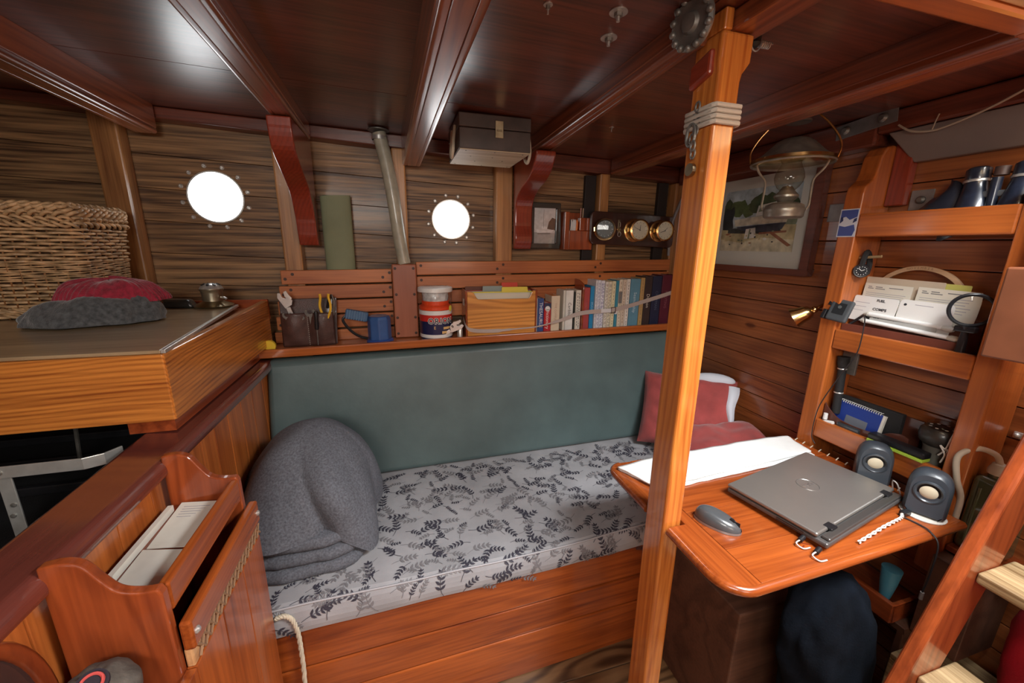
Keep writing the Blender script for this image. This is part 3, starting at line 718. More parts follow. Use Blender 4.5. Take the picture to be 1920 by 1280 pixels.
# laced locker front below the rack
t = thing('laced_locker', 'orange locker front with a cord-laced strip along its top edge, below the letter rack', 'locker', (-0.345, 0.75, 0))
mb = MB(); yy = [0.30, 0.40, 0.50, 0.60, 0.70, 0.80, 0.905]
for a, b in zip(yy[:-1], yy[1:]): mb.box(-0.356, -0.341, a+0.0006, b-0.0006, 0.0, 0.742)
part('front_panel', mb, W_bench('z'), t, bevel=0.002)
part('end_panel', MB().box(-0.4985, -0.3565, 0.889, 0.905, 0.0, 0.60), W_bench('z'), t, bevel=0.002)
part('canvas_strip', MB().box(-0.3545, -0.3425, 0.600, 0.904, 0.7425, 0.7785), wood((0.72, 0.42, 0.2), (0.4, 0.18, 0.07), 'y', 0.4, 0.4), t, bevel=0.003)
for k in range(15):
    ya = 0.612+k*0.0195
    for s_ in (0, 1):
        a = (-0.3395, ya, 0.749+0.024*s_); b = (-0.3395, ya+0.0175, 0.749+0.024*(1-s_))
        part('lacing', MB().tube([a, b], 0.0021, 6), plain('lace', (0.30, 0.17, 0.09), 0.7), t, smooth=True)
# rope loop at the end of the locker
pts = [(-0.345, 0.925, 0.475), (-0.325, 0.925, 0.478), (-0.308, 0.924, 0.462), (-0.299, 0.923, 0.42), (-0.297, 0.922, 0.36), (-0.298, 0.922, 0.28), (-0.305, 0.922, 0.18), (-0.32, 0.922, 0.10), (-0.335, 0.922, 0.06)]
pts2 = [tuple(Vector((*a, 0)).xy)+(0,) for a in []]
def spline3(p, n=8):
    P = [Vector(a) for a in p]; out = []
    for i in range(len(P)-1):
        p0 = P[max(i-1, 0)]; p1 = P[i]; p2 = P[i+1]; p3 = P[min(i+2, len(P)-1)]
        for k in range(n):
            q = k/n; out.append(0.5*((2*p1)+(-p0+p2)*q+(2*p0-5*p1+4*p2-p3)*q*q+(-p0+3*p1-3*p2+p3)*q**3))
    out.append(P[-1]); return out
sp = spline3(pts, 12)
t = thing('rope', 'cream twisted rope looping down beside the left end of the bench', 'rope', (-0.31, 0.92, 0.06))
for s_ in range(3):
    q = []
    for i, p in enumerate(sp):
        a = i*0.55+s_*2*PI/3; tg = (sp[min(i+1, len(sp)-1)]-sp[max(i-1, 0)]).normalized(); n1 = Vector((0, 1, 0)); n2 = tg.cross(n1).normalized()
        q.append(p+n1*0.0028*math.cos(a)+n2*0.0028*math.sin(a))
    part('strand', MB().tube(q, 0.0034, 7), ROPE, t, smooth=True)
# crumpled cap at the bottom left
t = thing('cloth_cap', 'crumpled dark grey cap with a round red patch beside the letter rack, bottom left', 'cap', (-0.41, 0.535, 0.77))
def capf(u, v):
    a = u*2*PI; b = v*PI; r = 1+0.10*noise.noise(Vector((math.cos(a)*2, math.sin(a)*2, b*2)))
    return Vector((-0.425+0.045*math.cos(a)*math.sin(b)*r, 0.537+0.052*math.sin(a)*math.sin(b)*r, 0.790+0.042*math.cos(b)*r))
part('crown', MB().surf(capf, 40, 24, cu=True), plain('capcloth', (0.10, 0.085, 0.07), 0.8, var=0.3, vs=60, bump=0.5), t, smooth='all')
ax = Vector((0.35, -0.35, 0.87)).normalized(); c = Vector((-0.416, 0.527, 0.834))
part('patch', MB().lathe([(0.0, 0.0), (0.017, -0.001), (0.018, -0.006)], c, ax, 24), plain('patch_dark', (0.02, 0.012, 0.02), 0.7), t, smooth=True)
part('patch_ring', MB().tube([c+ax*0.001+(ax.orthogonal().normalized()*math.cos(q)+ax.cross(ax.orthogonal().normalized())*math.sin(q))*0.011 for q in [2*PI*k/24 for k in range(24)]], 0.002, 6, closed=True), plain('patch_red', (0.6, 0.08, 0.07), 0.6), t, smooth=True)

# ------------------------------------------------------------------ wicker basket
t = thing('wicker_basket', 'large rectangular wicker basket with a thick braided rim on the galley counter', 'basket', (-1.2, 1.62, 1.17))
bx0, bx1, by0, by1, bz0, bz1 = -1.42, -0.908, 1.49, 1.712, 1.1695, 1.50
def wall_path(off, n_per=0.0065, z=0, ph=0, taper=0.0):
    cx, cy = (bx0+bx1)/2, (by0+by1)/2; hx, hy = (bx1-bx0)/2+taper, (by1-by0)/2+taper; rc = 0.03
    per = 4*(hx+hy)-8*rc+2*PI*rc; n = int(per/n_per); pts = []
    for i in range(n):
        s_ = i/n*per; s0 = s_
        segs = [(2*(hx-rc), 0), (PI*rc/2, 1), (2*(hy-rc), 2), (PI*rc/2, 3), (2*(hx-rc), 4), (PI*rc/2, 5), (2*(hy-rc), 6), (PI*rc/2, 7)]
        for L_, kk in segs:
            if s_ <= L_: break
            s_ -= L_
        c1 = [(cx+hx-rc, cy-hy+rc), (cx+hx-rc, cy+hy-rc), (cx-hx+rc, cy+hy-rc), (cx-hx+rc, cy-hy+rc)]
        if kk == 0: p, nn = (cx-hx+rc+s_, cy-hy), (0, -1)
        elif kk == 2: p, nn = (cx+hx, cy-hy+rc+s_), (1, 0)
        elif kk == 4: p, nn = (cx+hx-rc-s_, cy+hy), (0, 1)
        elif kk == 6: p, nn = (cx-hx, cy+hy-rc-s_), (-1, 0)
        else:
            a = {1: -PI/2, 3: 0, 5: PI/2, 7: PI}[kk]+s_/rc; q = c1[(kk-1)//2]; nn = (math.cos(a), math.sin(a)); p = (q[0]+rc*nn[0], q[1]+rc*nn[1])
        o_ = off*math.sin(2*PI*s0/0.052+ph)
        pts.append((p[0]+nn[0]*o_, p[1]+nn[1]*o_, z+0.0012*math.sin(s0*60+z*300)))
    return pts
WICK = plain('wicker', (0.52, 0.33, 0.17), 0.55, var=0.45, vs=35, coat=0.15)
WICK2 = plain('wicker_core', (0.30, 0.13, 0.045), 0.6, var=0.3, vs=30)
mb = MB(); row = 0; z = bz0+0.008
while z < bz1-0.065:
    tp = (z-bz0)*0.05
    band = 1.275 < z < 1.335
    if not band: mb.tube(wall_path(0.0052, 0.0065, z, PI*(row % 2), tp), 0.0046, 5, closed=True)
    else: mb.tube(wall_path(0.0034, 0.0065, z, PI*((row//5) % 2), tp), 0.0030, 5, closed=True)
    z += 0.0102 if not band else 0.0062; row += 1
part('weave', mb, WICK, t, smooth='all')
mb = MB()
per_pts = wall_path(0, 0.026, bz0, 0, 0.0)
for p in per_pts:
    cxv = Vector(((bx0+bx1)/2, (by0+by1)/2, 0)); d = (Vector((p[0], p[1], 0))-cxv).normalized()
    mb.tube([(p[0], p[1], bz0), (p[0]+d.x*0.012, p[1]+d.y*0.012, bz1-0.03)], 0.0026, 5)
part('stake_frame', mb, WICK2, t, smooth='all')
for k, (zz_, rr_) in enumerate(((bz1-0.058, 0.0065), (bz1-0.045, 0.0065), (bz1-0.030, 0.0075), (bz1-0.016, 0.0075), (bz1-0.006, 0.007))):
    for ph in (0, PI):
        q = wall_path(0.0085, 0.0065, zz_, ph+k*1.1, 0.016)
        q = [(a, b, c+0.006*math.cos(i*0.0065*2*PI/0.052+ph)) for i, (a, b, c) in enumerate(q)]
        part('rim_braid', MB().tube(q, rr_*0.72, 6, closed=True), WICK, t, smooth='all')
for zz_ in (bz0+0.010, bz0+0.026):
    for ph in (0, PI):
        q = wall_path(0.007, 0.0065, zz_, ph, 0.004); q = [(a, b, c+0.005*math.cos(i*0.0065*2*PI/0.052+ph)) for i, (a, b, c) in enumerate(q)]
        part('base_braid', MB().tube(q, 0.005, 6, closed=True), WICK, t, smooth='all')
part('lining', MB().box(bx0+0.012, bx1-0.012, by0+0.012, by1-0.012, bz0+0.004, bz1-0.05), plain('basket_inside', (0.10, 0.045, 0.02), 0.8), t)

# ------------------------------------------------------------------ knitted hat: grey band, crimson crown
t = thing('knit_hat', 'knitted hat, crimson above and charcoal below, lying crumpled on the galley counter', 'hat', (-0.85, 1.42, 1.17))
hc = Vector((-0.835, 1.375, 1.1695))
def hat(u, v):
    a = u*2*PI; ca, sa = math.cos(a), math.sin(a)
    rx, ry = 0.150, 0.085
    ang = v*PI/2; rr = math.cos(ang)**0.6 if v < 1 else 0
    wr = 1+0.14*noise.noise(Vector((ca*2.3, sa*2.3, v*2)))+0.05*noise.noise(Vector((ca*7, sa*7, v*5)))
    x = rx*ca*rr*wr; y = ry*sa*rr*wr
    hh = 0.078*math.sin(ang)**1.1*(1+0.25*noise.noise(Vector((ca*1.5+4, sa*1.5, v*2))))
    hh *= 1.0+0.25*ca
    rot = Matrix.Rotation(0.20, 3, 'Z') @ Vector((x, y, 0))
    return hc+rot+Vector((0, 0, max(0.0, hh+0.004)))
part('band', MB().surf(hat, 96, 40, cu=True), plain('charcoal_knit', (0.075, 0.08, 0.085), 0.9, var=0.5, vs=90, bump=0.9, bs=260, sheen=0.5), t, smooth='all')
def crown(u, v):
    a = u*2*PI; ca, sa = math.cos(a), math.sin(a); ang = v*PI/2; rr = math.cos(ang)**0.7 if v < 1 else 0
    wr = 1+0.12*noise.noise(Vector((ca*2+9, sa*2, v*2)))
    rib = 1+0.02*math.sin(a*46)
    x = 0.122*ca*rr*wr*rib+0.045; y = 0.070*sa*rr*wr*rib+0.016
    hh = 0.062*math.sin(ang)*(1+0.3*noise.noise(Vector((ca*2, sa*2+5, v))))
    rot = Matrix.Rotation(0.32, 3, 'Z') @ Vector((x, y, 0))
    return hc+rot+Vector((0, 0, 0.058+hh))
part('crown', MB().surf(crown, 220, 30, cu=True), plain('crimson_knit', (0.30, 0.012, 0.035), 0.9, var=0.35, vs=80, bump=0.9, bs=260, sheen=0.5), t, smooth='all')
# dark case and tin behind the hat
solo('leather_case', MB().hexa([(-0.80, 1.64, 1.1700), (-0.70, 1.62, 1.1700), (-0.70, 1.67, 1.1700), (-0.80, 1.69, 1.1700), (-0.80, 1.645, 1.20), (-0.715, 1.625, 1.20), (-0.715, 1.665, 1.20), (-0.80, 1.685, 1.20)]), plain('case', (0.025, 0.028, 0.028), 0.3, coat=0.4), 'small flat black case behind the knitted hat on the galley counter', 'case', bevel=0.008, smooth=True)
t = thing('burner', 'small pewter-coloured burner with a pierced domed cap at the back of the galley counter', 'burner', (-0.650, 1.655, 1.17))
c = (-0.650, 1.655, 1.1697)
part('saucer', MB().lathe([(0.0, 0.0), (0.052, 0.0), (0.062, 0.006), (0.056, 0.010), (0.036, 0.018), (0.030, 0.022)], c), OLDBRASS, t, smooth=True)
part('body', MB().lathe([(0.030, 0.022), (0.032, 0.05), (0.034, 0.058), (0.037, 0.062), (0.037, 0.066), (0.030, 0.068)], c), plain('pewter', (0.42, 0.38, 0.28), 0.35, 0.9, var=0.2), t, smooth=True)
part('cap', MB().lathe([(0.036, 0.066), (0.030, 0.076), (0.018, 0.083), (0.0, 0.086)], c), METAL, t, smooth=True)
for k in range(8):
    a = 2*PI*k/8; p = Vector(c)+Vector((0.024*math.cos(a), 0.024*math.sin(a), 0.0815)); d = Vector((math.cos(a), math.sin(a), -0.55)).normalized()
    part('vent', MB().sphere((0, 0, 0), (0.0085, 0.0045, 0.0012), 10, 6).xf(frame(p, d, Vector((-math.sin(a), math.cos(a), 0)))), BLACK, t)
part('knob', MB().tube([(-0.618, 1.64, 1.205), (-0.605, 1.632, 1.205), (-0.598, 1.63, 1.20)], 0.004, 8), METAL, t, smooth=True)

# ================================================================== things on and above the shelf
# green cylinder behind the slats
t = thing('rolled_mat', 'olive-green rolled mat standing behind the slats right of the dark red knee', 'rolled mat', (-0.236, 1.825, 1.30))
mb = MB()
def roll(u, v):
    a = u*2*PI; return Vector((-0.232+0.058*math.cos(a), 1.826+0.024*math.sin(a), 1.27+0.317*v+0.004*math.cos(a)))
mb.surf(roll, 40, 8, cu=True)
part('roll', mb, plain('olive', (0.25, 0.275, 0.165), 0.75, var=0.1, vs=8, bump=0.3, bs=300), t, smooth='all')
sp_ = []
for i in range(60):
    a = i*0.32; r = 1-0.016*i; sp_.append((-0.232+0.056*r*math.cos(a), 1.826+0.022*r*math.sin(a), 1.586))
part('rolled_end', MB().tube(sp_, 0.0016, 5), plain('olive2', (0.13, 0.15, 0.08), 0.8), t, smooth=True)
# leather tool pouch
t = thing('tool_pouch', 'dark brown leather tool pouch full of hand tools at the left end of the shelf', 'tool pouch', (-0.355, 1.7, 0.992))
LEA = plain('leather', (0.075, 0.035, 0.028), 0.45, var=0.3, vs=30, bump=0.5, bs=250, coat=0.2)
def pouch(x0, x1, z0, z1, y, bul, n=24):
    def f(u, v):
        x = x0+(x1-x0)*u; z = z0+(z1-z0)*v
        return Vector((x, y-bul*abs(math.sin(u*PI*2))*(0.4+0.6*math.sin(min(1, v*1.1)*PI*0.75))-0.002*noise.noise(Vector((x*30, z*30, 0))), z))
    return MB().surf(f, n, 14)
o = part('pocket', pouch(-0.455, -0.262, 0.9935, 1.130, 1.705, 0.020, 40), LEA, t, smooth='all')
md = o.modifiers.new('so', 'SOLIDIFY'); md.thickness = 0.003
mb = MB().hexa([(-0.462, 1.722, 0.9935), (-0.258, 1.722, 0.9935), (-0.258, 1.727, 0.9935), (-0.462, 1.727, 0.9935), (-0.466, 1.757, 1.178), (-0.252, 1.757, 1.182), (-0.252, 1.762, 1.182), (-0.466, 1.762, 1.178)])
part('back_flap', mb, LEA, t, bevel=0.003)
for xx in (-0.447, -0.358, -0.270):
    for k in range(16):
        part('stitch', MB().box(xx-0.0008, xx+0.0008, 1.7005 if abs(xx+0.358) < 0.01 else 1.703, 1.7015 if abs(xx+0.358) < 0.01 else 1.704, 0.999+k*0.008, 1.003+k*0.008), plain('thread', (0.5, 0.42, 0.34), 0.8), t)
def wrench(o, ax, up, s, mat, lb, parent=None):
    """adjustable wrench head and handle: local x along handle, y across"""
    m = frame(Vector(o), ax, up); q = thing('adjustable_wrench', lb, 'wrench', tuple(o), 'adjustable wrenches')
    head = [(-0.002, -0.010), (0.022, -0.016), (0.045, -0.022), (0.062, -0.016), (0.060, -0.006), (0.044, -0.006), (0.036, 0.002), (0.040, 0.016), (0.022, 0.024), (0.006, 0.016)]
    mb = MB().prism([(a*s, b*s) for a, b in head], lambda u, v, w_: m @ Vector((u, v, w_)), -0.004*s, 0.004*s)
    part('head', mb, mat, q, bevel=0.001)
    jaw = [(0.026, 0.012), (0.044, 0.004), (0.062, 0.006), (0.064, 0.016), (0.046, 0.020), (0.030, 0.026)]
    part('jaw', MB().prism([(a*s, b*s) for a, b in jaw], lambda u, v, w_: m @ Vector((u, v, w_)), -0.0035*s, 0.0035*s), mat, q, bevel=0.001)
    part('handle', MB().box(-0.105*s, 0.0, -0.008*s, 0.008*s, -0.003*s, 0.003*s, m), mat, q, bevel=0.002)
    part('worm_screw', MB().cyl(m @ Vector((0.018*s, 0.006*s, 0.0045*s)), m @ Vector((0.018*s, 0.018*s, 0.0045*s)), 0.004*s, 12), DULL, q)
    return q
CHROME = plain('chrome', (0.80, 0.79, 0.76), 0.3, 0.45, var=0.08, coat=0.4)
wrench((-0.424, 1.711, 1.152), (-0.25, -0.1, 1), (1, 0, 0.25), 1.0, CHROME, 'large shiny adjustable wrench sticking out of the left side of the leather tool pouch')
def open_wrench(o, ax, s, lb, mat):
    m = frame(Vector(o), ax, (1, 0, 0)); q = thing('spanner', lb, 'spanner', tuple(o), 'dull open-ended spanners in the pouch')
    n = 12; poly = [(0.030*s*math.sin(a)*0.5, 0) for a in ()]
    out = [(s*0.016*math.cos(a)+s*0.006, s*0.016*math.sin(a)) for a in [math.radians(v) for v in range(55, 306, 25)]]
    inn = [(s*0.0085*math.cos(a)+s*0.008, s*0.0085*math.sin(a)) for a in [math.radians(v) for v in range(305, 54, -25)]]
    part('jaw', MB().prism(out+inn, lambda u, v, w_: m @ Vector((u, v, w_)), -0.0025, 0.0025), mat, q)
    part('handle', MB().box(-0.09*s, -0.008*s, -0.0055*s, 0.0055*s, -0.002, 0.002, m), mat, q, bevel=0.001)
open_wrench((-0.428, 1.694, 1.118), (0.05, -0.1, 1), 1.0, 'small dull spanner in the pouch just below the large shiny wrench', DULL)
open_wrench((-0.345, 1.697, 1.126), (-0.05, -0.1, 1), 1.25, 'dull spanner in the middle of the leather tool pouch', DULL)
open_wrench((-0.378, 1.697, 1.108), (0.1, -0.1, 1), 0.7, 'smallest dull spanner, low in the middle of the leather pouch', DULL)
def plier(o, lb, sp=0.012, flip=1):
    q = thing('pliers', lb, 'pliers', tuple(o), 'pliers in the pouch')
    o = Vector(o)
    for sgn in (-1, 1):
        pts = [o+Vector((sgn*0.004, 0, -0.045)), o+Vector((sgn*sp*1.3, 0, -0.012)), o+Vector((sgn*sp*1.5, 0, 0.014)), o+Vector((sgn*sp*1.15, 0, 0.040)), o+Vector((sgn*sp*1.25, 0, 0.056))]
        part('handle', MB().tube(spline3(pts, 5), 0.0048, 8), plain('yellow_grip', (0.85, 0.50, 0.03), 0.4, coat=0.2), q, smooth=True)
    return q
plier((-0.288, 1.698, 1.148), 'pliers with two yellow grips standing in the right half of the tool pouch', 0.013)
q = thing('cutters', 'black-jawed cutters standing behind the yellow pliers at the right of the pouch', 'cutters', (-0.272, 1.745, 1.13))
part('jaw', MB().tube([(-0.289, 1.745, 1.14), (-0.280, 1.745, 1.18), (-0.268, 1.745, 1.196)], [0.005, 0.006, 0.002], 8), BLACK, q, smooth=True)
part('jaw', MB().tube([(-0.268, 1.745, 1.11), (-0.262, 1.745, 1.17), (-0.268, 1.745, 1.197)], [0.006, 0.006, 0.002], 8), DULL, q, smooth=True)
q = thing('screwdriver', 'black screwdriver handle hanging in front of the leather tool pouch', 'screwdriver', (-0.320, 1.682, 1.07))
part('grip', MB().lathe([(0.0, -0.04), (0.007, -0.037), (0.008, -0.02), (0.0065, 0.0), (0.008, 0.02), (0.006, 0.034), (0, 0.036)], (-0.322, 1.680, 1.103), (0.05, 0, 1), 14), BLACK, q, smooth=True)
part('blade', MB().cyl((-0.324, 1.684, 1.066), (-0.326, 1.688, 1.0), 0.0022, 8), DULL, q)
solo('tape_roll', MB().lathe([(0.010, -0.006), (0.022, -0.006), (0.022, 0.006), (0.010, 0.006), (0.010, -0.006)], (-0.492, 1.66, 1.0125), (0, 1, 0.1), 28), plain('yellow_tape', (0.85, 0.6, 0.05), 0.45), 'small yellow roll of tape at the far left end of the shelf lip', 'tape', smooth=True)

# blue torch / spotlight
t = thing('spotlight', 'blue hand-held spotlight with a ribbed grip standing left of the brown cover board', 'spotlight', (-0.075, 1.705, zs(-0.08)))
BL = plain('blue_plastic', (0.035, 0.10, 0.28), 0.4, var=0.08, coat=0.15)
c = (-0.088, 1.700, zs(-0.09)+0.0005)
part('lens_rim', MB().lathe([(0.0, 0), (0.053, 0), (0.055, 0.004), (0.053, 0.012), (0.048, 0.016)], c, n=32), plain('blue_dark', (0.03, 0.08, 0.30), 0.3), t, smooth=True)
part('head', MB().lathe([(0.048, 0.014), (0.047, 0.10), (0.042, 0.112), (0.0, 0.114)], c, n=8), BL, t, bevel=0.004)
mb = MB(); m = frame(Vector((-0.130, 1.695, 1.105)), (-1, 0, 0.22), (0, 1, 0))
part('grip', MB().box(0.0, 0.088, -0.012, 0.012, -0.020, 0.020, m), plain('blue_grip', (0.06, 0.13, 0.24), 0.5), t, bevel=0.006)
for k in range(8):
    part('grip_rib', MB().box(0.012+k*0.0095, 0.0155+k*0.0095, -0.0145, 0.0135, -0.019, 0.019, m), plain('rib_blue', (0.12, 0.22, 0.36), 0.45), t, bevel=0.001)
pts = spline3([(-0.212, 1.69, 1.115), (-0.226, 1.688, 1.10), (-0.215, 1.685, 1.075), (-0.19, 1.683, 1.045), (-0.16, 1.682, 1.025), (-0.135, 1.684, 1.018)], 6)
part('cord', MB().tube(pts, 0.0055, 8), BLACK, t, smooth=True)

# white tub
t = thing('plastic_tub', 'clear round tub with a white lid and a dark blue label with white lettering', 'tub', (0.148, 1.712, zs(0.15)))
c = (0.148, 1.712, zs(0.15)+0.0005)
LBL = plain('label_blue', (0.012, 0.018, 0.075), 0.35, coat=0.3); LRED = plain('label_red', (0.62, 0.03, 0.02), 0.35, coat=0.3)
part('base', MB().lathe([(0, 0.0), (0.064, 0.0), (0.067, 0.004), (0.0675, 0.03), (0.066, 0.031), (0, 0.031)], c, n=40), LBL, t, smooth=True)
part('label_band', MB().lathe([(0.0685, 0.005), (0.069, 0.030), (0.0695, 0.094)], c, n=48), LBL, t, smooth=True)
part('red_band', MB().lathe([(0.0697, 0.082), (0.070, 0.110)], c, n=48), LRED, t, smooth=True)
part('white_band', MB().lathe([(0.0701, 0.110), (0.0703, 0.128)], c, n=48), WHITE, t, smooth=True)
part('orange_contents', MB().lathe([(0.0685, 0.129), (0.0685, 0.140), (0.064, 0.146), (0.0575, 0.150), (0.0575, 0.166), (0.0, 0.168)], c, n=40), plain('orange_plastic', (0.85, 0.08, 0.02), 0.4), t)
def crump(u, v):
    a = u*2*PI; q = 0.2*noise.noise(Vector((math.cos(a)*5, math.sin(a)*5, v*7)))+0.25*noise.noise(Vector((math.cos(a)*12, math.sin(a)*12, v*15)))
    return Vector((c[0]+(0.055+0.012*q)*math.cos(a), c[1]+(0.055+0.012*q)*math.sin(a), c[2]+0.150+0.054*v+0.01*q))
mb = MB().surf(crump, 60, 14, cu=True)
part('wrapped_contents', mb, plain('bag_white', (0.60, 0.61, 0.62), 0.2, var=0.35, vs=30, coat=0.5), t, smooth='all')
part('tub_wall', MB().lathe([(0.0705, 0.128), (0.0715, 0.208)], c, n=48, cap=False), PANE, t, smooth=True)
part('lid', MB().lathe([(0.0, 0.224), (0.066, 0.224), (0.073, 0.221), (0.0745, 0.205), (0.0725, 0.204), (0.0715, 0.2085), (0, 0.2085)], c, n=48), plain('lid_white', (0.85, 0.85, 0.82), 0.35), t, smooth=True)
def curved_text(s, size, mat, cx, cy, z, r, a0, parent, name, sx=1.0, bold=0.0):
    """letters one by one around a cylinder, a0 = bearing of the middle letter"""
    wd = [{'I': 0.34, 'R': 0.72, 'O': 0.82, 'N': 0.78, ' ': 0.5}.get(ch, 0.7)*size*sx/r for ch in s]; pos = -sum(wd)/2
    for i, ch in enumerate(s):
        a = a0+pos+wd[i]/2; pos += wd[i]
        if ch == ' ': continue
        nrm = Vector((math.sin(a), -math.cos(a), 0)); xd = Vector((math.cos(a), math.sin(a), 0))
        text(ch, size, mat, frame(Vector((cx, cy, z))+nrm*r, xd, (0, 0, 1)), parent, name, sx=sx, bold=bold)
curved_text('ORION', 0.034, WHITE, c[0], c[1], c[2]+0.084, 0.0705, 0.22, t, 'logo_outline', 0.95, 0.0022)
curved_text('ORION', 0.034, INK, c[0], c[1], c[2]+0.084, 0.0712, 0.22, t, 'logo_letter', 0.95, 0.0004)
curved_text('E        ', 0.018, plain('gold_ink', (0.75, 0.5, 0.2), 0.5), c[0], c[1], c[2]+0.056, 0.0702, 0.35, t, 'label_letter')
for k, (a0, wd) in enumerate(((0.35, 0.034), (0.30, 0.040))):
    z_ = c[2]+0.053-0.018*k
    mb = MB(); q = [(c[0]+0.0703*math.sin(a0+0.25+(u-0.5)*wd/0.07), c[1]-0.0703*math.cos(a0+0.25+(u-0.5)*wd/0.07)) for u in (0, .25, .5, .75, 1)]
    for i in range(4): mb.add([(q[i][0], q[i][1], z_-0.005), (q[i+1][0], q[i+1][1], z_-0.005), (q[i+1][0], q[i+1][1], z_+0.006), (q[i][0], q[i][1], z_+0.006)], [(0, 1, 2, 3)])
    part('gold_strip', mb, plain('gold_ink', (0.75, 0.5, 0.2), 0.5), t)
a0 = 0.95; nrm = Vector((math.sin(a0), -math.cos(a0), 0))
part('yellow_sticker', MB().lathe([(0, 0.0), (0.013, -0.002)], Vector(c)+nrm*0.0735+Vector((0, 0, 0.135)), nrm, 24), plain('sticker_yellow', (0.8, 0.75, 0.1), 0.5), t)
wrench((0.203, 1.656, zs(0.2)+0.040), (0.85, 0, 0.55), (-0.5, 0, 0.85), 0.95, CHROME, 'silver adjustable wrench leaning at the foot of the white-lidded tub')
part('lower_strip', MB().lathe([(0.0696, 0.012), (0.0697, 0.026)], c, n=48), WHITE, t, smooth=True)
q = thing('metal_tube', 'short grey metal cylinder standing between the tub and the wooden file box', 'cylinder', (0.248, 1.675, zs(0.25)))
part('body', MB().lathe([(0, 0), (0.0115, 0), (0.0115, 0.04), (0.010, 0.042), (0.0115, 0.044), (0.0115, 0.056), (0.009, 0.060), (0, 0.060)], (0.246, 1.672, zs(0.25)+0.0005)), METAL, q, smooth=True)

# wooden file box with folders
t = thing('file_box', 'orange varnished wooden box with a scooped front, full of card folders', 'file box', (0.44, 1.72, zs(0.4)))
X0, X1, Y0, Y1 = 0.280, 0.592, 1.672, 1.779; zb = zs(0.3)+0.006; ht = 0.195
c_ = [(X0, zb), (X1, zb), (X1, zb+ht), (X1-0.012, zb+ht)]+[(X1-0.012-0.020*k/4, zb+ht-0.034*(0.5-0.5*math.cos(PI*k/4))) for k in range(1, 5)]
c_ += [(X0+0.050, zb+ht-0.034)]+[(X0+0.050-0.030*k/4, zb+ht-0.034+0.034*(0.5-0.5*math.cos(PI*k/4))) for k in range(1, 5)]+[(X0, zb+ht)]
BOXW = wood((0.80, 0.36, 0.08), (0.30, 0.075, 0.015), 'x', 0.3, 0.5, 15, 0.5, 0.35, 0.05, fine=35)
part('front_board', MB().prism(c_, lambda u, v, w_: (u, w_, v), Y0, Y0+0.007), BOXW, t, bevel=0.0015)
for (a, b) in ((X0-0.008, X0-0.0005), (X1+0.0005, X1+0.008)):
    part('side_board', MB().box(a, b, Y0-0.001, Y1+0.001, zb-0.002, zb+ht+0.004), W_rack('y'), t, bevel=0.002)
part('hand_hole', MB().box(X0-0.0086, X0-0.0081, Y0+0.035, Y0+0.075, zb+0.13, zb+0.16), PAPER, t)
part('back_board', MB().box(X0, X1, Y1-0.006, Y1, zb, zb+ht+0.002), W_rack('x'), t)
part('base_board', MB().box(X0, X1, Y0+0.0075, Y1-0.0065, zb, zb+0.005), W_rack('x'), t)
cols = [((0.72, 0.68, 0.55), 'cream', 0.0), ((0.78, 0.75, 0.62), 'cream', 0.004), ((0.85, 0.70, 0.10), 'yellow', 0.012), ((0.30, 0.37, 0.37), 'grey', 0.016), ((0.70, 0.08, 0.05), 'red', 0.019), ((0.16, 0.06, 0.04), 'brown', 0.02)]
tabs = [(0.02, 0.28, 0.0), (0.03, 0.29, 0.0), (0.16, 0.285, 0.02), (0.075, 0.17, 0.022), (0.165, 0.245, 0.034), (0.0, 0.10, 0.016)]
FL = ['foremost cream card folder in the wooden file box', 'second cream card folder in the wooden file box', 'yellow card folder with a tall yellow tab in the file box', 'folder with a grey tab in the middle of the file box', 'folder with a bright red tab at the back of the file box', 'dark brown folder standing at the back left of the file box']
for i, (cl, nmn, dz) in enumerate(cols):
    y = Y0+0.014+i*0.0135; tb = tabs[i]; h0 = zb+ht-0.012+dz*0.5
    poly = [(X0+0.004, zb+0.0055), (X1-0.004, zb+0.0055), (X1-0.004, h0), (X0+tb[1]+0.004, h0), (X0+tb[1], h0+tb[2]), (X0+tb[0]+0.005, h0+tb[2]), (X0+tb[0]+0.004, h0), (X0+0.004, h0-0.0001)] if tb[2] > 0 else [(X0+0.004, zb+0.0055), (X1-0.004, zb+0.0055), (X1-0.004, h0), (X0+0.004, h0)]
    solo('card_folder', MB().prism(poly, lambda u, v, w_: (u, w_, v), y, y+0.005), plain('folder_%d' % i, cl, 0.6), FL[i], 'folder', 'card folders in the file box')

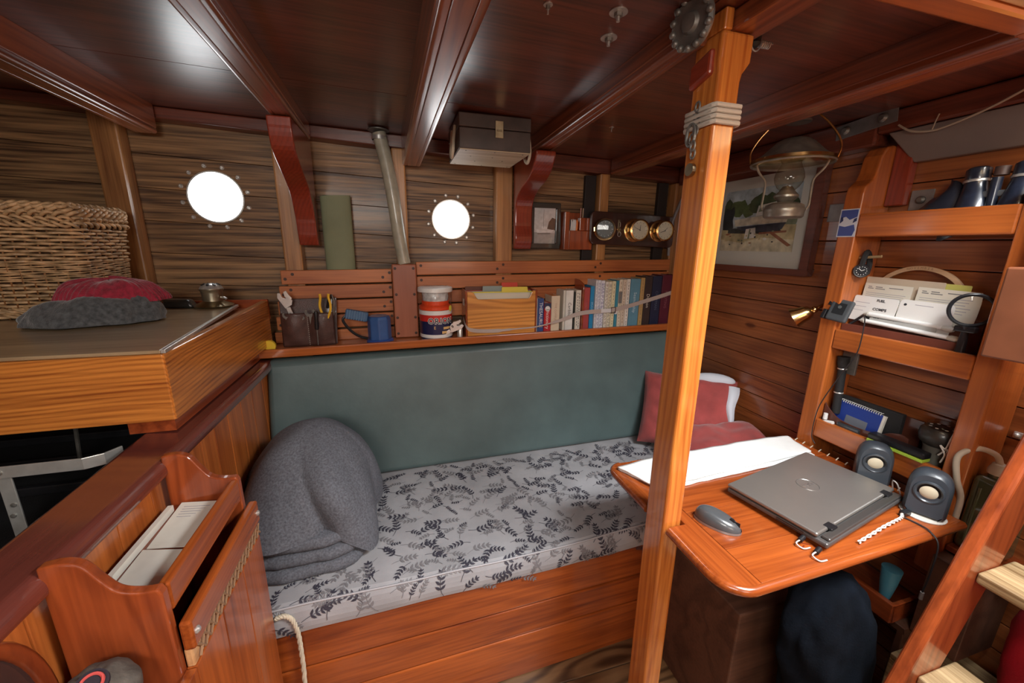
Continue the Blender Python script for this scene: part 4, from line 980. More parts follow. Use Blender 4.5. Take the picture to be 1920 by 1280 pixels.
# ---------------------------------------------------------------- books
def book(x0, x1, ztop, depth, col, label, y0=1.690, name='book', spine=None, tcol=None, tsize=None, stripes=None, lean=0.0, pagecol=None, band=None, disc=None, soft=True):
    zb_ = zs((x0+x1)/2)+0.0012
    t = thing(name, label, 'book', ((x0+x1)/2, y0+depth/2, zb_), 'books standing on the shelf')
    w_ = x1-x0-0.0012; cm = plain('cover_%s' % round(x0, 3), col, 0.45 if not soft else 0.55, coat=0.2, var=0.06)
    th = min(0.002, w_*0.2)
    mb = MB(); poly = [(x0, y0+depth), (x0, y0+0.002), (x0+0.002, y0), (x0+w_-0.002, y0), (x0+w_, y0+0.002), (x0+w_, y0+depth), (x0+w_-th, y0+depth), (x0+w_-th, y0+0.004), (x0+th, y0+0.004), (x0+th, y0+depth)]
    if w_ < 0.006: poly = [(x0, y0+depth), (x0, y0), (x0+w_, y0), (x0+w_, y0+depth), (x0+w_-th, y0+depth), (x0+w_-th, y0+0.003), (x0+th, y0+0.003), (x0+th, y0+depth)]
    mb.prism(poly, lambda u, v, q: (u, v, q), zb_, ztop)
    part('cover', mb, cm, t)
    part('pages', MB().box(x0+th+0.0002, x0+w_-th-0.0002, y0+0.0045, y0+depth-0.003, zb_+0.002, ztop-0.003), PAPER if pagecol is None else pagecol, t)
    xm = x0+w_/2; H = ztop-zb_
    if spine:
        mx = frame(Vector((xm, y0-0.0004, (ztop+zb_)/2+(0.0))), (0, 0, -1), (1, 0, 0))
        text(spine, tsize or w_*0.62, tcol or WHITE, mx, t, 'spine_title')
    if stripes:
        sm, cnt = stripes
        for k in range(cnt):
            xx = x0+w_*(k+1)/(cnt+1); rr_ = random.Random(int(x0*10000)+k); z_ = ztop-0.012
            while z_ > zb_+0.012:
                L_ = rr_.uniform(0.004, 0.016)
                mbx = MB().box(xx-w_*0.06-0.0002, xx+w_*0.06+0.0002, y0-0.0004, y0-0.0001, max(z_-L_, zb_+0.006), z_)
                part('spine_print', mbx, sm, t); z_ -= L_+rr_.uniform(0.003, 0.009)
    if band:
        bcol, za, zb2 = band
        part('spine_band', MB().box(x0+0.0003, x0+w_-0.0003, y0-0.0003, y0-0.0001, zb_+H*za, zb_+H*zb2), bcol, t)
    if disc:
        part('spine_disc', MB().cyl((xm, y0-0.0006, zb_+H*disc), (xm, y0-0.0001, zb_+H*disc), w_*0.36, 20), WHITE, t)
    return t
LAV = plain('lavender_ink', (0.25, 0.25, 0.42), 0.7); BRI = plain('brown_ink', (0.3, 0.2, 0.12), 0.7); GRI = plain('grey_ink', (0.18, 0.18, 0.18), 0.7)
NAVY = plain('navy_band', (0.02, 0.03, 0.08), 0.5); CREAMI = plain('cream_ink', (0.75, 0.70, 0.58), 0.6); GOLDI = plain('gold_ink2', (0.5, 0.38, 0.16), 0.5)
book(0.605, 0.611, 1.168, 0.085, (0.42, 0.46, 0.48), 'thin grey booklet touching the right side of the wooden file box')
book(0.6115, 0.642, 1.166, 0.085, (0.03, 0.07, 0.24), 'dark blue thesaurus with white capitals on its spine', spine='THESAURUS', tsize=0.022, tcol=WHITE)
book(0.6425, 0.678, 1.144, 0.080, (0.50, 0.015, 0.02), 'short red paperback dictionary with a white disc on its spine', spine='   Dictionary', tsize=0.022, tcol=WHITE, band=(NAVY, 0.80, 0.995), disc=0.80)
book(0.6785, 0.722, 1.176, 0.090, (0.74, 0.62, 0.46), 'cream paperback with a faint pink title, right of the red dictionary', spine='THE COMPLETE', tsize=0.014, tcol=plain('pink_ink', (0.5, 0.30, 0.22), 0.6), pagecol=plain('orange_pages', (0.75, 0.35, 0.12), 0.7))
book(0.737, 0.749, 1.200, 0.090, (0.70, 0.68, 0.60), 'thin pale book with a plain cover left of the thick white one')
book(0.750, 0.790, 1.200, 0.092, (0.80, 0.80, 0.76), 'thick white book with large black curly letters down its spine', spine='Caribbas', tsize=0.021, tcol=INK)
book(0.793, 0.801, 1.192, 0.090, (0.03, 0.035, 0.03), 'very thin black book squeezed between the thick white and the cream one')
book(0.8015, 0.829, 1.200, 0.090, (0.76, 0.73, 0.63), 'cream book just left of the wooden divider', stripes=(GRI, 2))
# divider
zb_ = zs(0.835)+0.0012
mb = MB(); pr = smooth_poly([(1.676, 1.205), (1.680, 1.222), (1.692, 1.232), (1.73, 1.245), (1.775, 1.248)], 5)
mb.prism([(1.676, zb_)]+pr+[(1.779, zb_)], lambda u, v, q: (q, u, v), 0.8305, 0.8375)
solo('book_divider', mb, W_rack('y'), 'red-brown wooden divider with a rounded top between the books', 'divider', bevel=0.002)
book(0.839, 0.874, 1.212, 0.085, (0.40, 0.06, 0.06), 'dull red cloth book right of the wooden divider', y0=1.688, spine='Living Aboard', tsize=0.010, tcol=plain('faded_pink', (0.45, 0.16, 0.14), 0.6))
book(0.876, 0.897, 1.218, 0.085, (0.015, 0.24, 0.50), 'bright blue slim book with a rounded spine', spine='SPLICING', tsize=0.013, tcol=plain('paleblue', (0.35, 0.6, 0.8), 0.6))
book(0.902, 0.913, 1.246, 0.100, (0.78, 0.77, 0.80), 'tall white book with pale lavender print, leftmost of the white group', stripes=(LAV, 1))
book(0.9135, 0.929, 1.246, 0.100, (0.76, 0.77, 0.83), 'tall white book with two lavender columns of print, second of the white group', stripes=(LAV, 2))
book(0.9295, 0.951, 1.243, 0.100, (0.77, 0.78, 0.84), 'tall white book with wide lavender print, right of the other lavender ones', stripes=(LAV, 3))
book(0.9535, 0.9705, 1.238, 0.095, (0.74, 0.72, 0.65), 'cream slim book left of the strap buckle', stripes=(BRI, 2))
book(0.971, 0.990, 1.238, 0.095, (0.76, 0.71, 0.55), 'ivory book directly behind the strap buckle', stripes=(GRI, 2))
book(0.9905, 1.0105, 1.240, 0.095, (0.78, 0.74, 0.50), 'pale yellow book left of the blue and white one', stripes=(BRI, 1))
book(1.0115, 1.0275, 1.243, 0.095, (0.05, 0.27, 0.38), 'slim sea-blue book with a white figure low on its spine', band=(WHITE, 0.28, 0.42))
book(1.028, 1.0475, 1.248, 0.098, (0.76, 0.70, 0.56), 'cream book with a grey bar on its spine, right of the sea-blue one', band=(GRI, 0.50, 0.75), stripes=(BRI, 1))
book(1.048, 1.0685, 1.247, 0.098, (0.72, 0.62, 0.50), 'pinkish beige book between two cream ones', stripes=(BRI, 1))
book(1.069, 1.0895, 1.249, 0.098, (0.79, 0.76, 0.70), 'off-white book left of the wide light-blue one', stripes=(GRI, 1))
book(1.091, 1.1465, 1.250, 0.100, (0.12, 0.30, 0.42), 'wide light-blue book with two columns of white writing', spine='Seamanship', tsize=0.022, tcol=plain('paleblue2', (0.6, 0.75, 0.82), 0.5))
book(1.1475, 1.171, 1.255, 0.100, (0.50, 0.33, 0.13), 'tan slim book right of the wide light-blue one', stripes=(BRI, 1))
book(1.172, 1.214, 1.262, 0.100, (0.045, 0.03, 0.03), 'dark brown-black book with pale title letters near the post', spine='Dutton', tsize=0.024, tcol=CREAMI, soft=False)
book(1.216, 1.268, 1.263, 0.100, (0.015, 0.022, 0.06), 'thick navy hardback with faint capitals, left of the maroon one', spine='CHAPMAN', tsize=0.020, tcol=plain('faint_blue', (0.10, 0.13, 0.2), 0.5), soft=False)
book(1.270, 1.325, 1.268, 0.100, (0.10, 0.012, 0.03), 'thick maroon hardback, last book on the shelf beside the post', spine='PILOTING', tsize=0.020, tcol=plain('faint_pink', (0.28, 0.10, 0.12), 0.5), soft=False)
book(1.327, 1.36, 1.268, 0.100, (0.08, 0.02, 0.02), 'dark book at the far right end of the shelf, behind the post', soft=False)
# strap across books
pts = spline3([(0.265, 1.69, 1.085), (0.275, 1.663, 1.05), (0.31, 1.662, 1.035), (0.40, 1.662, 1.030), (0.50, 1.661, 1.035), (0.59, 1.66, 1.040), (0.66, 1.664, 1.052), (0.73, 1.668, 1.068), (0.80, 1.670, 1.090), (0.87, 1.674, 1.098), (0.96, 1.680, 1.100), (1.05, 1.682, 1.112), (1.15, 1.684, 1.135), (1.25, 1.685, 1.160), (1.34, 1.685, 1.185), (1.375, 1.69, 1.195), (1.40, 1.72, 1.20)], 6)
mb = MB(); vs = []
for i, p in enumerate(pts):
    tg = (pts[min(i+1, len(pts)-1)]-pts[max(i-1, 0)]).normalized(); tw = 0.35+0.5*max(0, min(1, (p.x-0.6)/0.15))
    h = 0.010*(0.55+0.45*max(0, min(1, (p.x-0.66)/0.12))) if p.x > 0.42 else 0.0085
    if 0.48 < p.x < 0.68: h = 0.003
    vs += [p+Vector((0, 0, h)), p+Vector((0, -0.0016, h)), p+Vector((0, -0.0016, -h)), p+Vector((0, 0, -h))]
fs = []
for i in range(len(pts)-1):
    for k in range(4): fs.append((4*i+k, 4*i+(k+1) % 4, 4*i+4+(k+1) % 4, 4*i+4+k))
fs += [(3, 2, 1, 0), tuple(4*(len(pts)-1)+k for k in range(4))]
mb.add(vs, fs)
t = thing('strap', 'pale webbing strap holding the books and the file box on the shelf', 'strap', (0.8, 1.66, 1.03))
part('webbing', mb, plain('webbing', (0.50, 0.42, 0.38), 0.8, bump=0.5, bs=600), t)
part('buckle_frame', MB().tube([(0.985, 1.6765, 1.088), (1.008, 1.677, 1.090), (1.008, 1.677, 1.116), (0.985, 1.6765, 1.114)], 0.0028, 6, closed=True), plain('buckle', (0.12, 0.07, 0.06), 0.4), t)
part('buckle_slide', MB().box(0.930, 0.984, 1.6755, 1.6775, 1.0915, 1.110), plain('buckle_white', (0.7, 0.7, 0.72), 0.4), t, bevel=0.002)

# ---------------------------------------------------------------- hull wall fittings
t = thing('picture_frame', 'small dark frame with a black-and-white photograph of a boat, right of the curved knee', 'picture', (0.69, 1.85, 1.39))
fx0, fx1, fz0, fz1, fy = 0.611, 0.768, 1.388, 1.600, 1.838
FRM = plain('frame_dark', (0.035, 0.038, 0.034), 0.4, coat=0.3)
part('frame', MB().box(fx0, fx1, fy, HY-0.001, fz0, fz0+0.024).box(fx0, fx1, fy, HY-0.001, fz1-0.024, fz1).box(fx0, fx0+0.024, fy, HY-0.001, fz0+0.024, fz1-0.024).box(fx1-0.024, fx1, fy, HY-0.001, fz0+0.024, fz1-0.024), FRM, t, bevel=0.004)
def flat(poly, y, m, parent, nm='image_patch'):
    return part(nm, MB().prism(poly, lambda u, v, w_: (u, w_, v), y-0.0003, y), m, parent)
gx0, gx1, gz0, gz1 = fx0+0.024, fx1-0.024, fz0+0.024, fz1-0.024
pic = []
mb = MB(); GM = [plain('g%d' % k, (c_, c_, c_*1.02), 0.4, var=0.15, vs=60) for k, c_ in enumerate((0.70, 0.42, 0.85, 0.06, 0.22))]
def pp_(mi, poly, d): mb.mi = mi; mb.prism([(gx0+(gx1-gx0)*a, gz0+(gz1-gz0)*b) for a, b in poly], lambda u, v, w_: (u, w_, v), fy+0.008-d, fy+0.0085)
pp_(0, [(0, 0), (1, 0), (1, 1), (0, 1)], 0.0); pp_(1, [(0, 0), (1, 0), (1, 0.30), (0, 0.32)], 0.0003)
pp_(3, [(0.62, 0.42), (1, 0.38), (1, 0.70), (0.85, 0.74), (0.70, 0.62)], 0.0004)
pp_(2, [(0.03, 0.42), (0.15, 0.30), (0.80, 0.31), (0.95, 0.40), (0.6, 0.37), (0.3, 0.38)], 0.0006)
pp_(4, [(0.15, 0.30), (0.80, 0.31), (0.75, 0.27), (0.2, 0.26)], 0.0006); pp_(2, [(0.35, 0.40), (0.62, 0.40), (0.62, 0.48), (0.38, 0.49)], 0.0006)
pp_(4, [(0.44, 0.45), (0.455, 0.45), (0.455, 0.97), (0.445, 0.97)], 0.0008)
part('photograph', mb, GM, t)
part('pane', MB().add([(gx0, fy+0.005, gz0), (gx1, fy+0.005, gz0), (gx1, fy+0.005, gz1), (gx0, fy+0.005, gz1)], [(0, 1, 2, 3)]), PANE, t)
# pen holder box
t = thing('pen_box', 'small red-brown wall box holding pens beside the framed photograph', 'pen holder', (0.86, 1.84, 1.39))
RB = W_rack('z')
part('box_body', MB().box(0.775, 0.800, 1.80, HY-0.001, 1.385, 1.560).box(0.800, 0.925, 1.805, 1.811, 1.385, 1.475).box(0.800, 0.885, 1.852, HY-0.001, 1.385, 1.560).box(0.800, 0.925, 1.811, 1.834, 1.385, 1.392).box(0.8555, 0.925, 1.805, 1.834, 1.4755, 1.535), RB, t, bevel=0.002)
cols = [(0.8, 0.8, 0.78), (0.75, 0.75, 0.72), (0.85, 0.25, 0.06), (0.7, 0.7, 0.7), (0.03, 0.03, 0.03)]
names = ['white pen leaning in the wall pen box, leftmost', 'second white pen in the wall pen box', 'orange pen at the right of the white ones in the wall box', 'grey pen at the back of the wall pen box', 'black pen at the left edge of the wall pen box']
for k, cl in enumerate(cols):
    x = [0.812, 0.825, 0.843, 0.833, 0.806][k]
    solo('pen', MB().tube([(x, 1.825, 1.393), (x+0.004, 1.822, 1.512), (x+0.005, 1.821, 1.526)], [0.0068, 0.0068, 0.003], 10), plain('pen%d' % k, cl, 0.35, coat=0.3), names[k], 'pen', 'pens in the wall box', smooth=True)
for k in range(4):
    x = 0.872+k*0.012
    solo('pencil', MB().tube([(x, 1.843, 1.5365 if 0 else 1.40), (x+0.003, 1.843, 1.582)], 0.0028, 8), plain('redpen%d' % k, (0.55, 0.25+0.1*(k % 2), 0.2), 0.4), 'thin pinkish pencil standing at the back of the wall box, %s' % ['leftmost of four', 'second of four', 'third of four', 'rightmost of four'][k], 'pencil', 'pencils at the back of the wall box', smooth=True)
# instrument board with three brass instruments
t = thing('instrument_board', 'dark wooden board carrying brass instruments, on the hull right of the pen box', 'instrument board', (1.15, 1.79, 1.4))
bp = []
for cx_, cz_, a0_ in ((1.352, 1.532, 0), (0.925, 1.545, 90), (0.925, 1.435, 180), (1.352, 1.422, 270)):
    for k in range(5):
        a = math.radians(a0_+k*22.5); bp.append((cx_+0.022*math.cos(a), cz_+0.022*math.sin(a)))
part('board', MB().prism(bp, lambda u, v, w_: (u, w_, v), 1.782, 1.7985), plain('dark_board', (0.05, 0.018, 0.012), 0.3, coat=0.5, var=0.2), t, bevel=0.003)
def clock(x, z, r, lb, face, hands, nm='ship_clock', cat='clock', turned=False):
    q = thing(nm, lb, cat, (x, 1.75, z), 'brass instruments on the dark board')
    y = 1.7815; ax = (0, -1, 0)
    if turned: ax = (-0.45, -0.89, 0)
    axv = Vector(ax).normalized(); c = Vector((x, y, z))
    part('base_ring', MB().lathe([(r*1.12, 0), (r*1.12, 0.004), (r*0.95, 0.008)], c+Vector((0, 0, 0)) if not turned else c+axv*0.024, ax, 36), BRASS, q, smooth=True)
    part('case', MB().lathe([(r*0.93, 0.006 if not turned else 0.026), (r*0.95, 0.045), (r*1.04, 0.047), (r*1.05, 0.053), (r*0.90, 0.056), (r*0.86, 0.050)], c, ax, 36), BRASS if not turned else OLDBRASS, q, smooth=True)
    part('dial', MB().lathe([(r*0.88, 0.0505), (0, 0.0505)], c, ax, 36, cap=False), face, q)
    u = Vector((1, 0, 0)) if not turned else Vector((0, 0, 1)).cross(axv)*1; u = Vector((-axv.y, axv.x, 0)).normalized(); v = Vector((0, 0, 1))
    for k in range(12):
        a = 2*PI*k/12; p = c+axv*0.0508+(u*math.sin(a)+v*math.cos(a))*r*0.72
        part('hour_mark', MB().box(-0.0006, 0.0006, -r*0.07, r*0.07, 0, 0.0004, frame(p, u*math.cos(a)-v*math.sin(a), u*math.sin(a)+v*math.cos(a))), INK if not turned else WHITE, q)
    for (a, L_, wd) in hands:
        a = math.radians(a); p = c+axv*0.0512
        part('hand', MB().prism([(-wd, -L_*0.15), (wd, -L_*0.15), (wd*0.4, L_), (-wd*0.4, L_)], lambda s1, s2, s3: frame(p, u*math.cos(a)-v*math.sin(a), u*math.sin(a)+v*math.cos(a)) @ Vector((s1, s2, s3)), 0, 0.0004), INK if not turned else WHITE, q)
    part('glass', MB().lathe([(0, 0.056), (r*0.5, 0.0558), (r*0.89, 0.0545)], c, ax, 32, cap=False), PANE, q, smooth=True)
    part('knob', MB().sphere(c+u*r*1.22+axv*0.045, 0.0045, 10, 6), BRASS, q, smooth=True)
    part('hinge', MB().box(-0.004, 0.004, -0.010, 0.010, -0.004, 0.004, frame(c-u*r*1.08+axv*0.035, u, v)), BRASS, q, bevel=0.001)
DIAL = plain('dial', (0.72, 0.68, 0.55), 0.5)
clock(1.140, 1.482, 0.050, 'brass clock with a cream dial and black hands, left one of the two', DIAL, [(-68, 0.036, 0.0012), (5, 0.024, 0.0018)])
clock(1.283, 1.482, 0.048, 'brass barometer with a cream dial, rightmost on the dark board', DIAL, [(-110, 0.028, 0.002), (40, 0.020, 0.0015)], 'barometer', 'barometer')
clock(0.978, 1.482, 0.046, 'open brass instrument case with a dark dial turned to the left on the board', plain('darkdial', (0.04, 0.04, 0.035), 0.4), [(-30, 0.02, 0.0015)], 'swung_instrument', 'instrument', True)
q = thing('brass_keyhook', 'small brass hook plate with a hanging ring between the instruments', 'hook', (1.055, 1.775, 1.46), None)
part('plate', MB().box(1.048, 1.060, 1.779, 1.7815, 1.46, 1.53), OLDBRASS, q, bevel=0.001)
part('ring', MB().tube([(1.054+0.009*math.cos(a), 1.774, 1.462+0.011*math.sin(a)) for a in [2*PI*k/16 for k in range(16)]], 0.0018, 6, closed=True), METAL, q, smooth=True)
part('hook', MB().tube(spline3([(1.054, 1.779, 1.52), (1.054, 1.770, 1.515), (1.054, 1.768, 1.50), (1.054, 1.773, 1.495)], 4), 0.0018, 6), METAL, q, smooth=True)

# wooden box hung under the ceiling
t = thing('wooden_chest', 'small dark wooden chest with a brass hasp and rope handles hung under the ceiling', 'chest', (0.34, 1.53, 1.708))
x0, x1, y0, y1, z0 = 0.215, 0.462, 1.40, 1.665, 1.7085
DW = plain('greybrown_wood', (0.075, 0.055, 0.048), 0.5, var=0.3, vs=14, coat=0.15)
part('box', MB().box(x0, x1, y0, y1, z0+0.003, 1.776), DW, t, bevel=0.003)
part('lid', MB().box(x0-0.001, x1+0.001, y0-0.001, y1+0.001, 1.7775, 1.8195), DW, t, bevel=0.003)
part('bottom_sheet', MB().box(x0+0.002, x1-0.002, y0+0.002, y1-0.002, z0, z0+0.0028), wood((0.72, 0.60, 0.42), (0.42, 0.30, 0.18), 'x', 0.6, 0.0, 4, 0.3, 0.8, 0.2), t)
for (a, b) in ((0.24, 1.42), (0.34, 1.42), (0.44, 1.42), (0.27, 1.50), (0.35, 1.50), (0.40, 1.55), (0.30, 1.58), (0.235, 1.65), (0.34, 1.65), (0.445, 1.65)):
    part('nail', MB().lathe([(0.0026, 0), (0.0026, -0.0006), (0, -0.0006)], (a, b, z0), (0, 0, 1), 8), INK, t)
part('hasp', MB().box(0.336, 0.364, y0-0.004, y0-0.0012, 1.750, 1.802), OLDBRASS, t, bevel=0.001)
part('staple', MB().tube([(0.343, y0-0.004, 1.772), (0.343, y0-0.010, 1.772), (0.357, y0-0.010, 1.772), (0.357, y0-0.004, 1.772)], 0.0018, 6), OLDBRASS, t)
for xx, sg in ((x0, -1), (x1, 1)):
    pts = spline3([(xx+sg*0.006, 1.45, 1.79), (xx+sg*0.012, 1.448, 1.75), (xx+sg*0.014, 1.45, 1.715), (xx+sg*0.015, 1.48, 1.695), (xx+sg*0.013, 1.51, 1.72), (xx+sg*0.006, 1.52, 1.79)], 8)
    part('rope_handle', MB().tube(pts, 0.0055, 8), ROPE, t, smooth=True)
# ceiling bolts
BP = [(0.417, 0.763, 'round washer and nut on the ceiling, nearest the top edge right of centre'), (0.445, 0.848, 'round washer and nut on the ceiling just below the nearest one'), (0.753, 1.372, 'small bolt end on the ceiling between the two right-hand beams'), (0.287, 0.787, 'small bare bolt end on the ceiling above the wooden chest')]
for k, (x, y, lb) in enumerate(BP):
    q = thing('ceiling_bolt', lb, 'bolt', (x, y, zc(x)), 'bolts through the ceiling')
    c = (x, y, zc(x)); s_ = 1.0 if k < 2 else 0.5
    part('washer', MB().lathe([(0.017*s_, 0), (0.017*s_, -0.0018), (0.0, -0.0018)], c, n=24), METAL, q, smooth=True)
    part('nut', MB().lathe([(0.008*s_, -0.002), (0.008*s_, -0.008), (0, -0.008)], c, n=6), DULL, q)
    part('thread', MB().cyl((x, y, zc(x)-0.008), (x, y, zc(x)-0.016), 0.0035*s_, 10), METAL, q, smooth=True)
q = thing('coil_fitting', 'small black fitting with a coiled spring on the ceiling right of the post top', 'fitting', (0.70, 0.735, 1.79))
part('socket', MB().lathe([(0.014, 0), (0.014, -0.02), (0.008, -0.026), (0, -0.026)], (0.70, 0.73, zc(0.7)), n=16), BLACK, q, smooth=True)
part('spring', MB().tube([(0.705+0.0010*i*0.6, 0.728+0.006*math.cos(i*0.8), 1.796+0.006*math.sin(i*0.8)) for i in range(60)], 0.0012, 5), METAL, q, smooth=True)
part('wire_loop', MB().tube([(0.700+0.012*math.cos(a), 0.722, 1.795+0.016*math.sin(a)) for a in [2*PI*k/16 for k in range(16)]], 0.0014, 5, closed=True), METAL, q, smooth=True)

# ================================================================== wool blanket and pillows on the bench
def blanket():
    mb = MB(); cx_, cy_ = -0.298, 1.235; z0 = 0.492
    # draped dome
    def dome(u, v):
        a = u*2*PI; ca, sa = math.cos(a), math.sin(a)
        th = v*PI*0.5
        e = 1.2
        sq = (abs(ca)**2.6+abs(sa)**2.6)**(-1/2.6)
        rr = math.cos(th)**e if v < 1 else 0.0
        hx = 0.196+0.0*v; hy = 0.225
        rim = 0.105+0.012*noise.noise(Vector((ca*1.3+3, sa*1.3, 0)))-0.085*min(1, max(0, (a-5.05)/0.45))-0.06*min(1, max(0, (2.8-a)/0.5))*(1 if a < 3 else 0)
        z = z0+rim+(0.350-rim)*math.sin(th)**0.9
        x = hx*ca*sq*rr; y = hy*sa*sq*rr
        # fold lines fanning from the top to the front corner
        p = Vector((x*5, y*5, z*4)); f = noise.noise(p)*0.022+noise.noise(p*2.3)*0.010
        crease = (0.012*math.sin(a*5+z*9+2.0*noise.noise(p*0.8))*(1-v)**0.7-0.024*math.exp(-((a-5.0+0.9*v)/0.09)**2)*(1-v)**2.2+0.022*math.exp(-((a-5.45+0.9*v)/0.30)**2)*(1-v)+0.012*math.exp(-((a-4.3+0.5*v)/0.3)**2)*(1-v))
        k = 1+(f+crease)/0.2
        x *= k; y *= k
        lean = (z-z0)
        return Vector((cx_+x+0.02*lean-0.04*(y/0.2)*0.3, cy_+y+0.18*lean, z+0.01*noise.noise(p*1.7)*(1-v)))
    mb.surf(dome, 110, 60, cu=True)
    # folded layers under it
    for L_ in range(3):
        zc_ = z0+0.0205+L_*0.036; hx = 0.182-0.006*L_; hy = 0.215-0.006*L_; t_ = 0.0185
        def layer(u, v, L_=L_, zc_=zc_, hx=hx, hy=hy, t_=t_):
            a = u*2*PI; ca, sa = math.cos(a), math.sin(a); sq = (abs(ca)**3.5+abs(sa)**3.5)**(-1/3.5)
            w_ = 1+0.035*noise.noise(Vector((ca*2.2+L_*3, sa*2.2, L_)))+0.015*noise.noise(Vector((ca*7, sa*7, L_*4)))
            b = (v-0.5)*PI
            ex = hx*sq*w_-t_+t_*math.cos(b); ey = hy*sq*w_-t_+t_*math.cos(b)
            if v < 0.02 or v > 0.98: ex *= 0.3; ey *= 0.3
            zz_ = zc_+t_*math.sin(b)+0.004*noise.noise(Vector((ca*3, sa*3, L_*7)))*(1 if L_ else 0.2)+(0.004*sa if 0 else 0)
            return Vector((cx_+ca*ex-0.002*L_, cy_-0.012+sa*ey+0.004*L_, zz_))
        mb.surf(layer, 120, 14, cu=True)
    return mb
WOOL = plain('grey_wool', (0.12, 0.125, 0.145), 0.95, var=0.35, vs=190, bump=0.6, bs=420)
t = thing('blanket', 'thick grey wool blanket folded in a heap at the left end of the bench', 'blanket', (-0.298, 1.235, 0.492))
part('wool', blanket(), WOOL, t, smooth='all')
def green(u, v):
    a = u*2*PI; b = v*PI
    return Vector((-0.463+0.030*math.cos(a)*math.sin(b), 1.44+0.045*math.sin(a)*math.sin(b), 0.60+0.105*math.cos(b)))
t = thing('green_cloth', 'olive green cloth bundle tucked behind the left side of the grey blanket', 'cloth', (-0.445, 1.30, 0.5))
part('cloth', MB().surf(green, 30, 20, cu=True), plain('olive_cloth', (0.10, 0.11, 0.05), 0.85, bump=0.5), t, smooth='all')
def pillow(nm, lb, c, w_, h, th, rot, mat, lining=None):
    t = thing(nm, lb, 'pillow', tuple(c), None, rot)
    def half(sg):
        def f(u, v):
            a, b = 2*u-1, 2*v-1
            x = a*w_/2*(1-0.10*(1-b*b)*0.5*abs(a)); y = b*h/2*(1-0.10*(1-a*a)*0.5*abs(b))
            pr_ = max(0, (1-a**4))**0.5*max(0, (1-b**4))**0.5
            n_ = noise.noise(Vector((x*9+c[0]*5, y*9, sg*3)))*0.018*pr_+0.006*noise.noise(Vector((x*26, y*26, sg)))
            return Vector((x, y, sg*(th/2*pr_)+n_))
        return f
    mb = MB().surf(half(1), 44, 36).surf(half(-1), 44, 36)
    part('case', mb, mat, t, smooth='all', local=True)
    return t
RED = plain('brick_red', (0.34, 0.055, 0.05), 0.85, var=0.2, vs=14, bump=0.4, bs=300, sheen=0.3)
R1 = (Matrix.Rotation(math.radians(-38), 3, 'Z') @ Matrix.Rotation(math.radians(62), 3, 'X'))
R2 = (Matrix.Rotation(math.radians(-10), 3, 'Z') @ Matrix.Rotation(math.radians(14), 3, 'X') @ Matrix.Rotation(math.radians(-4), 3, 'Y'))
t1 = pillow('pillow', 'upright brick-red pillow with white lining showing, in the corner behind the post', Vector((1.245, 1.39, 0.665)), 0.40, 0.34, 0.13, R1, RED)
WL = plain('pillow_white', (0.62, 0.65, 0.72), 0.8, bump=0.3)
def lin(u, v):
    a = (u-0.5); return Vector((0.170+0.05*a*(0.4+v)+0.004*math.sin(v*9), -0.06+0.20*v, 0.040-0.10*abs(v-0.5)**2+0.02*math.sin(u*PI)))
part('lining', MB().surf(lin, 10, 14), WL, t1, smooth='all', local=True)
o = MB().sphere((0.10, 0.165, 0.01), (0.09, 0.03, 0.028), 20, 10)
part('lining', o, WL, t1, smooth='all', local=True)
pillow('pillow', 'flat brick-red pillow lying on the mattress behind the table, against the planked bulkhead', Vector((1.235, 1.105, 0.600)), 0.38, 0.36, 0.13, R2, RED)

# ================================================================== table and what stands on it
TZ = 0.750
t = thing('table', 'glossy orange wooden table notched around the post, carrying the laptop', 'table', (0.97, 0.72, 0.728))
def arc(cx_, cy_, r, a0, a1, n=8): return [(cx_+r*math.cos(math.radians(a0+(a1-a0)*k/n)), cy_+r*math.sin(math.radians(a0+(a1-a0)*k/n))) for k in range(n+1)]
outline = arc(0.655, 0.541, 0.062, 262, 180)+[(0.593, 0.668), (0.637, 0.668), (0.637, 0.752), (0.593, 0.752)]+arc(0.633, 0.915, 0.040, 180, 95)+[(1.316, 0.957), (1.318, 0.50)]
inner = [(0.668, 0.482), (0.668, 0.954), (1.316, 0.957), (1.318, 0.50)]
cleat = arc(0.655, 0.541, 0.062, 262, 180)+[(0.593, 0.668), (0.637, 0.668), (0.637, 0.752), (0.593, 0.752)]+arc(0.633, 0.915, 0.040, 180, 95)+[(0.667, 0.953), (0.667, 0.482)]
seams_y = [(0.482, 0.575), (0.5758, 0.70), (0.7008, 0.83), (0.8308, 0.955)]
mb = MB()
def fy(x): return 0.482+(x-0.668)*0.0277
xs = (0.6682, 1.318)
for i, (a, b) in enumerate(seams_y):
    a0_, a1_ = (fy(xs[0]), fy(xs[1])) if i == 0 else (a, a)
    mb.prism([(xs[0], a0_), (xs[1], a1_), (xs[1], b), (xs[0], b)], lambda u, v, w_: (u, v, w_), TZ-0.022, TZ)
part('tabletop', mb, W_table('x'), t, bevel=0.0012)
part('end_cleat', MB().prism(cleat, lambda u, v, w_: (u, v, w_), TZ-0.022, TZ), W_table('y'), t, bevel=0.0012)
rimp = [(x, y, TZ-0.011) for x, y in arc(0.655, 0.541, 0.062, 262, 180)]+[(0.593, 0.60, TZ-0.011), (0.593, 0.666, TZ-0.011)]
part('rim', MB().tube([(1.318, 0.4975, TZ-0.011), (0.95, 0.4875, TZ-0.011)]+rimp, 0.0112, 10), W_table('x'), t, smooth=True)
rimp = [(0.593, 0.754, TZ-0.011), (0.593, 0.84, TZ-0.011)]+[(x, y, TZ-0.011) for x, y in arc(0.633, 0.915, 0.040, 180, 95)]
part('rim', MB().tube(rimp, 0.0112, 10), W_table('x'), t, smooth=True)
part('hinge_rail', MB().box(1.285, 1.3285, 0.53, 0.955, TZ-0.062, TZ-0.023), W_rack('y'), t, bevel=0.003)
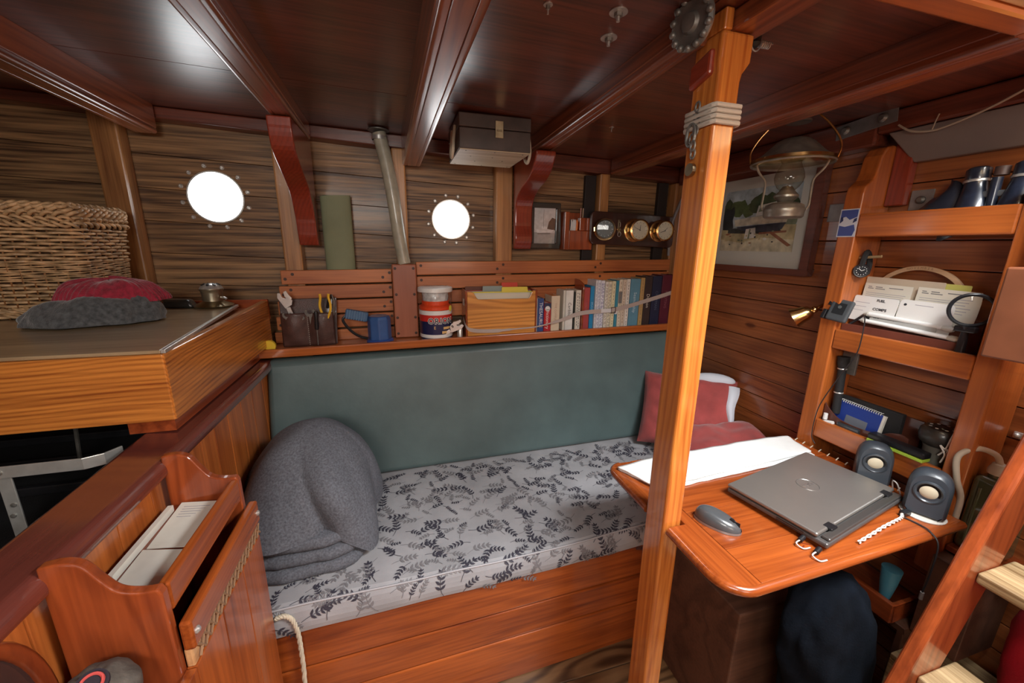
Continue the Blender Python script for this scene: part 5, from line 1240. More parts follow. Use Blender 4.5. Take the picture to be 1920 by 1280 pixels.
part('support_brace', MB().tube([(1.29, 0.73, TZ-0.04), (1.0, 0.73, TZ-0.034), (0.75, 0.73, TZ-0.03)], 0.012, 8), W_rack('x'), t, smooth=True)
# dark stain marks
for (x, y, a) in ((0.842, 0.535, 0.3), (0.872, 0.532, 1.2), (0.885, 0.525, 2.0), (0.86, 0.54, 2.6)):
    mm = frame(Vector((x, y, TZ+0.0001)), (math.cos(a), math.sin(a), 0), (-math.sin(a), math.cos(a), 0))
    part('stain', MB().box(-0.009, 0.009, -0.0014, 0.0014, 0, 0.0002, mm), plain('stain', (0.16, 0.02, 0.008), 0.4), t)
# cord lacing along the back edge
for k in range(13):
    y = 0.60+k*0.0275
    part('lacing', MB().tube([(1.309, y, TZ+0.0012), (1.3275, y+0.006, TZ+0.002)], 0.0016, 6), ROPE, t, smooth=True)
# folded white cloth
def cloth(z0, off, th):
    top = [(0.602, 0.918), (0.70, 0.936), (0.85, 0.945), (1.05, 0.951), (1.20, 0.953), (1.292, 0.948)]
    bot = [(0.655+off, 0.795-off*0.2), (0.72, 0.806-off*0.5), (0.85, 0.816-off*0.6), (1.05, 0.826-off*0.6), (1.18, 0.835-off*0.8), (1.268, 0.842-off*0.7)]
    def pt(L_, u):
        k = u*(len(L_)-1); i = min(int(k), len(L_)-2); f = k-i; return (L_[i][0]*(1-f)+L_[i+1][0]*f, L_[i][1]*(1-f)+L_[i+1][1]*f)
    def f(u, v):
        a = pt(top, u); b = pt(bot, u); x = a[0]*(1-v)+b[0]*v; y = a[1]*(1-v)+b[1]*v
        return Vector((x+0.003*noise.noise(Vector((y*40, z0*99, 0))), y+0.004*noise.noise(Vector((x*22, z0*300, 1))), z0+th+0.0022*noise.noise(Vector((x*14, y*14, z0*50)))+0.0016))
    mb = MB().surf(f, 70, 16)
    def g_(u, v): q = f(u, v); return Vector((q.x, q.y, z0+0.0002))
    mb.surf(g_, 70, 16)
    n = 70*16
    for i in range(69):
        mb.f.append((i, i+1, n+i+1, n+i)); mb.m.append(0); a = 69-0+0; b = (15*70)+i; mb.f.append((b+1, b, n+b, n+b+1)); mb.m.append(0)
    for j in range(15):
        for e in (0, 69): mb.f.append((j*70+e, (j+1)*70+e, n+(j+1)*70+e, n+j*70+e)); mb.m.append(0)
    return mb
t = thing('folded_cloth', 'long white cloth folded in layers on the table, passing behind the post', 'cloth', (0.95, 0.89, TZ))
CL = plain('cloth_white', (0.80, 0.80, 0.78), 0.85, var=0.05, vs=20, bump=0.4, bs=500)
part('lower_layer', cloth(TZ+0.0004, 0.018, 0.003), CL, t, smooth='all')
part('upper_layer', cloth(TZ+0.0072, 0.0, 0.003), CL, t, smooth='all')
# laptop
S = Vector((0.863, 0.527, 0)); ux = Vector((0.381, 0.077, 0)).normalized(); uy = Vector((-ux.y, ux.x, 0))
m = frame(Vector((0.870, 0.524, TZ)), ux, uy)      # local x: along hinge, y: towards the front edge
t = thing('laptop', 'closed dark grey laptop with a round logo on its lid, lying askew on the table', 'laptop', (0.870, 0.524, TZ), None, m.to_3x3())
GREY = plain('laptop_grey', (0.31, 0.285, 0.26), 0.38, 0.7, var=0.06, vs=5)
L = dict(local=True)
part('base', MB().box(0.0, 0.385, -0.018, 0.218, 0.010, 0.0225), plain('laptop_base', (0.13, 0.12, 0.115), 0.4, 0.5), t, bevel=0.004, **L)
part('lid', MB().box(0.0, 0.385, 0.004, 0.219, 0.0245, 0.034), GREY, t, bevel=0.004, **L)
part('hinge_bar', MB().box(0.012, 0.373, -0.016, 0.002, 0.0225, 0.0295), plain('hinge_grey', (0.20, 0.19, 0.18), 0.3, 0.8), t, bevel=0.003, **L)
for x in (0.045, 0.325): part('hinge', MB().box(x, x+0.026, -0.004, 0.016, 0.0285, 0.0348), BLACK, t, bevel=0.002, **L)
part('chrome_strip', MB().box(0.075, 0.32, 0.0045, 0.0075, 0.0341, 0.0345), METAL, t, **L)
part('feet', MB().box(0.02, 0.36, 0.0, 0.02, 0.0004, 0.0098).box(0.02, 0.36, 0.18, 0.20, 0.0004, 0.0098), BLACK, t, **L)
LG = plain('logo_grey', (0.34, 0.33, 0.32), 0.3, 0.8)
part('logo_ring', MB().tube([(0.19+0.026*math.cos(a), 0.118+0.026*math.sin(a), 0.0342) for a in [2*PI*k/40 for k in range(40)]], 0.0009, 6, closed=True), LG, t, smooth=True, **L)
text('DELL', 0.016, LG, m @ frame(Vector((0.19, 0.118, 0.0342)), (-1, 0, 0), (0, -1, 0)), t, 'logo_letters', bold=0.0006)
for z in (0.013, 0.018): part('port_slot', MB().box(-0.0006, 0.0004, 0.03, 0.09, z, z+0.002), BLACK, t, **L)
# mouse
md_ = Vector((0.051, -0.082, 0)).normalized(); mm = frame(Vector((0.712, 0.648, TZ)), md_, Vector((-md_.y, md_.x, 0)))
t = thing('mouse', 'dark grey computer mouse on the table between the post and the laptop', 'mouse', (0.712, 0.648, TZ), None, mm.to_3x3())
def mouse(u, v):
    a = u*2*PI; th = v*PI/2; ca, sa = math.cos(a), math.sin(a); rr = math.cos(th)**0.5 if v < 1 else 0
    x = 0.052*ca*rr; w_ = 0.028+0.003*math.cos(2*ca*PI/2); y = w_*sa*rr*(1-0.12*math.cos(ca*PI))
    return Vector((x, y, 0.004+0.028*math.sin(th)*(1-0.30*(x/0.05))))
part('shell', MB().surf(mouse, 48, 18, cu=True), plain('mouse_grey', (0.07, 0.075, 0.08), 0.3, coat=0.5), t, smooth='all', local=True)
def mring(u, v):
    a = u*2*PI; ca, sa = math.cos(a), math.sin(a); w_ = 0.028+0.003*math.cos(2*ca*PI/2)
    return Vector((0.0535*ca, (w_+0.0012)*sa*(1-0.12*math.cos(ca*PI)), 0.0008+0.006*v))
part('base_band', MB().surf(mring, 48, 3, cu=True), plain('silver_band', (0.35, 0.36, 0.37), 0.3, 0.6), t, smooth=True, local=True)
part('scroll_wheel', MB().cyl((0.030, -0.003, 0.0245), (0.030, 0.003, 0.0245), 0.006, 16), BLACK, t, local=True)
part('button_seam', MB().box(0.012, 0.048, -0.0005, 0.0005, 0.016, 0.0262), BLACK, t, local=True)
# speakers
def speaker(c, face, label, lean=0.10, base=False):
    f = Vector(face).normalized(); x = Vector((0, 0, 1)).cross(f).normalized(); m = frame(Vector(c), x, Vector((0, 0, 1)))  # z axis = x cross up
    z = x.cross(Vector((0, 0, 1)))
    t = thing('speaker', label, 'speaker', tuple(c), 'small dark computer speakers')
    sgn = 1 if z.dot(f) > 0 else -1
    def T(u, v, w_): return m @ Vector((u, v, sgn*(w_-lean*(v-0.05))))
    hw, H = 0.040, 0.118
    out = [(-hw, 0.008), (-hw+0.008, 0.0), (hw-0.008, 0.0), (hw, 0.008), (hw, 0.070)]+[(hw*math.cos(a)**0.75 if math.cos(a) > 1e-6 else 0, 0.070+(H-0.070)*math.sin(a)**0.9) for a in [PI/2*k/8 for k in range(1, 8)]]
    out += [(0, H)]+[(-a, b) for a, b in out[:3:-1] if a > 0.0001]
    z0 = 0.006 if base else 0.0008
    out = [(a, b+z0) for a, b in out]
    SG = plain('speaker_grey', (0.045, 0.055, 0.068), 0.38, coat=0.15)
    mb = MB(); n = len(out)
    prof = [(-0.026, 0.80), (-0.020, 0.93), (-0.008, 1.0), (0.008, 1.0), (0.020, 0.93), (0.0245, 0.82)]
    cy_ = 0.055+z0; vs = []
    for w_, s_ in prof: vs += [T(a*s_, cy_+(b-cy_)*(s_ if b > cy_ else (0.5+0.5*s_) if b > z0+0.001 else 1.0), w_) for a, b in out]
    fs = []
    for i in range(len(prof)-1):
        for k in range(n): fs.append((i*n+k, i*n+(k+1) % n, (i+1)*n+(k+1) % n, (i+1)*n+k))
    fs.append(tuple(range(n-1, -1, -1)))
    # front ring around the recess
    R = 0.0255; base_i = len(vs); cyd = 0.066+z0
    ring = [T(R*math.cos(2*PI*k/n-PI/2-0.3), cyd+R*math.sin(2*PI*k/n-PI/2-0.3), 0.026) for k in range(n)]
    mb.add(vs, fs)
    part('housing', mb, SG, t, smooth=True, bevel=0)
    # front cover disc with recess
    fr = MB(); vs2 = [T(a*0.82, cy_+(b-cy_)*(0.82 if b > cy_ else 0.9), 0.0246) for a, b in out]
    fr.add(vs2, [tuple(range(n))])
    part('front_face', fr, SG, t)
    def D(r, h): return (r, h)
    axw = (T(0, cyd, 1)-T(0, cyd, 0)).normalized(); cc = T(0, cyd, 0.0245)
    part('driver_ring', MB().lathe([(0.0285, 0.0), (0.0275, 0.004), (0.0245, 0.005), (0.0215, 0.002), (0.0205, 0.0005)], cc, axw, 36), SG, t, smooth=True)
    part('surround', MB().lathe([(0.0215, 0.0008), (0.0, 0.0008)], cc, axw, 30), BLACK, t)
    part('cone', MB().lathe([(0.0165, 0.0012), (0.013, 0.0032), (0.006, 0.0045), (0.0, 0.005)], cc, axw, 30), plain('cone', (0.62, 0.55, 0.40), 0.5), t, smooth=True)
    if base:
        mm = Matrix.Diagonal((1, 0.8, 1, 1))
        part('foot', MB().lathe([(0.043, 0.0), (0.044, 0.003), (0.040, 0.006), (0, 0.006)], (c[0], c[1], c[2]+0.0004), n=32), plain('foot_white', (0.6, 0.56, 0.50), 0.4), t, smooth=True)
    return t
speaker((1.286, 0.684, TZ), (-0.80, -0.62, 0), 'small dark grey speaker behind the far corner of the laptop', 0.14)
speaker((1.252, 0.542, TZ), (-0.93, -0.42, 0), 'small dark grey speaker with a pale foot at the right end of the table', 0.10, True)
# cables on the table
WC_ = plain('white_cable', (0.72, 0.68, 0.62), 0.5); BC_ = plain('black_cable', (0.02, 0.016, 0.016), 0.5)
t = thing('cable', 'white twisted speaker cable running along the right front of the laptop', 'cable', (1.1, 0.53, TZ), 'cables on and around the table')
sp = spline3([(0.975, 0.508, TZ+0.004), (1.03, 0.518, TZ+0.004), (1.09, 0.529, TZ+0.004), (1.14, 0.536, TZ+0.004), (1.172, 0.541, TZ+0.004), (1.186, 0.548, TZ+0.006)], 16)
for s_ in range(2):
    q = [p+Vector((0, 0.0024*math.cos(i*0.5+s_*PI), 0.002+0.0022*math.sin(i*0.5+s_*PI))) for i, p in enumerate(sp)]
    part('strand', MB().tube(q, 0.0017, 6), WC_, t, smooth=True)
part('plug', MB().box(1.186, 1.212, 0.543, 0.556, TZ+0.002, TZ+0.015), BLACK, t, bevel=0.002)
t = thing('cable', 'thin dark cable dropping over the front edge of the table near its right end', 'cable', (1.17, 0.49, 0.4), 'cables on and around the table')
sp = spline3([(1.185, 0.548, TZ+0.003), (1.19, 0.515, TZ+0.003), (1.185, 0.490, TZ+0.002), (1.182, 0.470, TZ-0.02), (1.18, 0.468, TZ-0.10), (1.178, 0.47, TZ-0.15)], 8)
part('wire', MB().tube(sp, 0.0018, 6), BC_, t, smooth=True)
part('plug', MB().cyl((1.178, 0.47, TZ-0.15), (1.178, 0.47, TZ-0.17), 0.004, 10), plain('plug_grey', (0.25, 0.22, 0.2), 0.4), t, smooth=True)
t = thing('cable', 'white cable loop sticking up behind the left speaker on the table', 'cable', (1.29, 0.63, TZ), 'cables on and around the table')
part('wire', MB().tube(spline3([(1.292, 0.612, TZ+0.002), (1.288, 0.622, TZ+0.028), (1.290, 0.634, TZ+0.030), (1.296, 0.632, TZ+0.004)], 8), 0.0018, 6), WC_, t, smooth=True)
t = thing('earphone_plugs', 'two small black plugs with wire loops beside the near corner of the laptop', 'plug', (0.86, 0.50, TZ))
for (x, y) in ((0.842, 0.545), (0.842, 0.508)):
    part('plug', MB().tube([(x+0.018, y+0.004, TZ+0.012), (x+0.002, y, TZ+0.009)], 0.0055, 10), BLACK, t, smooth=True)
    part('loop', MB().tube(spline3([(x+0.012, y, TZ+0.012), (x-0.010, y-0.002, TZ+0.007), (x-0.006, y-0.016, TZ+0.003), (x+0.012, y-0.018, TZ+0.003)], 6), 0.0017, 6), plain('loop_grey', (0.5, 0.48, 0.46), 0.4), t, smooth=True)

# ================================================================== shelf unit on the bulkhead
U0 = 1.330; UB = 1.4485
t = thing('wall_shelf', 'tall orange-brown open shelf unit fixed to the planked bulkhead above the table', 'shelf unit', (1.39, 0.75, 0.6))
SH = W_shelf('z')
def sideboard(y0, y1, top=True):
    if top: poly = [(UB, 0.60), (U0, 0.60), (U0, 1.565), (U0+0.004, 1.585), (U0+0.028, 1.605), (U0+0.036, 1.625), (U0+0.044, 1.672), (U0+0.060, 1.695), (U0+0.082, 1.70), (UB, 1.70)]
    else: poly = [(UB, 0.56), (U0, 0.56), (U0, 1.545), (U0+0.01, 1.555), (UB, 1.555)]
    return MB().prism(poly, lambda u, v, w_: (u, w_, v), y0, y1)
part('side_board', sideboard(0.892, 0.944), SH, t, bevel=0.005, seg=3)
part('side_board', sideboard(0.520, 0.566, False), SH, t, bevel=0.005, seg=3)
for z0, z1 in ((1.440, 1.506), (1.094, 1.156), (0.786, 0.848)):
    part('front_rail', MB().box(U0, U0+0.018, 0.5665, 0.8915, z0, z1), W_shelf('y'), t, bevel=0.004)
    part('shelf_board', MB().box(U0+0.0185, UB, 0.5665, 0.8915, z0, z0+0.012), W_shelf('y'), t)
part('cleat', MB().box(1.42, UB, 0.845, 0.8915, 1.53, 1.71), W_knee('z'), t, bevel=0.003)
# items: top shelf - binoculars
t = thing('binoculars', 'black binoculars standing on the top shelf of the wall unit', 'binoculars', (1.40, 0.68, 1.4525))
NB = plain('binocular_black', (0.018, 0.024, 0.042), 0.28, coat=0.4, var=0.3, vs=80)
for (y, w_) in ((0.675, 1.0), (0.602, 1.0)):
    prof = [(0.0, 0.0), (0.032, 0.0), (0.035, 0.004), (0.035, 0.045), (0.030, 0.075), (0.026, 0.095), (0.022, 0.118), (0.0235, 0.122), (0.0235, 0.148), (0.019, 0.152), (0.0, 0.152)]
    part('barrel', MB().lathe([(max(a*0.96, 0), b) for a, b in prof], (1.392, y, 1.4530), (0.10, 0.10 if y > 0.65 else 0.02, 1), 28), NB, t, smooth=True)
    part('chrome_ring', MB().lathe([(0.0238, 0.116), (0.0245, 0.119), (0.0238, 0.122)], (1.392, y, 1.4530), (0.10, 0.10 if y > 0.65 else 0.02, 1), 28), METAL, t, smooth=True)
part('bridge', MB().box(1.385, 1.40, 0.60, 0.69, 1.53, 1.545).box(1.385, 1.40, 0.62, 0.675, 1.49, 1.502), plain('bridge', (0.09, 0.10, 0.11), 0.4), t, bevel=0.003)
part('hinge_barrel', MB().cyl((1.39, 0.643, 1.47), (1.39, 0.645, 1.575), 0.010, 16), NB, t, smooth=True)
part('focus_knob', MB().cyl((1.40, 0.645, 1.58), (1.40, 0.645, 1.600), 0.013, 16), plain('knob_brown', (0.10, 0.06, 0.05), 0.5), t, smooth=True)
def bagf(u, v):
    a = u*2*PI; b = v*PI
    return Vector((1.405+0.030*math.cos(a)*math.sin(b), 0.738+0.055*math.sin(a)*math.sin(b)*(1-0.3*(math.cos(b))), 1.507+0.055*math.cos(b)*(1+0.4*(-math.sin(a)))+0.006*noise.noise(Vector((a*2, b*3, 0)))))
t = thing('binocular_case', 'soft black case slumped beside the binoculars on the top shelf', 'case', (1.40, 0.76, 1.4525))
part('case_body', MB().surf(bagf, 36, 24, cu=True), plain('case_black', (0.016, 0.02, 0.032), 0.35, coat=0.4), t, smooth='all')
# photo card stuck on the left side board
m = frame(Vector((U0-0.0006, 0.945, 1.44)), (0, -1, 0), (0, 0, 1))
t = thing('postcard', 'small blue and white picture card stuck on the left upright of the wall shelf', 'card', (U0, 0.92, 1.44))
mb = MB(); mats_ = [plain('card_white', (0.6, 0.62, 0.68), 0.4), plain('card_blue', (0.06, 0.09, 0.30), 0.4), plain('card_dark', (0.02, 0.03, 0.10), 0.4)]
mb.mi = 0; mb.box(0, 0.053, 0, 0.082, 0.0, 0.0004, m)
mb.mi = 1; mb.prism([(0.003, 0.003), (0.045, 0.003), (0.050, 0.020), (0.045, 0.036), (0.02, 0.030), (0.003, 0.034)], lambda u, v, w_: m @ Vector((u, v, w_)), 0.0004, 0.0007)
mb.prism([(0.003, 0.055), (0.018, 0.060), (0.030, 0.050), (0.050, 0.058), (0.050, 0.079), (0.003, 0.079)], lambda u, v, w_: m @ Vector((u, v, w_)), 0.0004, 0.0007)
mb.mi = 2; mb.prism([(0.003, 0.040), (0.012, 0.048), (0.010, 0.060), (0.003, 0.058)], lambda u, v, w_: m @ Vector((u, v, w_)), 0.0007, 0.0009)
mb.prism([(0.040, 0.04), (0.050, 0.046), (0.05, 0.056), (0.042, 0.052)], lambda u, v, w_: m @ Vector((u, v, w_)), 0.0007, 0.0009)
part('card', mb, mats_, t)
# peg and watch
t = thing('wooden_peg', 'thin pale wooden peg sticking out of the left upright, holding the watch', 'peg', (1.372, 0.87, 1.38))
part('peg', MB().cyl((1.372, 0.8918, 1.378), (1.372, 0.835, 1.384), 0.0042, 12), W_tread('y'), t, smooth=True)
t = thing('wrist_watch', 'black diving watch hanging by its strap from the wooden peg', 'watch', (1.365, 0.87, 1.34))
part('strap', MB().tube(spline3([(1.362, 0.876, 1.352), (1.363, 0.875, 1.375), (1.370, 0.874, 1.396), (1.380, 0.873, 1.385), (1.384, 0.870, 1.36), (1.378, 0.868, 1.33)], 6), 0.0075, 6), BLACKM, t, smooth=True)
ax = Vector((-0.75, -0.6, 0)).normalized(); c = Vector((1.362, 0.874, 1.340))
part('case', MB().lathe([(0, -0.006), (0.020, -0.005), (0.021, 0.002), (0.019, 0.005), (0.015, 0.004)], c, ax, 30), BLACK, t, smooth=True)
part('dial', MB().lathe([(0, 0.0042), (0.016, 0.0042)], c, ax, 30), INK, t)
u = Vector((-ax.y, ax.x, 0))*1; v = Vector((0, 0, 1))
for k in range(12):
    a = 2*PI*k/12
    part('hour_mark', MB().sphere(c+ax*0.0046+(u*math.cos(a)+v*math.sin(a))*0.0122, 0.0013, 8, 5), WHITE, t)
for a, L_ in ((0.5, 0.008), (2.4, 0.011)):
    d = u*math.cos(a)+v*math.sin(a); part('hand', MB().cyl(c+ax*0.0048, c+ax*0.0048+d*L_, 0.0008, 6), WHITE, t)
# middle shelf tray
ZM = 1.1065
t = thing('shelf_tray', 'dark red-brown tray on the middle shelf holding cards and white rulers', 'tray', (1.38, 0.75, ZM))
TR = plain('tray_brown', (0.16, 0.045, 0.028), 0.45, var=0.15, vs=15)
part('front_side', MB().box(1.352, 1.356, 0.612, 0.890, ZM, 1.176), TR, t, bevel=0.001)
part('middle_side', MB().box(1.384, 1.388, 0.612, 0.890, ZM, 1.205), TR, t, bevel=0.001)
part('back_side', MB().box(1.434, 1.438, 0.612, 0.890, ZM, 1.235), TR, t, bevel=0.001)
part('end_side', MB().box(1.3565, 1.3835, 0.612, 0.616, ZM, 1.18).box(1.3885, 1.4335, 0.612, 0.616, ZM, 1.205), TR, t, bevel=0.001)
def card(nm, y0, y1, z0, z1, x, lean, mat, lb, cat='card', grp=None, r=0.006, tilt=-0.02, th=0.001):
    """upright card facing the cabin; y0 > y1 so the text reads left to right"""
    xd = Vector((0, -1, tilt)).normalized(); m = frame(Vector((x, y0, z0)), xd, Vector((lean, 0, 1)))
    q = thing(nm, lb, cat, (x, (y0+y1)/2, z0), grp)
    W_ = y0-y1; H = z1-z0
    out = []
    for (cx_, cy_, a0_) in ((W_-r, H-r, 0), (r, H-r, 90)): out += arc(cx_, cy_, r, a0_, a0_+90, 4)
    out += [(0, 0), (W_, 0)]
    part('sheet', MB().prism(out, lambda u, v, w_: m @ Vector((u, v, w_)), -th, 0), mat, q)
    return q, m, W_, H
CW = plain('card_stock', (0.78, 0.77, 0.74), 0.5)
q, m, W_, H = card('notice_card', 0.888, 0.772, 1.19, 1.266, 1.372, 0.12, CW, 'left white rounded card with three scribbled black words in the front of the tray', 'card', 'cards in the shelf tray')
for (s_, u, v, sz) in (('FUEL', 0.072, 0.066, 0.010), ('COMPS', 0.075, 0.040, 0.011), ('U.S.', 0.075, 0.016, 0.010)):
    text(s_, sz, INK, m @ Matrix.Translation((u, v, 0.0003)), q, 'handwriting', bold=0.0003)
for k in range(3): part('pencil_note', MB().box(0.006, 0.045-0.006*k, 0.055-0.012*k, 0.0562-0.012*k, 0.0, 0.0002, m), plain('pale_ink', (0.35, 0.33, 0.38), 0.8), q)
q, m, W_, H = card('notice_card', 0.769, 0.645, 1.19, 1.268, 1.372, 0.12, CW, 'right white rounded card with one black dot in the front of the tray', 'card', 'cards in the shelf tray', r=0.010)
part('dot', MB().cyl(m @ Vector((0.013, 0.064, 0)), m @ Vector((0.013, 0.064, 0.0004)), 0.0035, 14), INK, q)
part('pencil_note', MB().box(0.035, 0.075, 0.0655, 0.067, 0.0, 0.0002, m), plain('pale_ink', (0.35, 0.33, 0.38), 0.8), q)
for i, (ya, yb, lb) in enumerate(((0.886, 0.764, 'printed cream leaflet standing at the left behind the white cards'), (0.752, 0.622, 'printed cream leaflet standing at the right, partly behind the magnifying glass'))):
    q, m, W_, H = card('printed_leaflet', ya, yb, 1.21, 1.303, 1.404, 0.06, plain('leaflet', (0.72, 0.68, 0.58), 0.6), lb, 'leaflet', 'leaflets in the shelf tray', r=0.001)
    for k, (a, b, c_) in enumerate(((0.010, 0.020, 0.082), (0.030, 0.048, 0.082), (0.065, 0.10, 0.082), (0.010, 0.025, 0.077), (0.030, 0.055, 0.077))):
        part('print', MB().box(a, b, c_, c_+0.0022, 0, 0.0002, m), GRI, q)
    for k in range(6): part('print', MB().box(0.008, W_-0.012-0.004*(k % 3), 0.064-0.0055*k, 0.0652-0.0055*k, 0, 0.0002, m), plain('pale_ink', (0.35, 0.33, 0.38), 0.8), q)
card('card_folder', 0.890, 0.700, 1.23, 1.322, 1.416, 0.02, plain('manila', (0.60, 0.50, 0.38), 0.6), 'pale manila folder at the back of the tray, left', 'folder', 'folders in the shelf tray', r=0.003)
card('card_folder', 0.705, 0.650, 1.23, 1.316, 1.420, 0.02, plain('folder_yellow', (0.62, 0.60, 0.16), 0.6), 'yellow folder corner at the back right of the tray', 'folder', 'folders in the shelf tray', r=0.003)
t = thing('wooden_hoop', 'pale wooden hoop with burnt lettering standing at the back of the tray', 'hoop', (1.428, 0.765, 1.24))
mb = MB(); q = []
for k in range(41):
    a = PI*k/40; q.append((1.4275, 0.762+0.105*math.cos(a), 1.262+0.092*math.sin(a)))
vs = []; fs = []
for k, p in enumerate(q):
    d = Vector((0, p[1]-0.762, (p[2]-1.262))).normalized()
    for (dx, dr) in ((-0.004, -0.006), (0.004, -0.006), (0.004, 0.006), (-0.004, 0.006)): vs.append(Vector(p)+Vector((dx, 0, 0))+d*dr)
for i in range(40):
    for k in range(4): fs.append((4*i+k, 4*i+(k+1) % 4, 4*i+4+(k+1) % 4, 4*i+4+k))
fs += [(3, 2, 1, 0), (160, 161, 162, 163)]
mb.add(vs, fs); part('hoop', mb, wood((0.62, 0.42, 0.26), (0.36, 0.2, 0.1), 'y', 0.4, 0.3, 3, 0.2, 0.5), t, bevel=0.001)
for i, ch in enumerate('NOVEMBER'):
    a = PI/2-0.30+i*0.075; p = Vector((1.4232, 0.762+0.105*math.cos(a), 1.262+0.092*math.sin(a)))
    text(ch, 0.009, BRI, frame(p, (0, -math.sin(a), math.cos(a)*0.88) if 0 else (0, -abs(math.sin(a)), math.cos(a)*1.0), (0, math.cos(a), math.sin(a))), t, 'burnt_letter')
# rulers
for k, (za, zb_, xx, lb) in enumerate(((1.2125, 1.205, 1.371, 'upper white plastic rod with rounded ends lying across the tray'), (1.192, 1.183, 1.362, 'lower white plastic rod with rounded ends lying across the tray'))):
    q = thing('plastic_rod', lb, 'rod', (xx, 0.74, za), 'white rods across the tray')
    part('rod', MB().tube([(xx, 0.832, za), (xx, 0.652-0.02*k, zb_)], 0.0062, 12), plain('rod_white', (0.82, 0.82, 0.80), 0.35, coat=0.2), q, smooth=True)
    part('end_cap', MB().tube([(xx, 0.660-0.02*k, zb_), (xx, 0.655-0.02*k, zb_), (xx, 0.642-0.02*k, zb_-0.001), (xx, 0.636-0.02*k, zb_-0.001)], [0.006, 0.0078, 0.0082, 0.005], 12), plain('cap_grey', (0.6, 0.58, 0.52), 0.4), q, smooth=True)
    part('end_cap', MB().tube([(xx, 0.834, za), (xx, 0.844, za)], [0.0075, 0.005], 12), plain('cap_grey', (0.6, 0.58, 0.52), 0.4), q, smooth=True)
solo('ruler', MB().box(1.3655, 1.368, 0.668, 0.826, 1.190, 1.203), plain('ruler_grey', (0.42, 0.42, 0.40), 0.4), 'flat grey ruler held between the two white rods', 'ruler', bevel=0.0005)
# handheld with arm
t = thing('handheld_unit', 'dark grey handheld device on a black clamp at the left of the middle shelf', 'handheld device', (1.35, 0.88, 1.19))
m = frame(Vector((1.325, 0.905, 1.182)), (0.15, -1, -0.12), (0.25, 0.15, 1))
part('body', MB().box(-0.018, 0.040, 0.0, 0.070, -0.006, 0.010, m), plain('device', (0.055, 0.062, 0.068), 0.45), t, bevel=0.006, seg=3)
part('screen', MB().box(-0.006, 0.026, 0.022, 0.058, 0.0101, 0.0106, m), plain('device_screen', (0.02, 0.022, 0.024), 0.2), t, bevel=0.0)
part('button', MB().cyl(m @ Vector((0.010, 0.045, 0.0106)), m @ Vector((0.010, 0.045, 0.012)), 0.005, 14), plain('device_btn', (0.09, 0.10, 0.10), 0.4), t)
part('clamp', MB().box(-0.030, -0.019, 0.0, 0.030, -0.010, 0.012, m).box(-0.026, -0.015, 0.045, 0.10, -0.004, 0.008, m), BLACK, t, bevel=0.002)
part('clamp_label', MB().box(-0.023, -0.018, 0.058, 0.088, 0.0081, 0.0085, m), WHITE, t)
part('arm', MB().tube([(1.36, 0.872, 1.175), (1.375, 0.85, 1.205), (1.372, 0.83, 1.200)], 0.004, 8), BLACK, t, smooth=True)
t = thing('cable', 'thin dark cable hanging from the handheld device down past the lower shelf', 'cable', (1.32, 0.85, 0.9), 'cables on and around the table')
part('wire', MB().tube(spline3([(1.345, 0.838, 1.205), (1.325, 0.815, 1.21), (1.318, 0.806, 1.18), (1.318, 0.808, 1.10), (1.318, 0.835, 1.03), (1.318, 0.872, 0.93), (1.318, 0.885, 0.87), (1.322, 0.888, 0.79), (1.322, 0.872, 0.765)], 8), 0.0017, 6), BC_, t, smooth=True)
# magnifying glass
t = thing('magnifying_glass', 'black-rimmed magnifying glass standing upright at the right of the middle shelf', 'magnifying glass', (1.362, 0.61, 1.12))
c = Vector((1.345, 0.603, 1.262)); ax = Vector((-0.86, -0.50, 0.0)).normalized(); u = Vector((0, 0, 1)); v = ax.cross(u)
part('rim', MB().tube([c+(u*math.cos(a)+v*math.sin(a))*0.038 for a in [2*PI*k/40 for k in range(40)]], 0.0042, 8, closed=True), BLACK, t, smooth=True)
part('lens', MB().lathe([(0.0, 0.004), (0.02, 0.003), (0.037, 0.0008), (0.037, -0.0008), (0.02, -0.003), (0.0, -0.004)], c, ax, 40), GLASS, t, smooth=True)
part('handle', MB().tube([c-u*0.040, c-u*0.052+Vector((0, 0.0, 0)), c-u*0.075, c-u*0.150+Vector((0.002, 0.003, 0))], [0.012, 0.007, 0.0085, 0.0115], 14), BLACK, t, smooth=True)
part('collar', MB().box(c.x-0.008, c.x+0.008, c.y-0.020, c.y+0.020, c.z-0.055, c.z-0.040), BLACK, t, bevel=0.003)
# black torch clipped below
t = thing('hand_torch', 'long black torch clipped upright below the middle shelf on the left', 'torch', (1.365, 0.872, 0.98))
part('barrel', MB().lathe([(0, -0.10), (0.0115, -0.098), (0.012, 0.055), (0.0155, 0.068), (0.0165, 0.092), (0, 0.093)], (1.370, 0.868, 0.975), (0.0, 0.06, 1), 20), BLACKM, t, smooth=True)
for h in (-0.03, 0.05): part('ring', MB().lathe([(0.0125, h), (0.0135, h+0.002), (0.0125, h+0.004)], (1.370, 0.868, 0.975), (0, 0.06, 1), 20), METAL, t, smooth=True)
part('bracket', MB().box(1.384, 1.392, 0.842, 0.888, 1.01, 1.085), DULL, t, bevel=0.002)
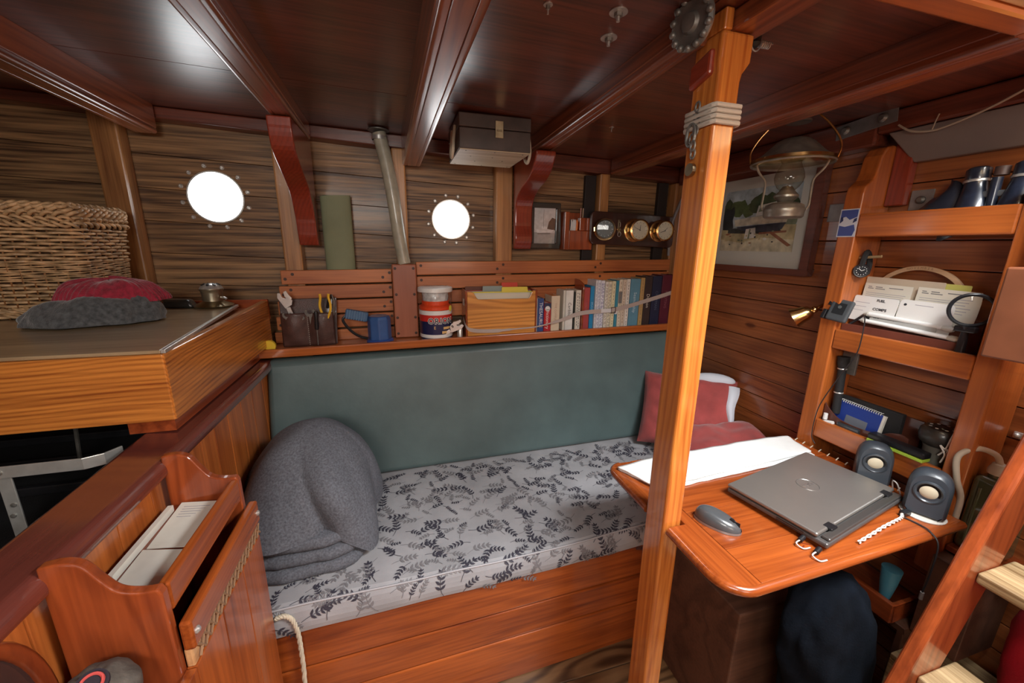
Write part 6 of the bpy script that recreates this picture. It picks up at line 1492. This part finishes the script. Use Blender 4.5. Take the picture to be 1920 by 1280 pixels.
# lower shelf
ZL = 0.7985
t = thing('leather_holder', 'dark brown curved leather holder with notebooks on the lower shelf', 'holder', (1.37, 0.79, ZL))
pr = smooth_poly([(0.888, 0.905), (0.872, 0.888), (0.84, 0.868), (0.79, 0.862), (0.73, 0.868), (0.70, 0.884), (0.675, 0.892), (0.656, 0.886)], 6)
part('front', MB().prism([(0.888, ZL)]+pr+[(0.656, ZL)], lambda u, v, w_: (w_, u, v), 1.353, 1.3575), plain('holder_leather', (0.10, 0.03, 0.018), 0.35, coat=0.3), t, bevel=0.001)
part('back', MB().box(1.412, 1.417, 0.660, 0.888, ZL, 0.93), plain('holder_leather', (0.10, 0.03, 0.018), 0.35, coat=0.3), t, bevel=0.001)
t = thing('spiral_notebook', 'blue spiral-bound notebook standing in the leather holder', 'notebook', (1.365, 0.83, ZL))
m = frame(Vector((1.372, 0.886, ZL+0.0005)), (0, -1, -0.03), (0.12, 0, 1))
part('cover', MB().box(0.0, 0.142, 0.0, 0.124, -0.008, -0.006, m).box(0.0, 0.142, 0.0, 0.124, 0.004, 0.006, m), plain('nb_blue', (0.02, 0.05, 0.28), 0.4), t, bevel=0.002)
part('pages', MB().box(0.002, 0.148, 0.002, 0.122, -0.0055, 0.0035, m), PAPER, t)
part('label', MB().box(0.05, 0.112, 0.055, 0.085, 0.0061, 0.0065, m), plain('nb_label', (0.16, 0.18, 0.22), 0.4), t)
for k in range(22):
    x = 0.006+k*0.0062
    part('coil', MB().tube([m @ Vector((x, 0.124+0.0045*math.cos(a), 0.009*math.sin(a))) for a in [2*PI*j/10 for j in range(10)]], 0.0009, 5, closed=True), WHITE, t, smooth=True)
solo('notebook', MB().box(1.392, 1.408, 0.70, 0.872, ZL+0.0005, 0.936), BLACKM, 'black notebook behind the blue spiral-bound one', 'notebook', bevel=0.002)
t = thing('glue_bottle', 'small white bottle lying at the left end of the lower shelf', 'bottle', (1.342, 0.872, ZL))
part('body', MB().tube([(1.3425, 0.884, ZL+0.042), (1.3425, 0.845, ZL+0.052)], 0.0065, 12), WHITE, t, smooth=True)
part('cap', MB().lathe([(0, 0), (0.0065, 0), (0.006, 0.020), (0, 0.020)], (1.3425, 0.872, ZL+0.055), n=14), WHITE, t, smooth=True)
part('stand', MB().box(1.3485-0.0115, 1.3490, 0.845, 0.884, ZL, ZL+0.036), WHITE, t, bevel=0.001)
t = thing('phone', 'small dark phone lying in front of the leather holder on the lower shelf', 'phone', (1.35, 0.82, ZL))
part('body', MB().box(1.3425, 1.3525, 0.77, 0.835, ZL+0.0006, ZL+0.062), plain('phone_dark', (0.03, 0.035, 0.04), 0.2, coat=0.5), t, bevel=0.003)
t = thing('compass', 'round black compass with a glass top at the right of the lower shelf', 'compass', (1.385, 0.625, ZL))
c = (1.388, 0.611, ZL+0.0004)
part('stand', MB().lathe([(0, 0), (0.028, 0), (0.027, 0.08), (0.030, 0.09)], c, n=24), plain('stand_grey', (0.14, 0.14, 0.12), 0.5), t, smooth=True)
part('bowl', MB().lathe([(0.030, 0.09), (0.040, 0.10), (0.043, 0.115), (0.041, 0.132), (0.034, 0.140)], c, n=32), plain('bowl', (0.035, 0.032, 0.028), 0.4, coat=0.2), t, smooth=True)
part('card', MB().lathe([(0, 0.142), (0.033, 0.138)], c, n=32), BLACK, t)
part('dome', MB().lathe([(0.034, 0.140), (0.030, 0.150), (0.018, 0.158), (0.0, 0.161)], c, n=32, cap=False), thin_glass('dome', (0.8, 0.8, 0.8)), t, smooth=True)
for k in range(8): 
    a = 2*PI*k/8; part('mark', MB().sphere((c[0]+0.024*math.cos(a), c[1]+0.024*math.sin(a), c[2]+0.142), (0.004, 0.004, 0.001), 8, 5), WHITE, t)
solo('glasses_case', MB().box(1.3485, 1.3830, 0.588-0.0, 0.628, ZL+0.0008, ZL+0.03), BLACKM, 'low black case tucked at the foot of the compass', 'case', bevel=0.006)
t = thing('green_case', 'glossy black case with a bright lime-green edge on the lower shelf behind the speakers', 'case', (1.34, 0.66, 0.85))
m = frame(Vector((1.3195, 0.735, 0.8765)), (0, -1, 0.0), (1, 0, 0.0))
part('shell', MB().box(0.0, 0.135, 0.001, 0.034, -0.019, -0.001, m), BLACK, t, bevel=0.005, seg=3)
part('green_edge', MB().box(0.001, 0.134, 0.0, 0.033, -0.0275, -0.0195, m), plain('lime', (0.42, 0.60, 0.06), 0.4), t, bevel=0.001)
t = thing('cable', 'tangled white cable against the right upright of the wall shelf', 'cable', (1.37, 0.58, 0.85), 'cables on and around the table')
part('wire', MB().tube(spline3([(1.36, 0.572, 0.96), (1.352, 0.574, 0.93), (1.350, 0.578, 0.90), (1.348, 0.588, 0.905), (1.347, 0.575, 0.885), (1.349, 0.580, 0.86), (1.352, 0.573, 0.90), (1.354, 0.590, 0.875)], 8), 0.002, 6), WC_, t, smooth=True)

# bulkhead fittings
t = thing('reading_lamp', 'small brass reading lamp on the bulkhead left of the wall shelf', 'reading lamp', (1.40, 0.97, 1.20))
ax = Vector((-0.55, 0.62, -0.55)).normalized(); c = Vector((1.345, 0.985, 1.20))
part('shade', MB().lathe([(0.010, 0.0), (0.020, 0.006), (0.026, 0.020), (0.028, 0.036), (0.037, 0.058), (0.035, 0.058), (0.026, 0.036), (0.018, 0.012)], c, ax, 28, cap=False), BRASS, t, smooth=True)
part('bulb', MB().sphere(c+ax*0.03, 0.010, 12, 8), plain('bulb', (0.8, 0.76, 0.6), 0.2), t, smooth=True)
part('joint', MB().sphere(c-ax*0.006, 0.012, 14, 8), BRASS, t, smooth=True)
part('stem', MB().tube([tuple(c-ax*0.01), (1.375, 0.965, 1.225), (1.4495, 0.962, 1.228)], 0.006, 10), BRASS, t, smooth=True)
part('wall_plate', MB().lathe([(0.022, 0), (0.022, 0.004), (0.010, 0.010)], (1.4497, 0.962, 1.228), (-1, 0, 0), 24), BRASS, t, smooth=True)
part('switch', MB().box(1.425, 1.449, 0.955, 0.968, 1.13, 1.165), plain('switch_w', (0.5, 0.45, 0.38), 0.4), t, bevel=0.001)
for k, (y0, y1, z0, z1, lb) in enumerate(((1.07, 0.945, 1.495, 1.552, 'grey metal plate with a bolt on the bulkhead left of the shelf upright'), (0.842, 0.79, 1.515, 1.570, 'grey metal plate with a bolt on the bulkhead right of the shelf upright'))):
    y1 = 0.9445 if k == 0 else y1
    q = thing('bolt_plate', lb, 'metal plate', (1.448, (y0+y1)/2, z0), 'bolted plates on the bulkhead')
    part('plate', MB().box(1.4455, 1.4497, min(y0, y1), max(y0, y1), z0, z1), plain('grey_plate', (0.32, 0.31, 0.30), 0.4, 0.4, var=0.15), q, bevel=0.001)
    part('bolt', MB().lathe([(0.011, 0), (0.011, 0.004), (0.006, 0.009), (0, 0.009)], (1.4455, (y0+y1)/2-0.0, (z0+z1)/2), (-1, 0, 0), 16), DULL, q, smooth=True)
t = thing('bolt_plate', 'long grey metal plate with two bolts on the dark beam above the shelf', 'metal plate', (1.38, 0.98, 1.74), 'bolted plates on the bulkhead')
m = frame(Vector((1.3835, 1.045, 1.742)), (0, -1, 0.10), (0.0, 0, 1))
part('plate', MB().box(0.0, 0.165, 0.0, 0.042, -0.002, 0.0015, m), plain('grey_plate2', (0.20, 0.19, 0.185), 0.45, 0.3, var=0.15), t, bevel=0.001)
for u in (0.030, 0.130): part('bolt', MB().lathe([(0.013, 0), (0.013, 0.004), (0.007, 0.010), (0, 0.010)], m @ Vector((u, 0.021, 0.0015)), m.to_3x3() @ Vector((0, 0, 1)), 16), DULL, t, smooth=True)
solo('bulkhead_beam', MB().box(1.385, 1.4495, 0.45, 0.9295, 1.735, zc(1.45)-0.001), W_ceiling('y'), 'dark beam end above the wall shelf carrying the long grey plate', 'deck beam', bevel=0.006)
mb = MB().hexa([(1.425, 0.45, 1.645), (1.4495, 0.45, 1.645), (1.4495, 0.843, 1.645), (1.425, 0.843, 1.645), (1.395, 0.45, 1.733), (1.4495, 0.45, 1.733), (1.4495, 0.905, 1.733), (1.395, 0.905, 1.733)])
solo('lining_panel', mb, plain('lining_grey', (0.19, 0.145, 0.125), 0.45, coat=0.2, var=0.1, vs=6), 'smooth grey-brown lining panel above the binoculars', 'panel', bevel=0.003)
t = thing('cable', 'thin pale cable sagging across the grey lining panel above the binoculars', 'cable', (1.38, 0.75, 1.72), 'cables on and around the table')
part('wire', MB().tube(spline3([(1.378, 0.872, 1.745), (1.38, 0.84, 1.722), (1.385, 0.80, 1.713), (1.382, 0.76, 1.716), (1.37, 0.68, 1.735), (1.355, 0.60, 1.765), (1.345, 0.52, 1.80)], 8), 0.0028, 6), plain('pale_cable', (0.42, 0.33, 0.24), 0.5), t, smooth=True)
part('branch', MB().tube(spline3([(1.384, 0.795, 1.714), (1.382, 0.79, 1.735), (1.38, 0.785, 1.75)], 5), 0.0015, 6), plain('pale_cable', (0.42, 0.33, 0.24), 0.5), t, smooth=True)
t = thing('wall_hook', 'small grey latch on the planks right of the wall shelf', 'latch', (1.448, 0.51, 0.97))
part('plate', MB().box(1.444, 1.4497, 0.455, 0.512, 0.955, 0.972), METAL, t, bevel=0.003)
part('screw', MB().sphere((1.443, 0.505, 0.964), 0.006, 10, 6), METAL, t, smooth=True)
# painting
t = thing('framed_painting', 'large framed watercolour of a boat under repair in a white mat, behind the oil lamp', 'painting', (1.44, 1.33, 1.31))
fy0, fy1, fz0, fz1 = 1.085, 1.60, 1.305, 1.712; X = 1.418
FW = wood((0.17, 0.05, 0.03), (0.07, 0.02, 0.012), 'y', 0.4, 0.3)
fw = 0.034
part('frame', MB().box(X, 1.4495, fy0, fy1, fz0, fz0+fw*0.7).box(X, 1.4495, fy0, fy1, fz1-fw*0.7, fz1).box(X, 1.4495, fy0, fy0+fw, fz0+fw*0.7, fz1-fw*0.7).box(X, 1.4495, fy1-fw, fy1, fz0+fw*0.7, fz1-fw*0.7), FW, t, bevel=0.003)
my0, my1, mz0, mz1 = fy0+fw, fy1-fw, fz0+fw*0.7, fz1-fw*0.7
part('mat_board', MB().box(1.436, 1.440, my0, my1, mz0, mz1), plain('mat_board', (0.62, 0.62, 0.57), 0.7), t)
ay0, ay1, az0, az1 = my0+0.052, my1-0.04, mz0+0.062, mz1-0.045
cols = [(0.42, 0.50, 0.55), (0.055, 0.085, 0.04), (0.11, 0.15, 0.06), (0.66, 0.62, 0.50), (0.05, 0.06, 0.09), (0.50, 0.42, 0.24), (0.60, 0.55, 0.40), (0.28, 0.11, 0.06), (0.70, 0.70, 0.66), (0.20, 0.24, 0.16), (0.03, 0.035, 0.04)]
AM = [plain('paint_%d' % k, c_, 0.75, var=0.35, vs=28) for k, c_ in enumerate(cols)]
mb = MB(); cnt = [0]
def art(mi, poly):
    mb.mi = mi; cnt[0] += 1; d = 0.0002+0.00006*cnt[0]
    mb.prism([(ay1-(ay1-ay0)*a, az0+(az1-az0)*b) for a, b in poly], lambda u, v, w_: (w_, u, v), 1.4359-d, 1.4361)
art(0, [(0, 0), (1, 0), (1, 1), (0, 1)])
rn = random.Random(3)
def blob(mi, cx_, cy_, rx, ry, n=14, j=0.25): art(mi, [(max(0, min(1, cx_+rx*(1+rn.uniform(-j, j))*math.cos(2*PI*k/n))), max(0, min(1, cy_+ry*(1+rn.uniform(-j, j))*math.sin(2*PI*k/n)))) for k in range(n)])
for (a, b, c_, d_) in ((0.08, 0.70, 0.10, 0.15), (0.22, 0.72, 0.12, 0.13), (0.36, 0.66, 0.10, 0.10), (0.50, 0.74, 0.12, 0.15), (0.62, 0.76, 0.12, 0.14), (0.75, 0.70, 0.12, 0.13), (0.92, 0.66, 0.10, 0.14)): blob(1 if rn.random() < 0.6 else 2, a, b, c_, d_)
blob(10, 0.08, 0.52, 0.09, 0.24); blob(9, 0.9, 0.5, 0.12, 0.16)
art(5, [(0, 0), (1, 0), (1, 0.40), (0.7, 0.42), (0.4, 0.33), (0, 0.36)])
art(6, [(0, 0), (1, 0), (1, 0.18), (0.6, 0.22), (0.3, 0.14), (0, 0.20)])
art(10, [(0.10, 0.30), (0.55, 0.28), (0.85, 0.30), (0.80, 0.36), (0.4, 0.38), (0.10, 0.38)])
art(4, [(0.22, 0.40), (0.88, 0.44), (0.84, 0.34), (0.72, 0.30), (0.30, 0.34)])
art(3, [(0.18, 0.52), (0.55, 0.56), (0.92, 0.60), (0.88, 0.44), (0.50, 0.43), (0.20, 0.41)])
art(8, [(0.48, 0.56), (0.50, 0.72), (0.74, 0.76), (0.76, 0.60)]); art(9, [(0.51, 0.62), (0.52, 0.68), (0.57, 0.69), (0.565, 0.63)]); art(9, [(0.60, 0.63), (0.61, 0.70), (0.66, 0.71), (0.655, 0.64)])
art(8, [(0.36, 0.20), (0.37, 0.36), (0.50, 0.38), (0.52, 0.22)]); art(9, [(0.41, 0.20), (0.42, 0.36), (0.44, 0.36), (0.43, 0.20)])
art(7, [(0.55, 0.27), (0.56, 0.30), (0.90, 0.32), (0.90, 0.29)]); art(7, [(0.70, 0.28), (0.74, 0.30), (0.98, 0.10), (0.94, 0.08)])
for k in range(22): blob(rn.choice([8, 7, 10, 5, 9]), rn.uniform(0.03, 0.75), rn.uniform(0.10, 0.34), rn.uniform(0.01, 0.03), rn.uniform(0.008, 0.02), 7)
part('watercolour', mb, AM, t)
part('glazing', MB().add([(1.427, my0, mz0), (1.427, my1, mz0), (1.427, my1, mz1), (1.427, my0, mz1)], [(0, 1, 2, 3)]), PANE, t)
# oil lamp
t = thing('oil_lamp', 'hanging brass oil lamp with a glass chimney and a wide smoke shade before the painting', 'oil lamp', (1.205, 1.035, 1.50))
lx, ly = 1.205, 1.035
c = (lx, ly, 1.498)
PEW = plain('lamp_metal', (0.34, 0.32, 0.27), 0.38, 0.65, var=0.3, vs=30)
part('tank', MB().lathe([(0, 0), (0.050, 0.0), (0.055, 0.004), (0.056, 0.018), (0.058, 0.024), (0.056, 0.030), (0.052, 0.040), (0.036, 0.047), (0.020, 0.050)], c, n=40), PEW, t, smooth=True)
part('burner_cup', MB().lathe([(0.020, 0.050), (0.026, 0.056), (0.034, 0.064), (0.034, 0.070), (0.022, 0.082), (0.020, 0.086), (0.014, 0.096), (0, 0.100)], c, n=36), PEW, t, smooth=True)
part('chimney', MB().lathe([(0.020, 0.084), (0.030, 0.094), (0.038, 0.108), (0.041, 0.122), (0.038, 0.138), (0.030, 0.155), (0.0265, 0.165), (0.025, 0.185)], c, n=40, cap=False), thin_glass('chimney_glass', (0.86, 0.84, 0.78)), t, smooth=True)
part('smoke_shade', MB().lathe([(0.0, 0.236), (0.035, 0.234), (0.050, 0.225), (0.080, 0.195), (0.088, 0.188), (0.108, 0.176), (0.110, 0.166), (0.114, 0.164), (0.112, 0.160), (0.106, 0.170), (0.084, 0.184), (0.048, 0.220), (0, 0.228)], c, n=48), PEW, t, smooth=True)
part('shade_ring', MB().lathe([(0.109, 0.174), (0.112, 0.176), (0.1125, 0.168), (0.1095, 0.166)], c, n=48), BRASS, t, smooth=True)
dv = Vector((0.66, -0.75, 0)).normalized()
for sg in (-1, 1):
    P = lambda r, z: (lx+dv.x*sg*r, ly+dv.y*sg*r, 1.498+z)
    part('side_arm', MB().tube(spline3([P(0.057, 0.026), P(0.063, 0.040), P(0.062, 0.085), P(0.064, 0.115), P(0.082, 0.140), P(0.090, 0.155), P(0.095, 0.172)], 6), 0.0035, 8), PEW, t, smooth=True)
    part('bail', MB().tube(spline3([P(0.112, 0.172), P(0.116, 0.205), P(0.100, 0.240), P(0.070, 0.278), P(0.05, 0.297)], 6), 0.0028, 8), BRASS, t, smooth=True)
part('hook_plate', MB().lathe([(0.034, 0.0), (0.034, 0.005), (0.020, 0.009), (0.008, 0.022), (0, 0.024)], (lx, ly, 1.778), (0, 0, 1), 24), DULL, t, smooth=True)
part('crossbar', MB().tube([(lx-dv.x*0.052, ly-dv.y*0.052, 1.802), (lx+dv.x*0.052, ly+dv.y*0.052, 1.802)], 0.003, 8), DULL, t, smooth=True)

# red-brown cabinet at the right edge and lit board above
solo('wall_cabinet', MB().box(1.185, 1.3285, 0.20, 0.500, 1.185, 1.372), plain('cabinet_brown', (0.15, 0.052, 0.025), 0.4, coat=0.25, var=0.12, vs=20), 'plain red-brown box fixed beside the shelf unit at the right edge', 'cabinet', bevel=0.004)
solo('side_upright', MB().box(1.290, 1.328, 0.44, 0.5185, 1.3745, 1.60), W_shelf('z'), 'short orange upright above the red-brown box at the right edge', 'upright', bevel=0.005)
solo('wooden_block', MB().box(1.262, 1.2885, 0.40, 0.490, 1.3745, 1.475), wood((0.80, 0.45, 0.12), (0.5, 0.22, 0.05), 'z', 0.3, 0.5), 'small wooden block coloured yellow as if lit, on top of the red-brown box', 'block', bevel=0.004)  # the light falling on this plank is put into its yellow colour
# green jug
t = thing('glass_jug', 'square dark green glass jug with a pale cap and rubber tube, right of the table', 'jug', (1.375, 0.505, 0.66))
GJ = plain('green_glass', (0.075, 0.08, 0.04), 0.15, coat=0.8)
jx0, jx1, jy0, jy1 = 1.345, 1.425, 0.436, 0.516
part('body', MB().box(jx0, jx1, jy0, jy1, 0.662, 0.868), GJ, t, bevel=0.014, seg=4, smooth=True)
for yy in (0.455, 0.476, 0.497): part('moulded_rib', MB().cyl((jx0-0.0005, yy, 0.69), (jx0-0.0005, yy, 0.84), 0.003, 8), GJ, t, smooth=True)
part('neck', MB().cyl((1.375, 0.490, 0.866), (1.375, 0.490, 0.878), 0.014, 20), GJ, t, smooth=True)
part('cap', MB().lathe([(0, 0), (0.0165, 0), (0.0175, 0.010), (0.013, 0.022), (0.0125, 0.026), (0.010, 0.028), (0, 0.028)], (1.375, 0.490, 0.8765), n=20), plain('cap_pale', (0.5, 0.46, 0.38), 0.5), t, smooth=True)
part('tube', MB().tube(spline3([(1.375, 0.490, 0.902), (1.365, 0.497, 0.925), (1.345, 0.520, 0.932), (1.322, 0.540, 0.905), (1.3205, 0.531, 0.85), (1.333, 0.519, 0.80), (1.336, 0.518, 0.74), (1.337, 0.517, 0.70)], 8), 0.0065, 10), plain('rubber_tube', (0.52, 0.44, 0.34), 0.5), t, smooth=True)
solo('jug_bracket', MB().box(1.335, 1.4495, 0.40, 0.5185, 0.645, 0.6615), W_rack('y'), 'small dark bracket shelf under the green jug', 'bracket', bevel=0.003)

# ================================================================== companion ladder, right
t = thing('ladder', 'sloping varnished companion ladder with worn pale treads at the right edge', 'ladder', (1.1, 0.2, 0))
def rail(y0, y1):
    # side rail leaning: left edge through (1.221, 1.047), (1.007, 0.445)
    k = (1.221-1.007)/(1.047-0.445)
    def xl(z): return 1.007+k*(z-0.445)
    w_ = 0.128
    poly = [(xl(0.0)-0.0, 0.0), (xl(0.0)+w_, 0.0), (xl(1.16)+w_, 1.16), (xl(1.16), 1.16)]
    return MB().prism(poly, lambda u, v, w2: (u, w2, v), y0, y1), xl
r1, xl = rail(0.392, 0.420)
part('side_rail', r1, W_rack('z'), t, bevel=0.008, seg=3)
r2, xl = rail(-0.12, -0.088)
part('side_rail', r2, W_rack('z'), t, bevel=0.008, seg=3)
for z in (0.235, 0.484, 0.738, 0.985):
    x0 = xl(z)+0.042
    part('tread', MB().box(x0, x0+0.128, -0.0875, 0.3915, z-0.026, z), W_tread('y'), t, bevel=0.005, seg=3)
# ================================================================== under the table and ladder
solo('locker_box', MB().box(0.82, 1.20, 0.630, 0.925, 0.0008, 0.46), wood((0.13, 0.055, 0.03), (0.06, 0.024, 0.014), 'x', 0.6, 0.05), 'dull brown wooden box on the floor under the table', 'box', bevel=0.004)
def bag(cx_, cy_, z0, rx, ry, h, seed, amp=0.14, lean=(0, 0)):
    def f(u, v):
        a = u*2*PI; th = v*PI; ca, sa = math.cos(a), math.sin(a); n_ = noise.noise(Vector((ca*1.6+seed, sa*1.6, th*1.3)))*amp*1.6+noise.noise(Vector((ca*4+seed, sa*4, th*4)))*amp*0.6
        r = math.sin(th)**0.55*(1+n_); z = (1-math.cos(th))/2
        return Vector((cx_+rx*ca*r+lean[0]*z, cy_+ry*sa*r+lean[1]*z, z0+h*z))
    return MB().surf(f, 56, 36, cu=True)
NV = plain('navy_cloth', (0.004, 0.006, 0.010), 0.95, var=0.3, vs=20, bump=0.4, spec=0.1)
t = thing('duffel_bag', 'soft dark navy bag slumped in front of the brown box under the table', 'bag', (1.08, 0.46, 0))
def slump(u, v):
    a = u*2*PI; th = v*PI; ca, sa = math.cos(a), math.sin(a)
    n_ = noise.noise(Vector((ca*1.6+2, sa*1.6, th*1.3)))*0.20+noise.noise(Vector((ca*4, sa*4+2, th*4)))*0.10-0.07*abs(math.sin(a*2.5+th*3+2*noise.noise(Vector((ca, sa, th)))))**3
    r = math.sin(th)**0.5*(1+n_); z = (1-math.cos(th))/2
    return Vector((1.085+0.145*ca*r-0.13*z, 0.535+0.068*sa*r, 0.002+0.64*z))
part('bag_body', MB().surf(slump, 64, 44, cu=True), NV, t, smooth='all')
part('zip_pull', MB().box(1.03, 1.038, 0.458, 0.461, 0.27, 0.273), METAL, t)
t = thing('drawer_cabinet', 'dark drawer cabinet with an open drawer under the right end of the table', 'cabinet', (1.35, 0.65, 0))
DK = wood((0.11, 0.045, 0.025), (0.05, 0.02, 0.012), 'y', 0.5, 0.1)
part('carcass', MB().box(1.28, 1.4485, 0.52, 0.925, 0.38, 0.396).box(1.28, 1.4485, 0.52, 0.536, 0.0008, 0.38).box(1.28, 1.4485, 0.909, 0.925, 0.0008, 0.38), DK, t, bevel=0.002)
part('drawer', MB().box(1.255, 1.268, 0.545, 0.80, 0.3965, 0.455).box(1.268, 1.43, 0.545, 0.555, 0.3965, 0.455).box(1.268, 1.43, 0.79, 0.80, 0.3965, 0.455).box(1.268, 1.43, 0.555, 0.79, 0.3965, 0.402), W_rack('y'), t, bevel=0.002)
part('dark_side_fill', MB().box(1.292, 1.4395, 0.425, 0.5185, 0.3965, 0.640), DK, t, bevel=0.002)  # dark panel added beside the drawer to darken the bright planks there
solo('shade_panel', MB().box(1.441, 1.4495, -1.0, 0.395, 0.0008, 0.86), plain('painted_shade', (0.02, 0.011, 0.008), 0.6), 'added dark panel standing in for shade on the bulkhead behind the ladder', 'panel', bevel=0.001)  # dark sheet added over the planks, deep shade put into its colour
t = thing('blue_bottle', 'light blue plastic bottle standing in the open drawer under the table', 'bottle', (1.30, 0.585, 0.4025))
part('body', MB().lathe([(0, 0.0), (0.014, 0.0), (0.016, 0.012), (0.010, 0.026), (0.013, 0.040), (0.019, 0.085), (0.023, 0.13), (0, 0.135)], (1.292, 0.585, 0.4035), n=24), plain('light_blue', (0.10, 0.36, 0.50), 0.35, coat=0.3), t, smooth=True)
CR = W_tread('y')
t = thing('wooden_crate', 'pale rough wooden crate on the floor between the navy bag and the ladder', 'crate', (1.33, 0.40, 0))
part('side', MB().box(1.2445, 1.256, 0.0, 0.5195, 0.0008, 0.315), CR, t, bevel=0.003)
part('end', MB().box(1.2565, 1.435, 0.0, 0.012, 0.0008, 0.315).box(1.2565, 1.435, 0.507, 0.5185, 0.0008, 0.315), CR, t, bevel=0.003)
part('lid', MB().box(1.2445, 1.435, 0.0, 0.5195, 0.3155, 0.330), CR, t, bevel=0.003)
t = thing('rope', 'short white rope lying on the pale wooden crate', 'rope', (1.28, 0.48, 0.33))
part('rope', MB().tube(spline3([(1.262, 0.505, 0.334), (1.275, 0.495, 0.334), (1.285, 0.47, 0.334), (1.29, 0.44, 0.334)], 6), 0.004, 8), ROPE, t, smooth=True)
RDB = plain('red_nylon', (0.42, 0.008, 0.02), 0.6, var=0.25, vs=10, bump=0.3)
t = thing('dry_bag', 'bright red soft bag on the pale crate behind the ladder treads', 'bag', (1.37, 0.20, 0))
part('bag_body', bag(1.362, 0.292, 0.331, 0.062, 0.098, 0.34, 5.5, 0.06), RDB, t, smooth='all')
part('strap', MB().tube(spline3([(1.305, 0.26, 0.60), (1.298, 0.28, 0.575), (1.296, 0.30, 0.56), (1.300, 0.325, 0.57)], 6), 0.006, 8), RDB, t, smooth=True)
t = thing('navy_roll', 'dark blue rolled bag beside the red bag at the lower right edge', 'bag', (1.37, 0.02, 0))
part('bag_body', bag(1.362, 0.105, 0.331, 0.062, 0.072, 0.26, 8.5, 0.05), plain('blue_bag', (0.03, 0.045, 0.10), 0.7), t, smooth='all')

# ================================================================== pieces of parts go one level deeper
SUB = {'hour_mark': 'dial', 'hand': 'dial', 'boss': 'disc', 'grip_rib': 'grip', 'lens_rim': 'head', 'chrome_strip': 'lid', 'logo_ring': 'lid', 'logo_letters': 'lid',
       'port_slot': 'base', 'spine_title': 'cover', 'spine_print': 'cover', 'spine_band': 'cover', 'spine_disc': 'cover', 'logo_outline': 'label_band', 'logo_letter': 'label_band',
       'label_letter': 'label_band', 'gold_strip': 'label_band', 'lower_strip': 'label_band', 'yellow_sticker': 'tub_wall', 'shade_ring': 'smoke_shade', 'staple': 'hasp', 'stitch': 'pocket',
       'handwriting': 'sheet', 'pencil_note': 'sheet', 'print': 'sheet', 'writing': 'sheet', 'dot': 'sheet', 'burnt_letter': 'hoop', 'scroll_wheel': 'shell', 'button_seam': 'shell',
       'surround': 'housing', 'cone': 'housing', 'driver_ring': 'housing', 'front_face': 'housing', 'vent': 'cap', 'screen': 'body', 'button': 'body', 'clamp_label': 'clamp',
       'chrome_ring': 'barrel', 'stain': 'tabletop', 'coil': 'cover', 'patch_ring': 'patch', 'moulded_rib': 'body', 'nail': 'bottom_sheet', 'bulb': 'shade', 'hinge_bar': 'base'}
for o in list(scene.objects):
    base = o.name.split('.')[0]
    if o.parent and o.parent.parent is None and base in SUB:
        c0 = sum((Vector(v) for v in o.bound_box), Vector())/8
        sib = [s_ for s_ in o.parent.children if s_.name.split('.')[0] == SUB[base] and s_ is not o]
        if sib:
            o.parent = min(sib, key=lambda s_: (sum((Vector(v) for v in s_.bound_box), Vector())/8-c0).length)
